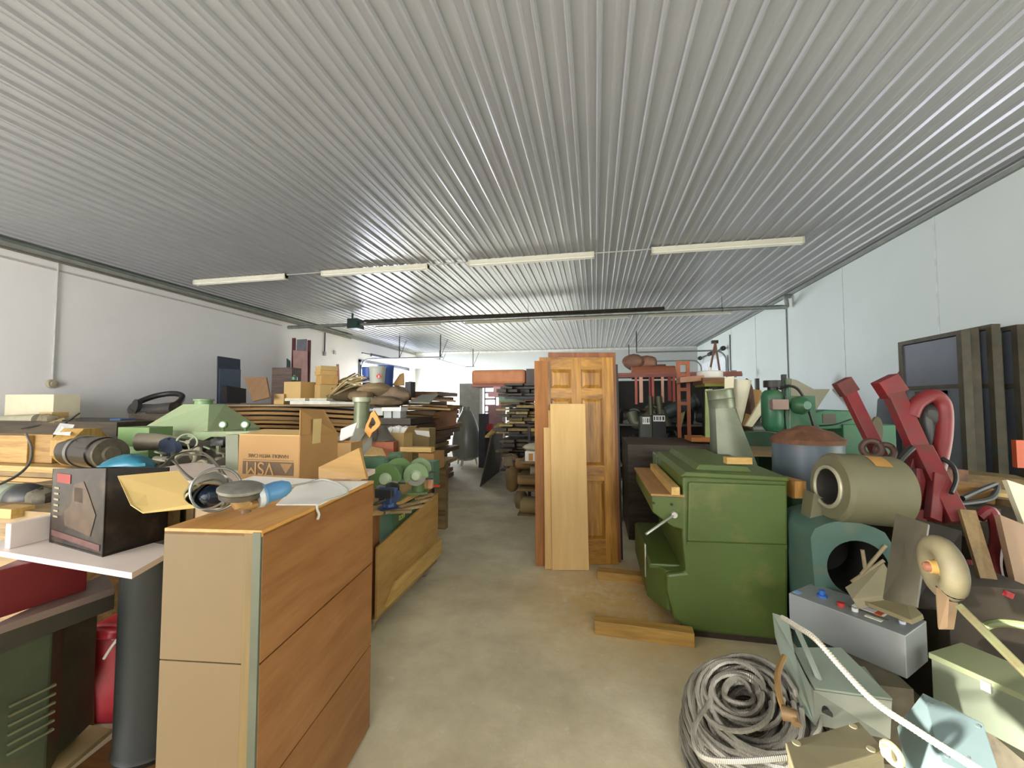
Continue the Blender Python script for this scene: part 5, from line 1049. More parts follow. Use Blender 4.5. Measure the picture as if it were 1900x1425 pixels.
obj('screw', MB().cyl((v.x, v.y-0.12, CT+0.075), (v.x, v.y+0.0, CT+0.075), 0.012, n=12).cyl((v.x-0.06, v.y-0.11, CT+0.05), (v.x+0.06, v.y-0.11, CT+0.10), 0.006, n=8), M_steel, t)
t = thing('electric_drill', Q(712, 915, 2.55), 'black and blue drill lying against the vise on the cart', 'power tool')
obj('body', MB().lathe(Vector((v.x-0.03, v.y+0.19, CT+0.11)), (0.2, -1, 0.25), [(0, 0.03), (0.01, 0.04), (0.09, 0.04), (0.12, 0.025), (0.16, 0.018)], 20), M_black, t)
obj('handle', MB().bb((v.x-0.06, v.y+0.14, CT+0.0), (v.x-0.02, v.y+0.18, CT+0.11)), Mv, t, bevel=0.006)
# green motor cylinder behind
t = thing('green_motor', Q(700, 880, 3.35), 'big smooth green motor lying crosswise behind the bench grinders', 'motor')
c0 = Q(672, 866, 3.35); c1 = Q(718, 862, 3.35)
obj('housing', MB().lathe(c0, c1-c0, [(0, 0.075), (0.02, 0.085), ((c1-c0).length-0.06, 0.085), ((c1-c0).length, 0.06), ((c1-c0).length+0.015, 0.02)], 28), paint('5c8264', 0.3, var=0.06), t)
c2 = Q(722, 848, 3.5); c3 = Q(746, 846, 3.5)
obj('gearbox', MB().lathe(c2, c3-c2, [(0, 0.03), (0.01, 0.042), ((c3-c2).length*0.8, 0.042), ((c3-c2).length, 0.02)], 20), paint('5c7a58', 0.4), t)
obj('cradle', MB().bb((c0.x+0.02, 3.29, CT), (c1.x-0.02, 3.42, c0.z-0.06)), M_dgreen, t)
pbox('grinder_stand', (781, 857, 804, 900), 3.45, 0.15, paint('52735a', 0.45), 'green metal box at the far end of the cart', 'box', z0=CT)
pbox('red_tray', (784, 899, 815, 910), 3.42, 0.02, paint('b8431e', 0.5), 'orange red tray at the far right corner of the cart', 'tray', z0=CT)
pbox('soap_block', (788, 889, 801, 906), 3.36, 0.04, paint('d8a080', 0.6), 'pale pink block standing on the far end of the cart', 'block', z0=CT)
pbox('tan_clip', (782, 872, 792, 888), 3.30, 0.03, M_card, 'small tan bracket behind the second grinder', 'bracket', z0=CT)
for k, (px, py, L, rz) in enumerate(((752, 948, 0.28, 0.9), (772, 936, 0.3, 1.1), (745, 953, 0.14, 0.3), (790, 924, 0.2, 1.3))):
    c = QZ(px, py, CT+0.012); obj('wood_sliver', MB().box((c.x-0.03, c.y+0.05, CT+0.010), (L, 0.03, 0.018), rz=rz), M_oldx, None, 0.002, ['long wood sliver on the near edge of the cart top', 'wood sliver beside the far grinder on the cart edge', 'short wood sliver at the near corner of the cart top', 'wood sliver near the orange red tray'][k], 'offcut')
# ================================================================ second line: cartons, duct, saw behind the cart
obj('stock_table', MB().bb((-3.8, 3.80, 0.84), (-1.75, 5.1, 0.88)).bb((-3.75, 4.0, 0), (-3.65, 4.1, 0.84)).bb((-1.95, 4.0, 0), (-1.85, 4.1, 0.84)).bb((-3.75, 4.95, 0), (-3.65, 5.05, 0.84)).bb((-1.95, 4.95, 0), (-1.85, 5.05, 0.84)), M_oldx, label='old wooden table behind the cart loaded with cartons', cat='table')
TT = 0.882
t = thing('metal_duct', Q(668, 850, 4.0), 'grey green sheet metal duct with round collar standing behind the plywood wedge', 'duct')
c0 = Q(672, 738, 4.1); c1 = Q(670, 800, 4.1); r_ = 0.088
Mdu = paint('83896e', 0.4, 0.4, var=0.12, dirt='5e5c44', dirt_amt=0.3)
obj('pipe', MB().lathe(c0, c1-c0, [(0, r_), (0.03, r_), (0.05, r_*0.93), ((c1-c0).length, r_*0.9)], 26, caps=False), Mdu, t)
obj('collar', MB().lathe(c0+Vector((0, 0, 0.005)), (0, 0, -1), [(0, r_*1.1), (0.02, r_*1.15), (0.05, r_*1.12), (0.055, r_)], 26, caps=False), paint('a0a488', 0.4, 0.3), t, label='paler round collar')
obj('lower_box', MB().add([Q(655, 795, 4.0), Q(688, 795, 4.0), Q(688, 795, 4.2), Q(655, 795, 4.2), Q(640, 850, 3.98), Q(695, 850, 3.98), Q(693, 850, 4.35), Q(642, 850, 4.35)], [(0,1,2,3), (7,6,5,4), (0,4,5,1), (1,5,6,2), (2,6,7,3), (3,7,4,0)]), paint('5e5c4c', 0.5, 0.3, var=0.1), t)
# handsaw with yellow handle
t = thing('handsaw', Q(680, 820, 3.8), 'handsaw with orange yellow handle leaning on the grey duct', 'saw')
Hs = [(686, 812), (676, 800), (679, 788), (684, 778), (688, 766), (694, 762), (700, 772), (706, 785), (704, 790), (698, 797), (690, 803)]
outp = [Q(px, py, 3.75) for px, py in Hs]
cen = Q(690, 784, 3.75); inn = [cen + (p-cen)*0.45 for p in outp]
mb = MB(); n = len(outp); th = Vector((0, 0.02, 0))
for L_a, L_b in ((outp, inn),):
    mb.add(L_a+L_b, [(i, (i+1) % n, n+(i+1) % n, n+i) for i in range(n)]); mb.add([p+th for p in L_a+L_b], [(i, (i+1) % n, n+(i+1) % n, n+i) for i in range(n)])
    mb.add(L_a+[p+th for p in L_a], [(i, (i+1) % n, n+(i+1) % n, n+i) for i in range(n)]); mb.add(L_b+[p+th for p in L_b], [(i, (i+1) % n, n+(i+1) % n, n+i) for i in range(n)])
obj('handle', mb, paint('d18f20', 0.5), t)
obj('blade', MB().prism([Q(679, 801, 3.76), Q(688, 806, 3.76), Q(640, 876, 3.84), Q(632, 873, 3.84)], (0, 0.003, 0)), paint('8a7a60', 0.4, 0.6), t)
obj('funnel', MB().lathe(Q(716, 828, 4.05), Q(708, 788, 4.15)-Q(716, 828, 4.05), [(0, 0.12), (0.02, 0.12), (0.12, 0.075), (0.22, 0.05)], 24), paint('7a7468', 0.4, 0.5), label='dull metal funnel right of the handsaw', cat='funnel')
def carton(px, y, dep, mat, label, nm='carton', z0=None, rz=0.0, cat='carton', contents=None):
    a_ = Q(px[0], px[3], y); b_ = Q(px[2], px[3], y); zt2 = Q((px[0]+px[2])/2, px[1], y).z; zb2 = a_.z if z0 is None else z0
    w = b_.x-a_.x; F_ = fr((a_.x, y, 0), rz)
    t = thing(nm, F_(w/2, dep/2, zb2), label, cat); th = 0.006
    wall4(F_, w, dep, zb2, zt2, th, mat, t); obj('bottom', lbox(MB(), F_, (0, 0, zb2), (w, dep, zb2+th)), mat, t)
    return t, F_, w, zb2, zt2
t, F_, w, zb2, zt2 = carton((715, 803, 749, 831), 4.2, 0.22, M_cardl, 'light brown carton full of white papers behind the grinders', z0=TT)
obj('flap', MB().slab([F_(w, 0, zt2), F_(w, 0.22, zt2), F_(w+0.05, 0.22, zt2+0.07), F_(w+0.05, 0, zt2+0.07)], 0.005), M_cardl, t)
for k in range(5): obj('paper_roll', MB().box(F_(0.02+w*0.2*k, 0.08+0.03*(k % 2), zt2+0.005), (0.05, 0.06, 0.10+0.015*(k % 3)), ry=0.3*(-1)**k, rx=0.2), M_paper, None, 0.002, 'white paper packet sticking out of the light brown carton, %s' % ['leftmost', 'second from left', 'middle', 'second from right', 'rightmost'][k], 'paper', 'paper packets in the carton')
t, F_, w, zb2, zt2 = carton((764, 795, 796, 829), 4.6, 0.2, paint('8f7a50', 0.8), 'dull brown carton with white label, right of the paper filled one', z0=TT)
obj('label_sheet', MB().slab([F_(0.03, -0.002, zt2-0.02), F_(w, -0.002, zt2-0.03), F_(w+0.01, -0.002, zt2-0.1), F_(0.06, -0.002, zt2-0.07)], 0.002), M_paper, t)
pbox('red_box', (689, 820, 727, 840), 3.9, 0.15, paint('9a5638', 0.7), 'flat reddish brown box in front of the funnel', 'box', z0=TT, rz=0.15)
pslab('cardboard_piece', [(676, 846, 3.6), (716, 846, 3.6), (710, 834, 3.85), (690, 830, 3.85)], 0.01, M_cardl, 'curled cardboard flap above the big green motor', 'cardboard')
pbox('pine_plank', (742, 830, 800, 839), 3.95, 0.09, M_pine, 'short pine plank lying across behind the grinders', 'plank')
pbox('wooden_box', (776, 841, 805, 857), 3.98, 0.3, M_card2, 'small brown wooden box under the short pine plank', 'box', z0=TT)
pbox('pale_box', (592, 812, 616, 850), 3.0, 0.12, paint('cfcfc8', 0.6), 'small white box left of the tan carton', 'box', rz=0.3, z0=0.95)
pslab('white_sheet', [(630, 820, 3.6), (655, 808, 3.6), (664, 785, 3.8), (634, 797, 3.8)], 0.01, M_paper, 'white sheet leaning left of the grey duct', 'paper')
carton((607, 822, 648, 850), 2.9, 0.2, M_card, 'tan open carton behind the plywood wedge', z0=0.95, rz=0.12)
obj('plastic_bag', MB().blob(Q(604, 845, 2.42), (0.06, 0.06, 0.12), 3, 0.12), paint('b0b2b4', 0.35), label='grey white plastic bag between printed carton and plywood wedge', cat='bag')
obj('support_bench', MB().bb((-2.95, 2.62, 0), (-2.22, 3.5, 0.94)), M_oldz, label='closed wooden bench behind the pale bench', cat='bench')
obj('trash_bag', MB().blob(Vector((QZ(818, 897, 0).x, QZ(818, 897, 0).y, 0.24)), (0.10, 0.12, 0.25), 12, 0.12, 14, 10), M_black, label='tall black bag slumped on the floor past the end of the cart', cat='bag')
# ================================================================ left middle: hood, motor, timbers
obj('timber_stack_base', MB().bb((-7.6, 2.55, 0.0), (-3.15, 3.35, 0.62)), M_oldx, label='old closed timber bin under the left hand plank pile', cat='bin')
rr = random.Random(21)
z = 0.622; k = 0
nm = ['lowest', 'second', 'third', 'fourth', 'fifth', 'sixth', 'seventh', 'eighth', 'ninth', 'top']
while k < 9:
    h_ = (0.05, 0.035, 0.06, 0.04, 0.045, 0.05, 0.04, 0.045, 0.05)[k]
    x1 = -3.35 - rr.uniform(0, 0.5); y0_ = 2.52+rr.uniform(0, 0.1)
    obj('plank', MB().box(((x1-7.2)/2, y0_+0.35, z+h_/2), (x1+7.2, 0.62-rr.uniform(0, .15), h_-0.003), rz=rr.uniform(-0.01, 0.01)), [wood('a98a54', '7c6038', 'X'), wood('8e7448', '65502f', 'X'), wood('b99a60', '90723f', 'X')][k % 3], None, 0.002, '%s rough plank of the pile behind the black carton, counted from the bottom' % nm[k], 'plank', 'rough planks in the left pile'); z += h_; k += 1
PZ_ = z
obj('big_timber', MB().bb((-6.8, 2.75, PZ_+0.001), (Q(50, 830, 2.75).x, 2.95, Q(25, 808, 2.75).z)), wood('ae8a4e', '866636', 'X'), bevel=0.006, label='thick squared timber at the left edge on the plank pile', cat='timber')
a_ = Q(51, 830, 2.8); b_ = Q(97, 825, 2.8)
obj('neck_timber', MB().bb((a_.x, 2.80, PZ_+0.001), (b_.x, 2.92, Q(70, 806, 2.8).z)), wood('9a7842', '765a30', 'X'), bevel=0.006, label='shorter timber between the thick timber and the faceted block', cat='timber')
a_ = Q(98, 830, 2.66); b_ = Q(137, 828, 2.66); zt2 = Q(117, 796, 2.66).z; zb2 = PZ_+0.001; hh = (zt2-zb2); r8 = 0.15
obj('faceted_block', MB().prism([(a_.x, 2.66+0.12+r8*cos(a), zb2+hh/2+hh/2*sin(a)/0.924) for a in [pi/8+pi/4*i for i in range(8)]], (b_.x-a_.x, 0, 0)), wood('ad8a48', '86672f', 'Z'), bevel=0.004, label='eight sided pale wooden block beside the black motor', cat='block')
pslab('white_card', [(99, 806, 2.66), (130, 808, 2.62), (139, 789, 2.9), (112, 786, 2.9)], 0.006, M_paper, 'bright white card lying on the faceted block', 'card')
t = thing('large_motor', Q(175, 850, 2.62), 'large black and chrome cylindrical motor lying on the plank pile', 'motor')
c0 = Q(137, 823, 2.75); c1 = Q(206, 823, 2.62); rm = 0.128
c0.z = c1.z = PZ_+rm+0.003
Lm = (c1-c0).length
obj('housing', MB().lathe(c0, c1-c0, [(0, rm*0.8), (0.02, rm), (Lm*0.85, rm), (Lm*0.86, rm*0.93), (Lm, rm*0.95)], 34), paint('2e2824', 0.25, 0.6, var=0.3), t)
obj('end_face', MB().lathe(c0+(c1-c0)*0.995, c1-c0, [(0, rm*0.96), (0.02, rm*0.92), (0.025, rm*0.5), (0.04, rm*0.4), (0.042, 0.01)], 30), M_grime, t)
obj('band', MB().lathe(c0+(c1-c0)*0.3, c1-c0, [(0, rm), (0.0, rm+0.006), (0.05, rm+0.006), (0.05, rm)], 34, caps=False), M_steel, t)
# hood
yh = 4.15
t = thing('dust_hood', Q(360, 810, yh), 'pale green pyramid shaped sheet metal dust hood with collar on top', 'hood')
Mh = paint('9fb286', 0.5, var=0.05, dirt='aaa27e', dirt_amt=0.35)
bl = Q(262, 796, yh); br_ = Q(385, 798, yh-0.25); bR = Q(482, 790, yh+0.6); bL2 = bl+Vector((0.1, 0.9, 0.0))
zz = bl.z; br_.z = bR.z = bL2.z = zz
a1 = Q(340, 750, yh+0.25); a2 = Q(388, 750, yh+0.2); a3 = a2+Vector((0.02, 0.2, 0)); a4 = a1+Vector((0.02, 0.2, 0)); a2.z = a3.z = a4.z = a1.z
base = [bl, br_, bR, bL2]; apx = [a1, a2, a3, a4]
obj('pyramid', MB().add(base+apx, [(0,1,5,4), (1,2,6,5), (2,3,7,6), (3,0,4,7), (4,5,6,7)]), Mh, t)
sk = Vector((0, 0, -0.09))
obj('skirt', MB().add(base+[p+sk for p in base], [(0,4,5,1), (1,5,6,2), (2,6,7,3), (3,7,4,0)]), Mh, t)
cc_ = (a1+a2+a3+a4)/4
obj('collar', MB().lathe(cc_-Vector((0, 0, 0.01)), (0, 0, 1), [(0, 0.10), (0.05, 0.10), (0.055, 0.115), (0.075, 0.115), (0.078, 0.10), (0.078, 0.085)], 28, caps=False), paint('7f9a6c', 0.45), t)
HZ = zz-0.09
obj('hood_table', MB().bb((-5.9, 3.78, HZ-0.06), (-3.9, 5.05, HZ-0.002)).bb((-5.8, 3.9, 0), (-4.0, 4.9, HZ-0.06)), M_dark, label='dark closed bench carrying the pale green dust hood', cat='bench')
# gauges on the hood front
Mgr = paint('5e8448', 0.4)
for px, lb in ((414, 'left'), (455, 'right')):
    q = Q(px, 788, 3.6)
    t = thing('round_gauge', q-Vector((0, 0, 0.05)), '%s one of two round white faced green dials in front of the dust hood' % lb, 'gauge')
    ax_ = Vector((0.35, -1, 0.1))
    obj('case', MB().lathe(q-ax_*0.0, ax_, [(-0.03, 0.036), (0.012, 0.038), (0.014, 0.03)], 24), Mgr, t)
    obj('dial', MB().lathe(q+ax_.normalized()*0.014, ax_, [(0, 0.028), (0.003, 0.027)], 24), M_white, t)
    obj('stem', MB().cyl(q-Vector((0, 0, 0.03)), q-Vector((0, -0.02, 0.1)), 0.012, n=10), Mgr, t)
t = thing('sheet_metal_box', Q(420, 812, 3.7), 'pale green machine cover under the two round dials', 'machine')
zz1 = Q(420, 800, 3.7).z
obj('cover', MB().prism([(Q(352, 812, 3.6).x, 3.55, zz1-0.05), (Q(372, 799, 3.6).x, 3.55, zz1), (Q(482, 800, 3.6).x, 3.55, zz1+0.015), (Q(482, 800, 3.6).x, 3.55, zz1-0.04), (Q(400, 800, 3.6).x, 3.55, zz1-0.05), (Q(385, 812, 3.6).x, 3.55, zz1-0.09)], (0, 0.2, 0)), Mh, t, bevel=0.006)
obj('body', MB().bb((Q(400, 812, 3.6).x, 3.58, 0.55), (Q(482, 812, 3.6).x, 3.74, zz1-0.042)), M_grime, t)
obj('leg', MB().bb((Q(420, 812, 3.6).x, 3.6, 0.0), (Q(470, 812, 3.6).x, 3.72, 0.55)), M_dark, t)
# green box, funnel, handwheel, cloth, bag
pbox('green_box', (218, 793, 276, 838), 3.5, 0.25, paint('76955c', 0.5, var=0.06), 'mid green sheet metal box left of the dust hood', 'box', z0=HZ-0.35)
obj('box_support', MB().bb((-5.2, 3.42, 0), (-4.3, 3.72, HZ-0.352)), M_dark, label='dark plinth in front of the dust hood bench', cat='plinth')
pslab('green_tray', [(212, 841, 3.2), (272, 842, 3.2), (279, 831, 3.4), (222, 830, 3.4)], 0.01, paint('9cc08a', 0.45), 'light green flap lying above the teal bag', 'flap')
c0 = Q(256, 820, 3.15); c1 = Q(330, 818, 3.3)
obj('cone_funnel', MB().lathe(c0, c1-c0, [(0.03, 0.001), (0.03, 0.045), (0.0, 0.078), (0.0, 0.085), (0.12, 0.08), (0.26, 0.055), ((c1-c0).length, 0.04)], 28), paint('9c9480', 0.5, 0.3, var=0.1), label='grey tapered cone with dark mouth in front of the green box', cat='funnel')
t = thing('handwheel', Q(347, 838, 3.1), 'pale green spoked handwheel tilted in the clutter', 'handwheel')
hc_ = Q(347, 821, 3.1); hax = Vector((0.80, -0.55, 0.25))
obj('rim', MB().torus(hc_, hax, 0.075, 0.009, 32, 8), paint('b3b898', 0.4), t)
hx = hax.normalized(); ha = hx.orthogonal().normalized(); hb_ = hx.cross(ha)
obj('hub', MB().cyl(hc_-hx*0.015, hc_+hx*0.02, 0.018, n=14), paint('b3b898', 0.4), t)
for i in range(3):
    a = 2*pi*i/3; obj('spoke', MB().cyl(hc_, hc_+(ha*cos(a)+hb_*sin(a))*0.072, 0.007, n=8), paint('b3b898', 0.4), t)
obj('blue_cloth', MB().blob(Q(315, 832, 3.05), (0.10, 0.07, 0.09), 14, 0.25, 14, 8), paint('2c3648', 0.85), label='dark blue crumpled cloth beside the handwheel', cat='cloth')
obj('tarp_bag', MB().blob(Q(240, 862, 2.35), (0.19, 0.10, 0.068), 17, 0.14, 18, 10).blob(Q(215, 868, 2.3), (0.11, 0.07, 0.045), 19, 0.1, 14, 8), paint('1f6f84', 0.4, var=0.12), label='crumpled teal blue plastic bag behind the black carton', cat='bag')
obj('side_stand', MB().bb((-3.75, 2.12, 0), (-2.96, 2.5, 1.03)), M_oldx, label='wooden stand under the teal blue bag', cat='stand')
obj('clutter_bench', MB().bb((-3.10, 2.55, 0), (-2.96, 3.3, 1.0)).bb((-4.3, 2.9, 0.94), (-2.96, 3.38, 1.04)), M_grime, label='grimy bench end behind the teal bag', cat='bench')
# metal clutter between bag and carton
rr = random.Random(5)
Mc = [paint('7a7662', 0.5, 0.3, var=0.25, dirt='4c463a'), paint('5e5c50', 0.45, 0.5, var=0.3), paint('8c8468', 0.6, var=0.2), M_dsteel, paint('6e7a5a', 0.5, var=0.2)]
spots = [(300, 845, 2.75), (320, 850, 2.6), (345, 845, 2.8), (370, 835, 3.0), (395, 835, 3.0), (415, 845, 2.8), (340, 862, 2.45), (370, 860, 2.5), (400, 862, 2.5), (388, 848, 2.75), (290, 862, 2.45), (420, 866, 2.45), (360, 848, 2.9), (405, 822, 3.2)]
for k, (px, py, y) in enumerate(spots):
    q = Q(px, py, y); s = rr.uniform(0.045, 0.07); mb = MB()
    if y < 2.9: q.z = min(q.z, 1.04+s*1.1)
    kind = ['valve', 'bracket', 'pulley', 'casting', 'clamp'][k % 5]
    if kind == 'valve': mb.cyl(q-Vector((s, 0, 0)), q+Vector((s, 0.01, 0)), s*0.55, n=16).torus(q+Vector((0, -0.01, s)), (0.2, 0.3, 1), s*0.6, s*0.13, 20, 6).cyl(q, q+Vector((0, 0, s)), s*0.15, n=8)
    elif kind == 'bracket': mb.box(q, (s*2.4, s*0.3, s*0.5), rz=rr.uniform(-1, 1)).box(q+Vector((0, 0, s*0.5)), (s*0.4, s*1.2, s*1.4), rz=rr.uniform(-1, 1), rx=0.4)
    elif kind == 'pulley': mb.torus(q, (rr.uniform(-.5, .5), -1, 0.5), s*1.1, s*0.28, 24, 8).cyl(q-Vector((0, 0.02, 0)), q+Vector((0, 0.02, 0)), s*0.35, n=12)
    elif kind == 'casting': mb.blob(q, (s*1.5, s, s*0.8), k, 0.25)
    else: mb.torus(q, (0.3, rr.uniform(-.5, .5), 1), s*1.2, s*0.16, 18, 6, a0=0, a1=4.4).box(q+Vector((s, 0, 0)), (s*0.5, s*0.4, s*1.3))
    wh = ['behind the teal bag', 'in front of the dark blue cloth', 'under the handwheel', 'left of the grey green panel', 'above the work lamp', 'nearest the grey green panel', 'just above the yellow flap', 'over the right end of the yellow flap', 'directly above the chrome lamp', 'between handwheel and dials', 'at the right tip of the teal bag', 'beside the foot of the grey green panel', 'right under the handwheel rim', 'below the left round dial'][k]
    obj(kind, mb, Mc[k % 5], None, 0, 'dusty metal %s %s' % (kind, wh), 'machine part')
for k, pth in enumerate(([(282, 882, 2.0), (300, 866, 2.1), (330, 842, 2.3), (370, 838, 2.4), (395, 852, 2.3), (418, 882, 2.0)], [(302, 852, 2.3), (320, 855, 2.2), (345, 880, 1.95), (372, 900, 1.75), (384, 925, 1.6)], [(335, 845, 2.4), (380, 845, 2.4), (405, 870, 2.2), (414, 905, 1.85), (408, 930, 1.65)])):
    ptube('power_cable', pth, 0.006, paint('4e4a3c', 0.6), ['long dark cable arching over the clutter', 'dark cable drooping over the yellow flap', 'dark cable curling round the chrome lamp'][k], 'cable')
ptube('power_cable', [(48, 805, 2.5), (58, 830, 2.3), (55, 858, 2.15), (35, 880, 2.0), (5, 896, 1.9), (-20, 905, 1.85)], 0.008, paint('5c5a4c', 0.6), 'grey cable hanging in front of the thick timber at the left edge', 'cable')
# back row at left wall
yb2 = 4.6
obj('rear_bench', MB().bb((-9.65, 4.3, 0), (-7.05, 5.6, 1.32)).bb((-7.05, 4.3, 0), (-6.15, 4.93, 1.32)), M_dark, label='dark long bench along the left wall', cat='bench')
pbox('cream_box', (9, 732, 99, 768), 5.0, 0.35, M_cream, 'cream coloured long box on the left wall bench below the socket', 'box', z0=1.322)
obj('rolled_mat', MB().cyl(Q(-30, 783, 4.45), Q(72, 779, 4.45), 0.085, n=20), paint('a29c84', 0.8), label='grey rolled mat at the left edge below the cream box', cat='roll')
rr = random.Random(9)
for k, (px, py, w_, h_) in enumerate(((20, 796, 70, 18), (60, 790, 50, 14), (88, 778, 40, 16), (120, 783, 30, 12), (150, 790, 40, 14), (180, 797, 40, 12), (110, 795, 50, 12), (195, 803, 30, 14))):
    q = Q(px, py, 4.42); obj('scrap_part', MB().blob(q, (w_*0.0035, 0.09, h_*0.0045), 30+k, 0.28, 16, 8), [M_grime, M_dsteel, paint('7a7058', 0.8), paint('9a8a5c', 0.8)][k % 4], None, 0, 'dirty lump of scrap on the left wall bench, %s' % ['below the rolled mat at the edge', 'right of the rolled mat', 'right under the cream box corner', 'above the faceted block', 'above the large motor left end', 'above the large motor right end', 'behind the white card', 'beside the blue box'][k], 'scrap')
for k, (p0_, p1_) in enumerate((((100, 800, 4.2), (148, 766, 4.4)), ((40, 795, 4.25), (135, 777, 4.4)))):
    obj('steel_rod', MB().cyl(Q(*p0_), Q(*p1_), 0.012, n=8), M_dsteel, label=['short dark rod pointing up right above the faceted block', 'long dark rod lying flat above the timbers'][k], cat='rod')
pbox('tan_scrap', (72, 765, 96, 780), 4.6, 0.2, M_cardl, 'tan cardboard scrap right below the cream box', 'cardboard')
# dark pulley heap and blue box
t = thing('belt_pulley_heap', Q(285, 775, 5.2), 'heap of dark belts and pulleys with cylinders left of the hood', 'machine')
obj('belt', MB().torus(Q(292, 748, 5.4), (0.1, -0.55, 1), 0.33, 0.045, 36, 10, sq=1.0), M_black, t)
obj('drive_cylinder', MB().cyl(Q(262, 764, 5.2), Q(325, 758, 5.2), 0.10, n=22), M_dsteel, t)
obj('pulley', MB().cyl(Q(248, 756, 5.1), Q(256, 757, 5.15), 0.13, n=24), M_black, t)
obj('housing', MB().bb(Q(238, 800, 5.0), Q(320, 768, 5.0)+Vector((0, 0.5, 0))), M_dark, t)
obj('rear_cabinet', MB().bb((-7.0, 4.95, 0), (-5.65, 5.9, Q(270, 799, 5.0).z-0.002)), M_dark, label='dark cabinet carrying the heap of belts', cat='cabinet')
pbox('blue_box', (203, 777, 223, 797), 4.7, 0.2, paint('3c5a84', 0.6), 'small blue box left of the dark pulleys', 'box')
pbox('rust_block', (222, 780, 238, 797), 4.75, 0.15, paint('8a4a34', 0.7), 'small rusty block right of the blue box', 'block')
# ================================================================ plywood stack, front edge facing the camera
ys0 = 6.2; xa = Q(402, 760, ys0).x; xb = Q(682, 760, ys0).x
levels = 13; zt0 = 1.545; gap = 0.075
for k in range(levels):
    z = zt0 - k*gap; x0 = xa - 0.25*((k*37) % 5)/5 + (0.0 if k else -0.1); x1 = xb - 0.22*((k*53) % 4)/4
    amp = 0.0 if k == 0 else 0.045*(1-k/16); N = 20; top = []; bot = []
    for i in range(N+1):
        u = i/N; x = x0+(x1-x0)*u; w_ = amp*(sin(pi*u*1.15+0.2)) - (amp*0.4)
        w_ = min(w_, amp*0.7)
        top.append((x, z+w_))
    th = 0.045 if k % 3 else 0.06
    if k == 0: th = 0.03
    P_ = [Vector((x, ys0, zz_)) for x, zz_ in top] + [Vector((x, ys0, zz_-th)) for x, zz_ in reversed(top)]
    dpt = 1.22
    n = len(P_)
    mb = MB(); off_ = 0.06*((k*29) % 3)/3
    P_ = [p+Vector((0, off_, 0)) for p in P_]
    # quads strip
    for i in range(N):
        a_, b_ = P_[i], P_[i+1]; c_, d_ = P_[n-2-i], P_[n-1-i]
        D_ = Vector((0, dpt, 0)); mb.add([a_, b_, c_, d_, a_+D_, b_+D_, c_+D_, d_+D_], [(0,1,2,3), (7,6,5,4), (0,4,5,1), (3,2,6,7)] + ([(0,3,7,4)] if i == 0 else []) + ([(1,5,6,2)] if i == N-1 else []))
    obj('plywood_sheet', mb, [wood('ac9468', '84683c', 'X', 4), wood('b0884c', '85622f', 'X', 4), wood('9a7640', '6e5028', 'X', 4)][0 if k == 0 else 1+k % 2], None, 0,
        '%s warped plywood sheet of the big stack' % ['topmost', 'second', 'third', 'fourth', 'fifth', 'sixth', 'seventh', 'eighth', 'ninth', 'tenth', 'eleventh', 'twelfth', 'thirteenth'][k] + ('' if k == 0 else ' counted from the top'), 'plywood', 'warped plywood sheets in the big stack')
for x, lb in ((xa+0.3, 'left'), ((xa+xb)/2, 'middle'), (xb-0.4, 'right')):
    obj('bearer', MB().bb((x-0.06, ys0+0.05, 0), (x+0.06, ys0+1.2, zt0-(levels-1)*gap-0.10)), M_oldy, label='%s wooden bearer under the plywood stack' % lb, cat='timber')
PT0 = zt0+0.002
# things on the plywood
def stk(px, y, dep, mat, label, cat, nm, rz=0, z0=None, bevel=0.003):
    return pbox(nm, px, y, dep, mat, label, cat, rz=rz, z0=z0, bevel=bevel)
for k, (px, y, m_, lb) in enumerate((((535, 748, 632, 762), 6.32, paint('dedccc', 0.5), 'lowest white flat tray on the plywood stack'), ((545, 742, 600, 748), 6.4, paint('cfcbb4', 0.5), 'upper pale flat tray on the plywood stack'), ((528, 735, 572, 742), 6.5, paint('d8d2b4', 0.6), 'cream flat packet under the left carton'), ((578, 736, 606, 742), 6.5, paint('c8c4ac', 0.6), 'cream flat packet under the tall carton column'))):
    pass
def onstack(px0, px1, z0, h, y, dep, mat, label, cat, nm, rz=0):
    a_ = Q(px0, 740, y).x; b_ = Q(px1, 740, y).x
    return obj(nm, MB().box(((a_+b_)/2, y+dep/2, z0+h/2), (b_-a_, dep, h), rz=rz), mat, None, 0.003, label, cat)
z1 = PT0
onstack(538, 612, z1, 0.06, 6.4, 0.7, paint('e6e4d8', 0.45), 'white flat tray lowest under the cartons on the plywood', 'tray', 'flat_tray')
onstack(612, 658, z1, 0.045, 6.4, 0.7, paint('c6c6ba', 0.5), 'grey white flat tray right of the white one on the plywood', 'tray', 'flat_tray')
onstack(528, 566, z1+0.061, 0.05, 6.5, 0.5, paint('d9d4bc', 0.6), 'cream packet on the white tray under the left carton', 'packet', 'flat_packet')
onstack(574, 606, z1+0.061, 0.05, 6.5, 0.5, paint('cfccb8', 0.6), 'cream packet on the white tray under the carton column', 'packet', 'flat_packet')
zc = z1+0.112
onstack(526, 562, zc, 0.30, 6.55, 0.36, M_cardl, 'yellow brown carton left of the tall carton column on the plywood', 'carton', 'carton', rz=-0.15)
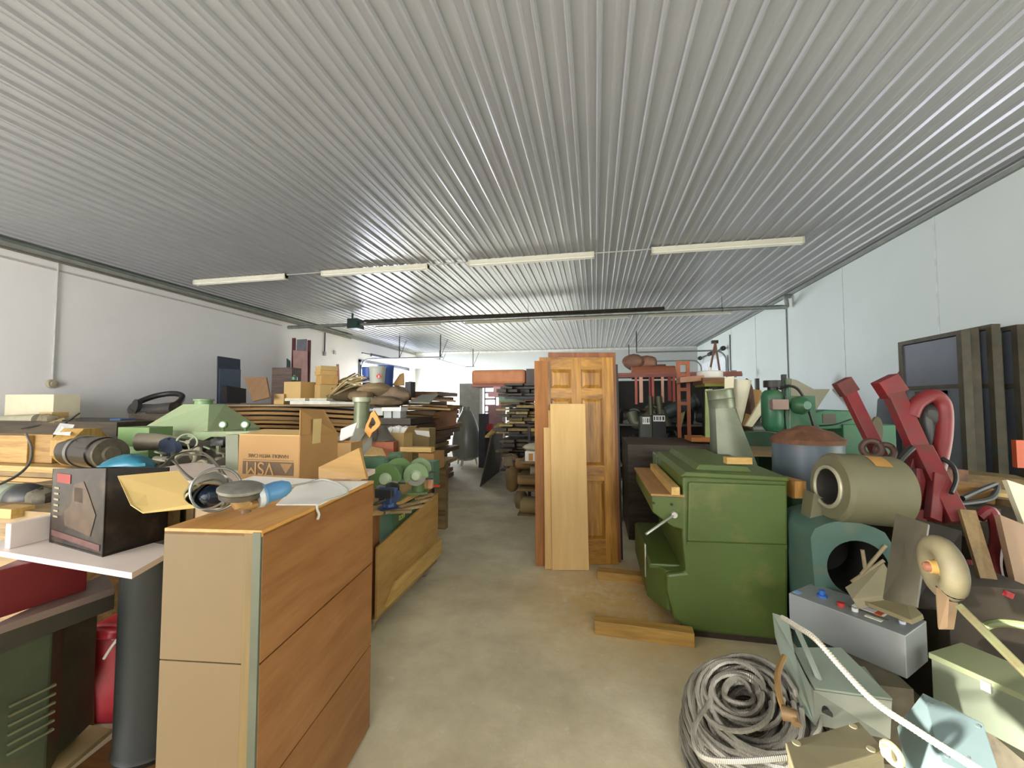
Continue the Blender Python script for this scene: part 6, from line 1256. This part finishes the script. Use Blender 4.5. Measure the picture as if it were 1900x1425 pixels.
for k, (h_, sh) in enumerate(((0.25, 0.0), (0.17, 0.03), (0.085, -0.01), (0.085, 0.01))):
    x0_, x1_ = (572+sh*60, 610+sh*60)
    a_ = Q(x0_, 740, 6.6).x; b_ = Q(x1_, 740, 6.6).x; wd = (b_-a_)*0.70
    obj('carton', MB().box(((a_+b_)/2, 6.6+0.2, zc+h_/2), (wd, 0.30, h_-0.002), rz=-0.62), [M_cardl, paint('c29a5c', 0.8), paint('cba468', 0.8), M_cardl][k], None, 0.003,
        ['lowest box of the leaning carton column', 'second carton from the bottom of the column on the plywood', 'third flat carton of the column on the plywood', 'topmost flat carton of the column on the plywood'][k], 'carton', 'carton column on the plywood'); zc += h_
onstack(508, 524, PT0, 0.19, 6.5, 0.15, M_cardl, 'small yellow carton at the foot of the left carton', 'carton', 'carton', rz=0.2)
pslab('brown_board', [(472, 746, 6.4), (503, 738, 6.3), (496, 701, 6.7), (455, 702, 6.9)], 0.03, paint('8c6c4c', 0.8), 'brown fibreboard leaning back on the plywood stack', 'board')
obj('green_bottle', MB().lathe(Q(546, 705, 6.72), (0, 0, 1), [(0, 0.05), (0.05, 0.05), (0.07, 0.02), (0.09, 0.02)], 16), paint('3c6a48', 0.3), label='small green bottle on the left carton', cat='bottle')
pbox('slatted_crate', (504, 682, 541, 735), 7.9, 0.3, wood('6b5a50', '4a3c36', 'X'), 'grey brown slatted crate behind the leaning brown board', 'crate', z0=1.552)
# sticks bundle
rr = random.Random(33)
t = thing('stick_bundle', Q(650, 745, 6.9), 'sheaf of pale sticks and lath lying behind the cartons', 'bundle')
for k in range(26):
    a_ = Q(608+rr.uniform(0, 12), 742-rr.uniform(0, 22)-k*0.3, 6.6+rr.uniform(0, .5)); b_ = Q(655+rr.uniform(0, 34), 690+rr.uniform(0, 30)+k*0.2, 7.0+rr.uniform(0, .6))
    m_ = (a_+b_)/2+Vector((0, 0, 0.06))
    obj('stick', MB().tube(smooth_path([a_, m_, b_], 4), 0.016, 4), [paint('bda878', 0.8), paint('9a8458', 0.8), paint('cbb98a', 0.8)][k % 3], t)
obj('pile_core', MB().blob(Q(650, 735, 7.15), (0.42, 0.4, 0.16), 44, 0.2, 16, 8), paint('6c5c42', 0.85), t).name = 'loose_bark'
# sacks
for k, (px, py, y, d_, c_, lb) in enumerate(((697, 722, 6.9, (0.33, 0.25, 0.13), 'a08a66', 'tan burlap sack under the grey pail'), (668, 735, 6.7, (0.25, 0.2, 0.09), '8c7858', 'flattened brown sack left of the pail'), (735, 735, 7.0, (0.26, 0.25, 0.18), '8a7660', 'dull brown sack right of the pail'), (712, 745, 6.6, (0.36, 0.2, 0.09), '77664c', 'low brown sack in front of the tan one'))):
    obj('burlap_sack', MB().blob(Q(px, py, y), d_, 50+k, 0.14, 20, 12), paint(c_, 0.9, var=0.12, bump=0.4), None, 0, lb, 'sack')
pl = Q(700, 712, 6.9); hp = Q(700, 680, 6.9).z-pl.z; rp = (Q(714, 700, 6.9).x-Q(687, 700, 6.9).x)/2
t = thing('metal_pail', pl, 'pale grey pail with red diamond label on top of the sacks', 'pail')
obj('body', MB().lathe(pl-Vector((0, 0, 0.02)), (0, 0, 1), [(0, rp*0.88), (hp*0.93, rp), (hp*0.95, rp*1.04), (hp+0.02, rp*1.04), (hp+0.02, rp*0.9)], 30), paint('b9bcae', 0.5, var=0.05), t)
q = Q(703, 698, 6.9-rp-0.004); s_ = 0.055
dl = obj('diamond_label', MB().prism([q+Vector((-s_, 0, 0)), q+Vector((0, 0, -s_)), q+Vector((s_, 0, 0)), q+Vector((0, 0, s_))], (0, -0.004, 0)), paint('c8352e', 0.5), t, label='red diamond label')
obj('label_symbol', MB().prism([q+Vector((-s_*.2, -0.005, -s_*.5)), q+Vector((s_*.2, -0.005, -s_*.5)), q+Vector((s_*.15, -0.005, 0)), q+Vector((0, -0.005, s_*.5)), q+Vector((-s_*.15, -0.005, 0))], (0, -0.002, 0)), M_white, dl)
for k, px in enumerate((686, 716)):
    p = Q(px, 712, 7.3); obj('blue_pail', MB().lathe(p-Vector((0, 0, 0.1)), (0, 0, 1), [(0, 0.13), (0.38+0.03*k, 0.15), (0.4+0.03*k, 0.155), (0.42+0.03*k, 0.15)], 24), paint('3558a8', 0.4), label=['blue pail behind the grey pail, left side', 'blue pail behind the grey pail, right side'][k], cat='pail')
pslab('cardboard_piece', [(728, 716, 7.2), (751, 716, 7.2), (750, 692, 7.3), (742, 695, 7.3)], 0.02, M_card, 'brown cardboard corner sticking up right of the blue pail', 'cardboard')
pbox('small_case', (751, 708, 762, 740), 7.0, 0.2, M_black, 'small black case right of the cardboard corner', 'case')
pbox('white_box', (690, 757, 706, 771), 6.0, 0.2, paint('cfd0c8', 0.5), 'small white box at the right end of the plywood stack', 'box', rz=0.3)
pbox('white_box', (708, 756, 744, 763), 6.0, 0.25, M_paper, 'flat white lid on the pair of pale boxes right of the pipe collar', 'box')
for k in range(2): pbox('white_box', (712+17*k, 763, 726+17*k, 776), 6.02, 0.2, paint('bcc0bc', 0.5), ['left pale box under the flat white lid', 'right pale box under the flat white lid'][k], 'box')
pbox('small_crate', (688, 776, 762, 788), 5.95, 0.9, M_dark, 'dark shallow crate beneath the pale boxes', 'crate')
obj('crate_support', MB().bb((-3.62, 5.97, 0), (-2.78, 6.9, Q(720, 789, 5.95).z)), M_dark, label='dark cupboard right of the plywood stack', cat='cupboard')
# ================================================================ brown lumber pile right of plywood
xl_ = -3.85; xr_ = Q(853, 780, 8.6).x
zz_ = 0.0; k = 0; rr = random.Random(77)
cols = [wood('7c5a3c', '5a3f28', 'X'), wood('9a7848', '735430', 'X'), wood('86664a', '604630', 'X'), wood('b0904e', '866834', 'X')]
ordn = ['first', 'second', 'third', 'fourth', 'fifth', 'sixth', 'seventh', 'eighth', 'ninth', 'tenth', 'eleventh', 'twelfth', 'thirteenth', 'fourteenth', 'fifteenth', 'sixteenth', 'seventeenth', 'eighteenth', 'nineteenth', 'twentieth']
HT = Q(800, 722, 7.6).z
while zz_ < HT-0.1 and k < 20:
    h_ = 0.095; x0 = xl_+rr.uniform(0, .2); x1 = xr_-rr.uniform(0, .35)+ (0.0 if k < 14 else -0.1*(k-14)*0.3); y0_ = 7.3+rr.uniform(-0.05, 0.15)+k*0.012
    obj('lumber_board', MB().box(((x0+x1)/2, y0_+0.65, zz_+h_/2), (x1-x0, 1.3, h_-0.012), rz=rr.uniform(-0.03, 0.03)), cols[k % 4], None, 0.003, '%s board from the bottom of the brown lumber pile' % ordn[k], 'board', 'boards in the brown lumber pile'); zz_ += h_; k += 1
pslab('grey_sheet', [(759, 748, 6.6), (797, 749, 6.6), (813, 733, 7.4), (783, 734, 7.4)], 0.02, paint('8e8f80', 0.6), 'grey flat sheet sloping on the brown lumber pile', 'sheet')
for k, (px, py, y, L, m_) in enumerate(((800, 742, 7.15, 0.8, 1), (790, 757, 7.05, 0.9, 3), (770, 772, 6.95, 0.7, 3), (810, 752, 7.2, 0.7, 1))):
    q = Q(px, py, y); obj('loose_board', MB().box((q.x, q.y+0.15, q.z), (L, 0.5, 0.035), rz=0.35-0.2*k, ry=0.06), cols[m_], None, 0.002, ['yellow loose board under the grey sheet', 'broad yellow loose board below the grey sheet', 'yellow loose board above the dark crate', 'short loose board right of the grey sheet'][k], 'board')
pslab('brown_sheet', [(800, 800, 7.1), (846, 790, 7.2), (850, 757, 7.4), (806, 768, 7.3)], 0.03, paint('7a563e', 0.8), 'reddish brown sheet standing against the lumber pile side', 'board')
# ---- items on the left wall behind
pslab('charcoal_board', [(402, 749, 8.6), (444, 749, 9.1), (444, 667, 9.1), (403, 661, 8.6)], 0.05, paint('2e3440', 0.6), 'tall dark charcoal panel leaning at the left wall', 'board')
pslab('blue_grey_board', [(405, 749, 8.4), (444, 749, 8.9), (445, 686, 8.9), (406, 684, 8.4)], 0.04, paint('47505e', 0.6), 'shorter blue grey board in front of the charcoal panel', 'board')
pslab('black_box', [(412, 746, 8.2), (448, 748, 8.7), (448, 722, 8.7), (412, 716, 8.2)], 0.15, paint('272322', 0.7), 'low black box in front of the blue grey board', 'box')
obj('wall_bench', MB().bb((-9.7, 7.2, 0), (-6.9, 9.8, 1.55)), M_dark, label='dark storage bench along the left wall behind the plywood', cat='bench')
t = thing('framed_door', Q(556, 720, 11.2), 'tall dark red framed door panel leaning at the left wall behind the cartons', 'door')
yq = 11.6
obj('stile', MB().bb(Q(539, 746, yq), Q(547, 627, yq)+Vector((0, 0.06, 0))), paint('5c2a2c', 0.6), t)
obj('stile', MB().bb(Q(568, 746, yq), Q(575, 631, yq)+Vector((0, 0.06, 0))), paint('5c2a2c', 0.6), t)
obj('infill', MB().bb(Q(547, 740, yq)+Vector((0, 0.02, 0)), Q(568, 629, yq)+Vector((0, 0.05, 0))), paint('78767e', 0.5), t)
pslab('pink_board', [(545, 744, 11.4), (571, 744, 11.4), (571, 652, 11.4), (545, 650, 11.4)], 0.03, paint('b08c84', 0.6), 'pinkish board leaning in front of the dark red framed door', 'board')
pslab('narrow_green_board', [(532, 744, 11.5), (540, 744, 11.5), (539, 670, 11.5), (533, 665, 11.5)], 0.03, paint('3e5450', 0.6), 'narrow dark green board left of the framed door', 'board')
pslab('pink_strip', [(624, 744, 12.5), (632, 744, 12.5), (629, 676, 12.6), (625, 676, 12.6)], 0.03, paint('c08878', 0.6), 'thin pink strip standing by the left wall beyond the sticks', 'board')
obj('low_partition', MB().bb((-9.7, 11.0, 0), (-6.6, 13.2, 1.62)), M_dark, label='dark stack of stored goods along the left wall near the doorway', cat='stack')
# ================================================================ propane tank, grey cabinet
tc_ = QZ(862, 856, 0.0); yt = 10.2; xt = Q(864, 800, yt).x; rt_ = 0.36
t = thing('storage_tank', (xt, yt, 0), 'grey upright storage tank with pear shaped outline at the end of the aisle', 'tank')
ztop = Q(868, 762, yt).z; zbt = 0.10
Mt = paint('8f958c', 0.35, 0.1, var=0.05)
H_ = ztop-zbt
obj('shell', MB().lathe((xt, yt, zbt), (0.02, 0, 1), [(0, 0.05), (0.03, rt_*0.55), (0.10, rt_*0.9), (0.25, rt_), (0.45*H_, rt_*0.98), (0.65*H_, rt_*0.86), (0.82*H_, rt_*0.66), (0.93*H_, rt_*0.45), (H_, 0.12)], 36), Mt, t)
obj('valve_guard', MB().cyl((xt+0.02, yt, ztop-0.04), (xt+0.02, yt, ztop+0.10), 0.10, n=20), Mt, t)
for k in range(3):
    a = 2*pi*k/3+0.5; obj('leg', MB().tube([(xt+0.22*cos(a), yt+0.22*sin(a), 0.3), (xt+0.3*cos(a), yt+0.3*sin(a), 0)], 0.022, 8), paint('b0b4ac', 0.4), t)
obj('prop_stick', MB().cyl(Q(859, 853, 9.75), Q(857, 870, 9.5), 0.02, n=8), M_white, label='short white stick standing in front of the grey tank', cat='stick')
pbox('grey_cabinet', (852, 711, 890, 800), 12.2, 0.35, paint('b3b6ae', 0.5), 'tall pale grey metal cabinet beyond the storage tank', 'cabinet', z0=0)
pbox('dark_tool_cart', (888, 768, 905, 850), 9.8, 0.5, paint('4c4e58', 0.5, 0.2, var=0.3), 'dark cluttered trolley right of the grey tank', 'trolley', z0=0)
pbox('red_box', (903, 787, 912, 800), 9.6, 0.2, paint('b83438', 0.5), 'small bright red box beside the dark trolley', 'box')
pbox('box_pedestal', (900, 800, 914, 850), 9.6, 0.25, M_dsteel, 'dark pedestal carrying the small bright red box', 'pedestal', z0=0)
t = thing('rolling_ladder', Q(907, 780, 11.5), 'pale pinkish metal ladder standing beyond the trolley', 'ladder')
yl = 11.5
for px in (899, 919): obj('rail', MB().bb(Q(px-1, 860, yl)*1.0-Vector((0, 0, 0)), Q(px+1, 707, yl)+Vector((0, 0.05, 0))), paint('6e6274', 0.5), t)
for k in range(8): a_ = Q(899, 716+k*12, yl); b_ = Q(919, 716+k*12, yl); obj('rung', MB().bb((a_.x, yl, a_.z-0.03), (b_.x, yl+0.08, a_.z+0.02)), paint('d8b8bc', 0.5), t)
# ================================================================ central lumber rack behind the oak door
CRX0 = Q(925, 800, 8.4).x; CRX1 = 0.1; ry0, ry1 = 7.6, 9.6
t = thing('lumber_rack', ((CRX0+CRX1)/2, 8.6, 0), 'tall steel lumber rack in the middle behind the oak door', 'rack')
for x, y in ((CRX0+0.04, ry1-0.1), (CRX1+0.06, ry0+0.1), (CRX1+0.06, ry1-0.1)):
    obj('post', MB().bb((x-0.04, y-0.04, 0), (x+0.04, y+0.04, 1.75)), M_dsteel, t)
obj('post', MB().bb((CRX0+0.32, ry1-0.14, 1.7), (CRX0+0.38, ry1-0.06, 2.1)), M_dsteel, t)
for z in (0.25, 1.0, 1.7): obj('arm', MB().bb((CRX0+0.3, ry0+0.05, z-0.05), (CRX1, ry0+0.12, z)).bb((CRX0+0.3, ry1-0.12, z-0.05), (CRX1, ry1-0.05, z)), M_dsteel, t)
rr = random.Random(55)
pal = ['4a3f2e', '5a4c34', 'a8904e', '8c7640', '6a5838', 'c0a860', '3c342a', '96804e']
labn = 0
lvls = [(0.25, 0.86, ['6a5838', '4a3f2e', '5a4c34', '3c342a']), (1.0, 1.56, ['b09a54', '8c7640', 'a8904e', '4a3f2e', 'c0a860']), (1.7, 1.9, ['3c342a', '4a4238', '4a4a40'])]
rownames = ['bottom', 'middle', 'upper']
for li, (z0_, z1_, pc) in enumerate(lvls):
    z = z0_; row = 0
    while z < z1_:
        h_ = rr.uniform(0.04, 0.085); x = CRX0+0.08+rr.uniform(0, 0.3); col = 0
        while x < CRX1-0.2:
            w_ = min(rr.uniform(0.18, 0.38), CRX1-x); ex = rr.uniform(0, 0.55)
            c_ = pc[rr.randrange(len(pc))]
            obj('lumber_board', MB().box((x+w_/2, (ry0+ry1)/2-ex*0.9+0.05, z+h_/2), (w_-0.012, ry1-ry0-0.1, (h_-0.008)*rr.uniform(0.7, 1.0)), rz=rr.uniform(-0.008, 0.008)), wood(c_, '%02x%02x%02x' % tuple(int(int(c_[i:i+2], 16)*0.75) for i in (0, 2, 4)), 'Y'), None, 0.002,
                '%s level board of the central lumber rack, layer %s up, %s from the left' % (rownames[li], ordn[row], ordn[col]), 'board', 'boards on the central lumber rack')
            x += w_; col += 1
        z += h_; row += 1
# coloured top goods
ym_ = 7.5
pbox('orange_roll_pack', (874, 686, 975, 713), 8.6, 0.5, paint('d08a5c', 0.6), 'long orange bundle on top of the central lumber rack', 'bundle', z0=None, bevel=0.06)
obj('rack_beam', MB().bb((Q(876, 713, 8.6).x, 8.55, Q(900, 713, 8.6).z-0.06), (CRX1, 9.2, Q(900, 713, 8.6).z-0.003)), paint('9a6458', 0.6), label='reddish beam carrying the long orange bundle', cat='beam')
pbox('dark_end_pack', (976, 684, 1010, 712), 8.5, 0.6, paint('5e504c', 0.6), 'dark grey pack right of the orange bundle', 'pack')
for k, (px, c_, lb) in enumerate((((915, 717, 983, 728), 'd0a0a0', 'pale pink board pack just below the orange bundle'), ((905, 728, 975, 736), 'c49494', 'pink board pack second below the orange bundle'), ((925, 736, 972, 744), '7fa48c', 'mint green board below the pink packs'), ((968, 728, 1010, 744), 'a87474', 'dull rose pack beside the oak door'), ((925, 744, 975, 752), 'b0925c', 'yellowish board below the mint green one'))):
    pbox('board_pack', px, 8.0+0.02*k, 1.2, paint(c_, 0.6), lb, 'board')
pbox('pink_crate', (905, 752, 932, 790), 9.9, 0.4, paint('d0a8ac', 0.6), 'pinkish stack of goods seen between ladder and lumber rack', 'stack', z0=0)
# dark plywood sheet leaning at the rack
a_ = QZ(890, 903, 0); b_ = QZ(925, 875, 0)
obj('dark_sheet', MB().slab([a_, b_, Q(934, 782, b_.y+0.05), Q(912, 800, a_.y+0.1)], 0.02), paint('43372e', 0.6), label='dark brown sheet standing on the floor against the lumber rack', cat='board')
pslab('tan_offcut', [(900, 812, 7.3), (908, 812, 7.3), (938, 788, 7.8), (925, 787, 7.8)], 0.03, paint('b09858', 0.6), 'yellowish offcut lying over the top of the dark brown sheet', 'board')
# rolls and sacks in front of the rack, left of the oak door
def fr_roll(px0, px1, py, r_, y, c_, label, nm='fabric_roll'):
    a_ = Q(px0, py, y); b_ = Q(px1, py, y); b_.z = a_.z
    L = (b_-a_).length
    t = thing(nm, a_-Vector((0, 0, r_)), label, 'roll'); m_ = paint(c_, 0.8, var=0.08)
    obj('roll', MB().lathe(a_, b_-a_, [(0.0, r_*0.3), (0.0, r_), (L, r_), (L, r_*0.3)], 26, caps=False), m_, t)
    obj('core', MB().lathe(a_+Vector((0.002, 0, 0)), b_-a_, [(0, r_*0.3), (0.01, r_*0.28), (0.03, 0.001)], 18, caps=False), M_dark, t)
    return t
ys_ = 5.75
t = thing('low_rack', (-0.8, 6.2, 0), 'low rack of rolls standing beside the oak door', 'rack')
for x in (Q(964, 900, ys_).x+0.02, 0.3):
    for y in (ys_+0.76,): obj('post', MB().bb((x-0.02, y-0.02, 0), (x+0.02, y+0.02, 1.2)), M_dsteel, t)
shz = [Q(985, p, ys_).z for p in (955, 908, 882, 857)]
for z in shz: obj('shelf', MB().bb((Q(960, 900, ys_).x, ys_, z-0.03), (0.34, ys_+0.8, z)), M_oldx, t)
fr_roll(968, 1040, 937, (Q(985, 920, ys_).z-shz[0])/2.0, ys_-0.02+0.2, 'a89468', 'big pale tan roll on the lowest shelf of the low rack')
fr_roll(962, 1040, 888, 0.085, ys_+0.2, 'b89c68', 'tan roll on the second shelf of the low rack')
fr_roll(985, 1040, 874, 0.07, ys_+0.15, 'a8a48c', 'grey white roll on the third shelf of the low rack')
fr_roll(958, 1040, 860, 0.08, ys_+0.32, 'a07c50', 'brown roll behind the grey white one on the low rack')
pbox('white_carton', (974, 838, 1030, 857), ys_+0.05, 0.4, M_paper, 'white carton with orange label on the top shelf of the low rack', 'carton', z0=shz[3]+0.001)
q = Q(977, 840, ys_+0.045); obj('orange_label', MB().bb(q+Vector((0.03, -0.004, -0.01)), q+Vector((0.09, 0.0, -0.11))), paint('d09038', 0.5), label='orange label on the white carton of the low rack', cat='label')
obj('folded_cloth', MB().blob(Q(995, 830, ys_+0.25), (0.22, 0.2, 0.06), 61, 0.12, 16, 8), paint('c6c0a6', 0.85), label='pale folded cloth on top of the white carton', cat='cloth')
obj('brown_drape', MB().blob(Q(952, 885, ys_+0.35), (0.13, 0.2, 0.20), 63, 0.2, 16, 10), paint('8a7048', 0.85), label='brown crumpled paper at the left end of the low rack', cat='paper')
obj('brown_drape', MB().blob(Q(948, 855, ys_+0.5), (0.16, 0.2, 0.1), 64, 0.3, 16, 10), paint('80705a', 0.85), label='grey brown crumpled cloth higher at the left end of the low rack', cat='cloth')
obj('paper_sack', MB().blob(Q(966, 925, ys_+0.3), (0.1, 0.2, 0.14), 65, 0.12, 16, 10), paint('94805a', 0.85), label='folded tan sack left of the big pale roll', cat='sack')
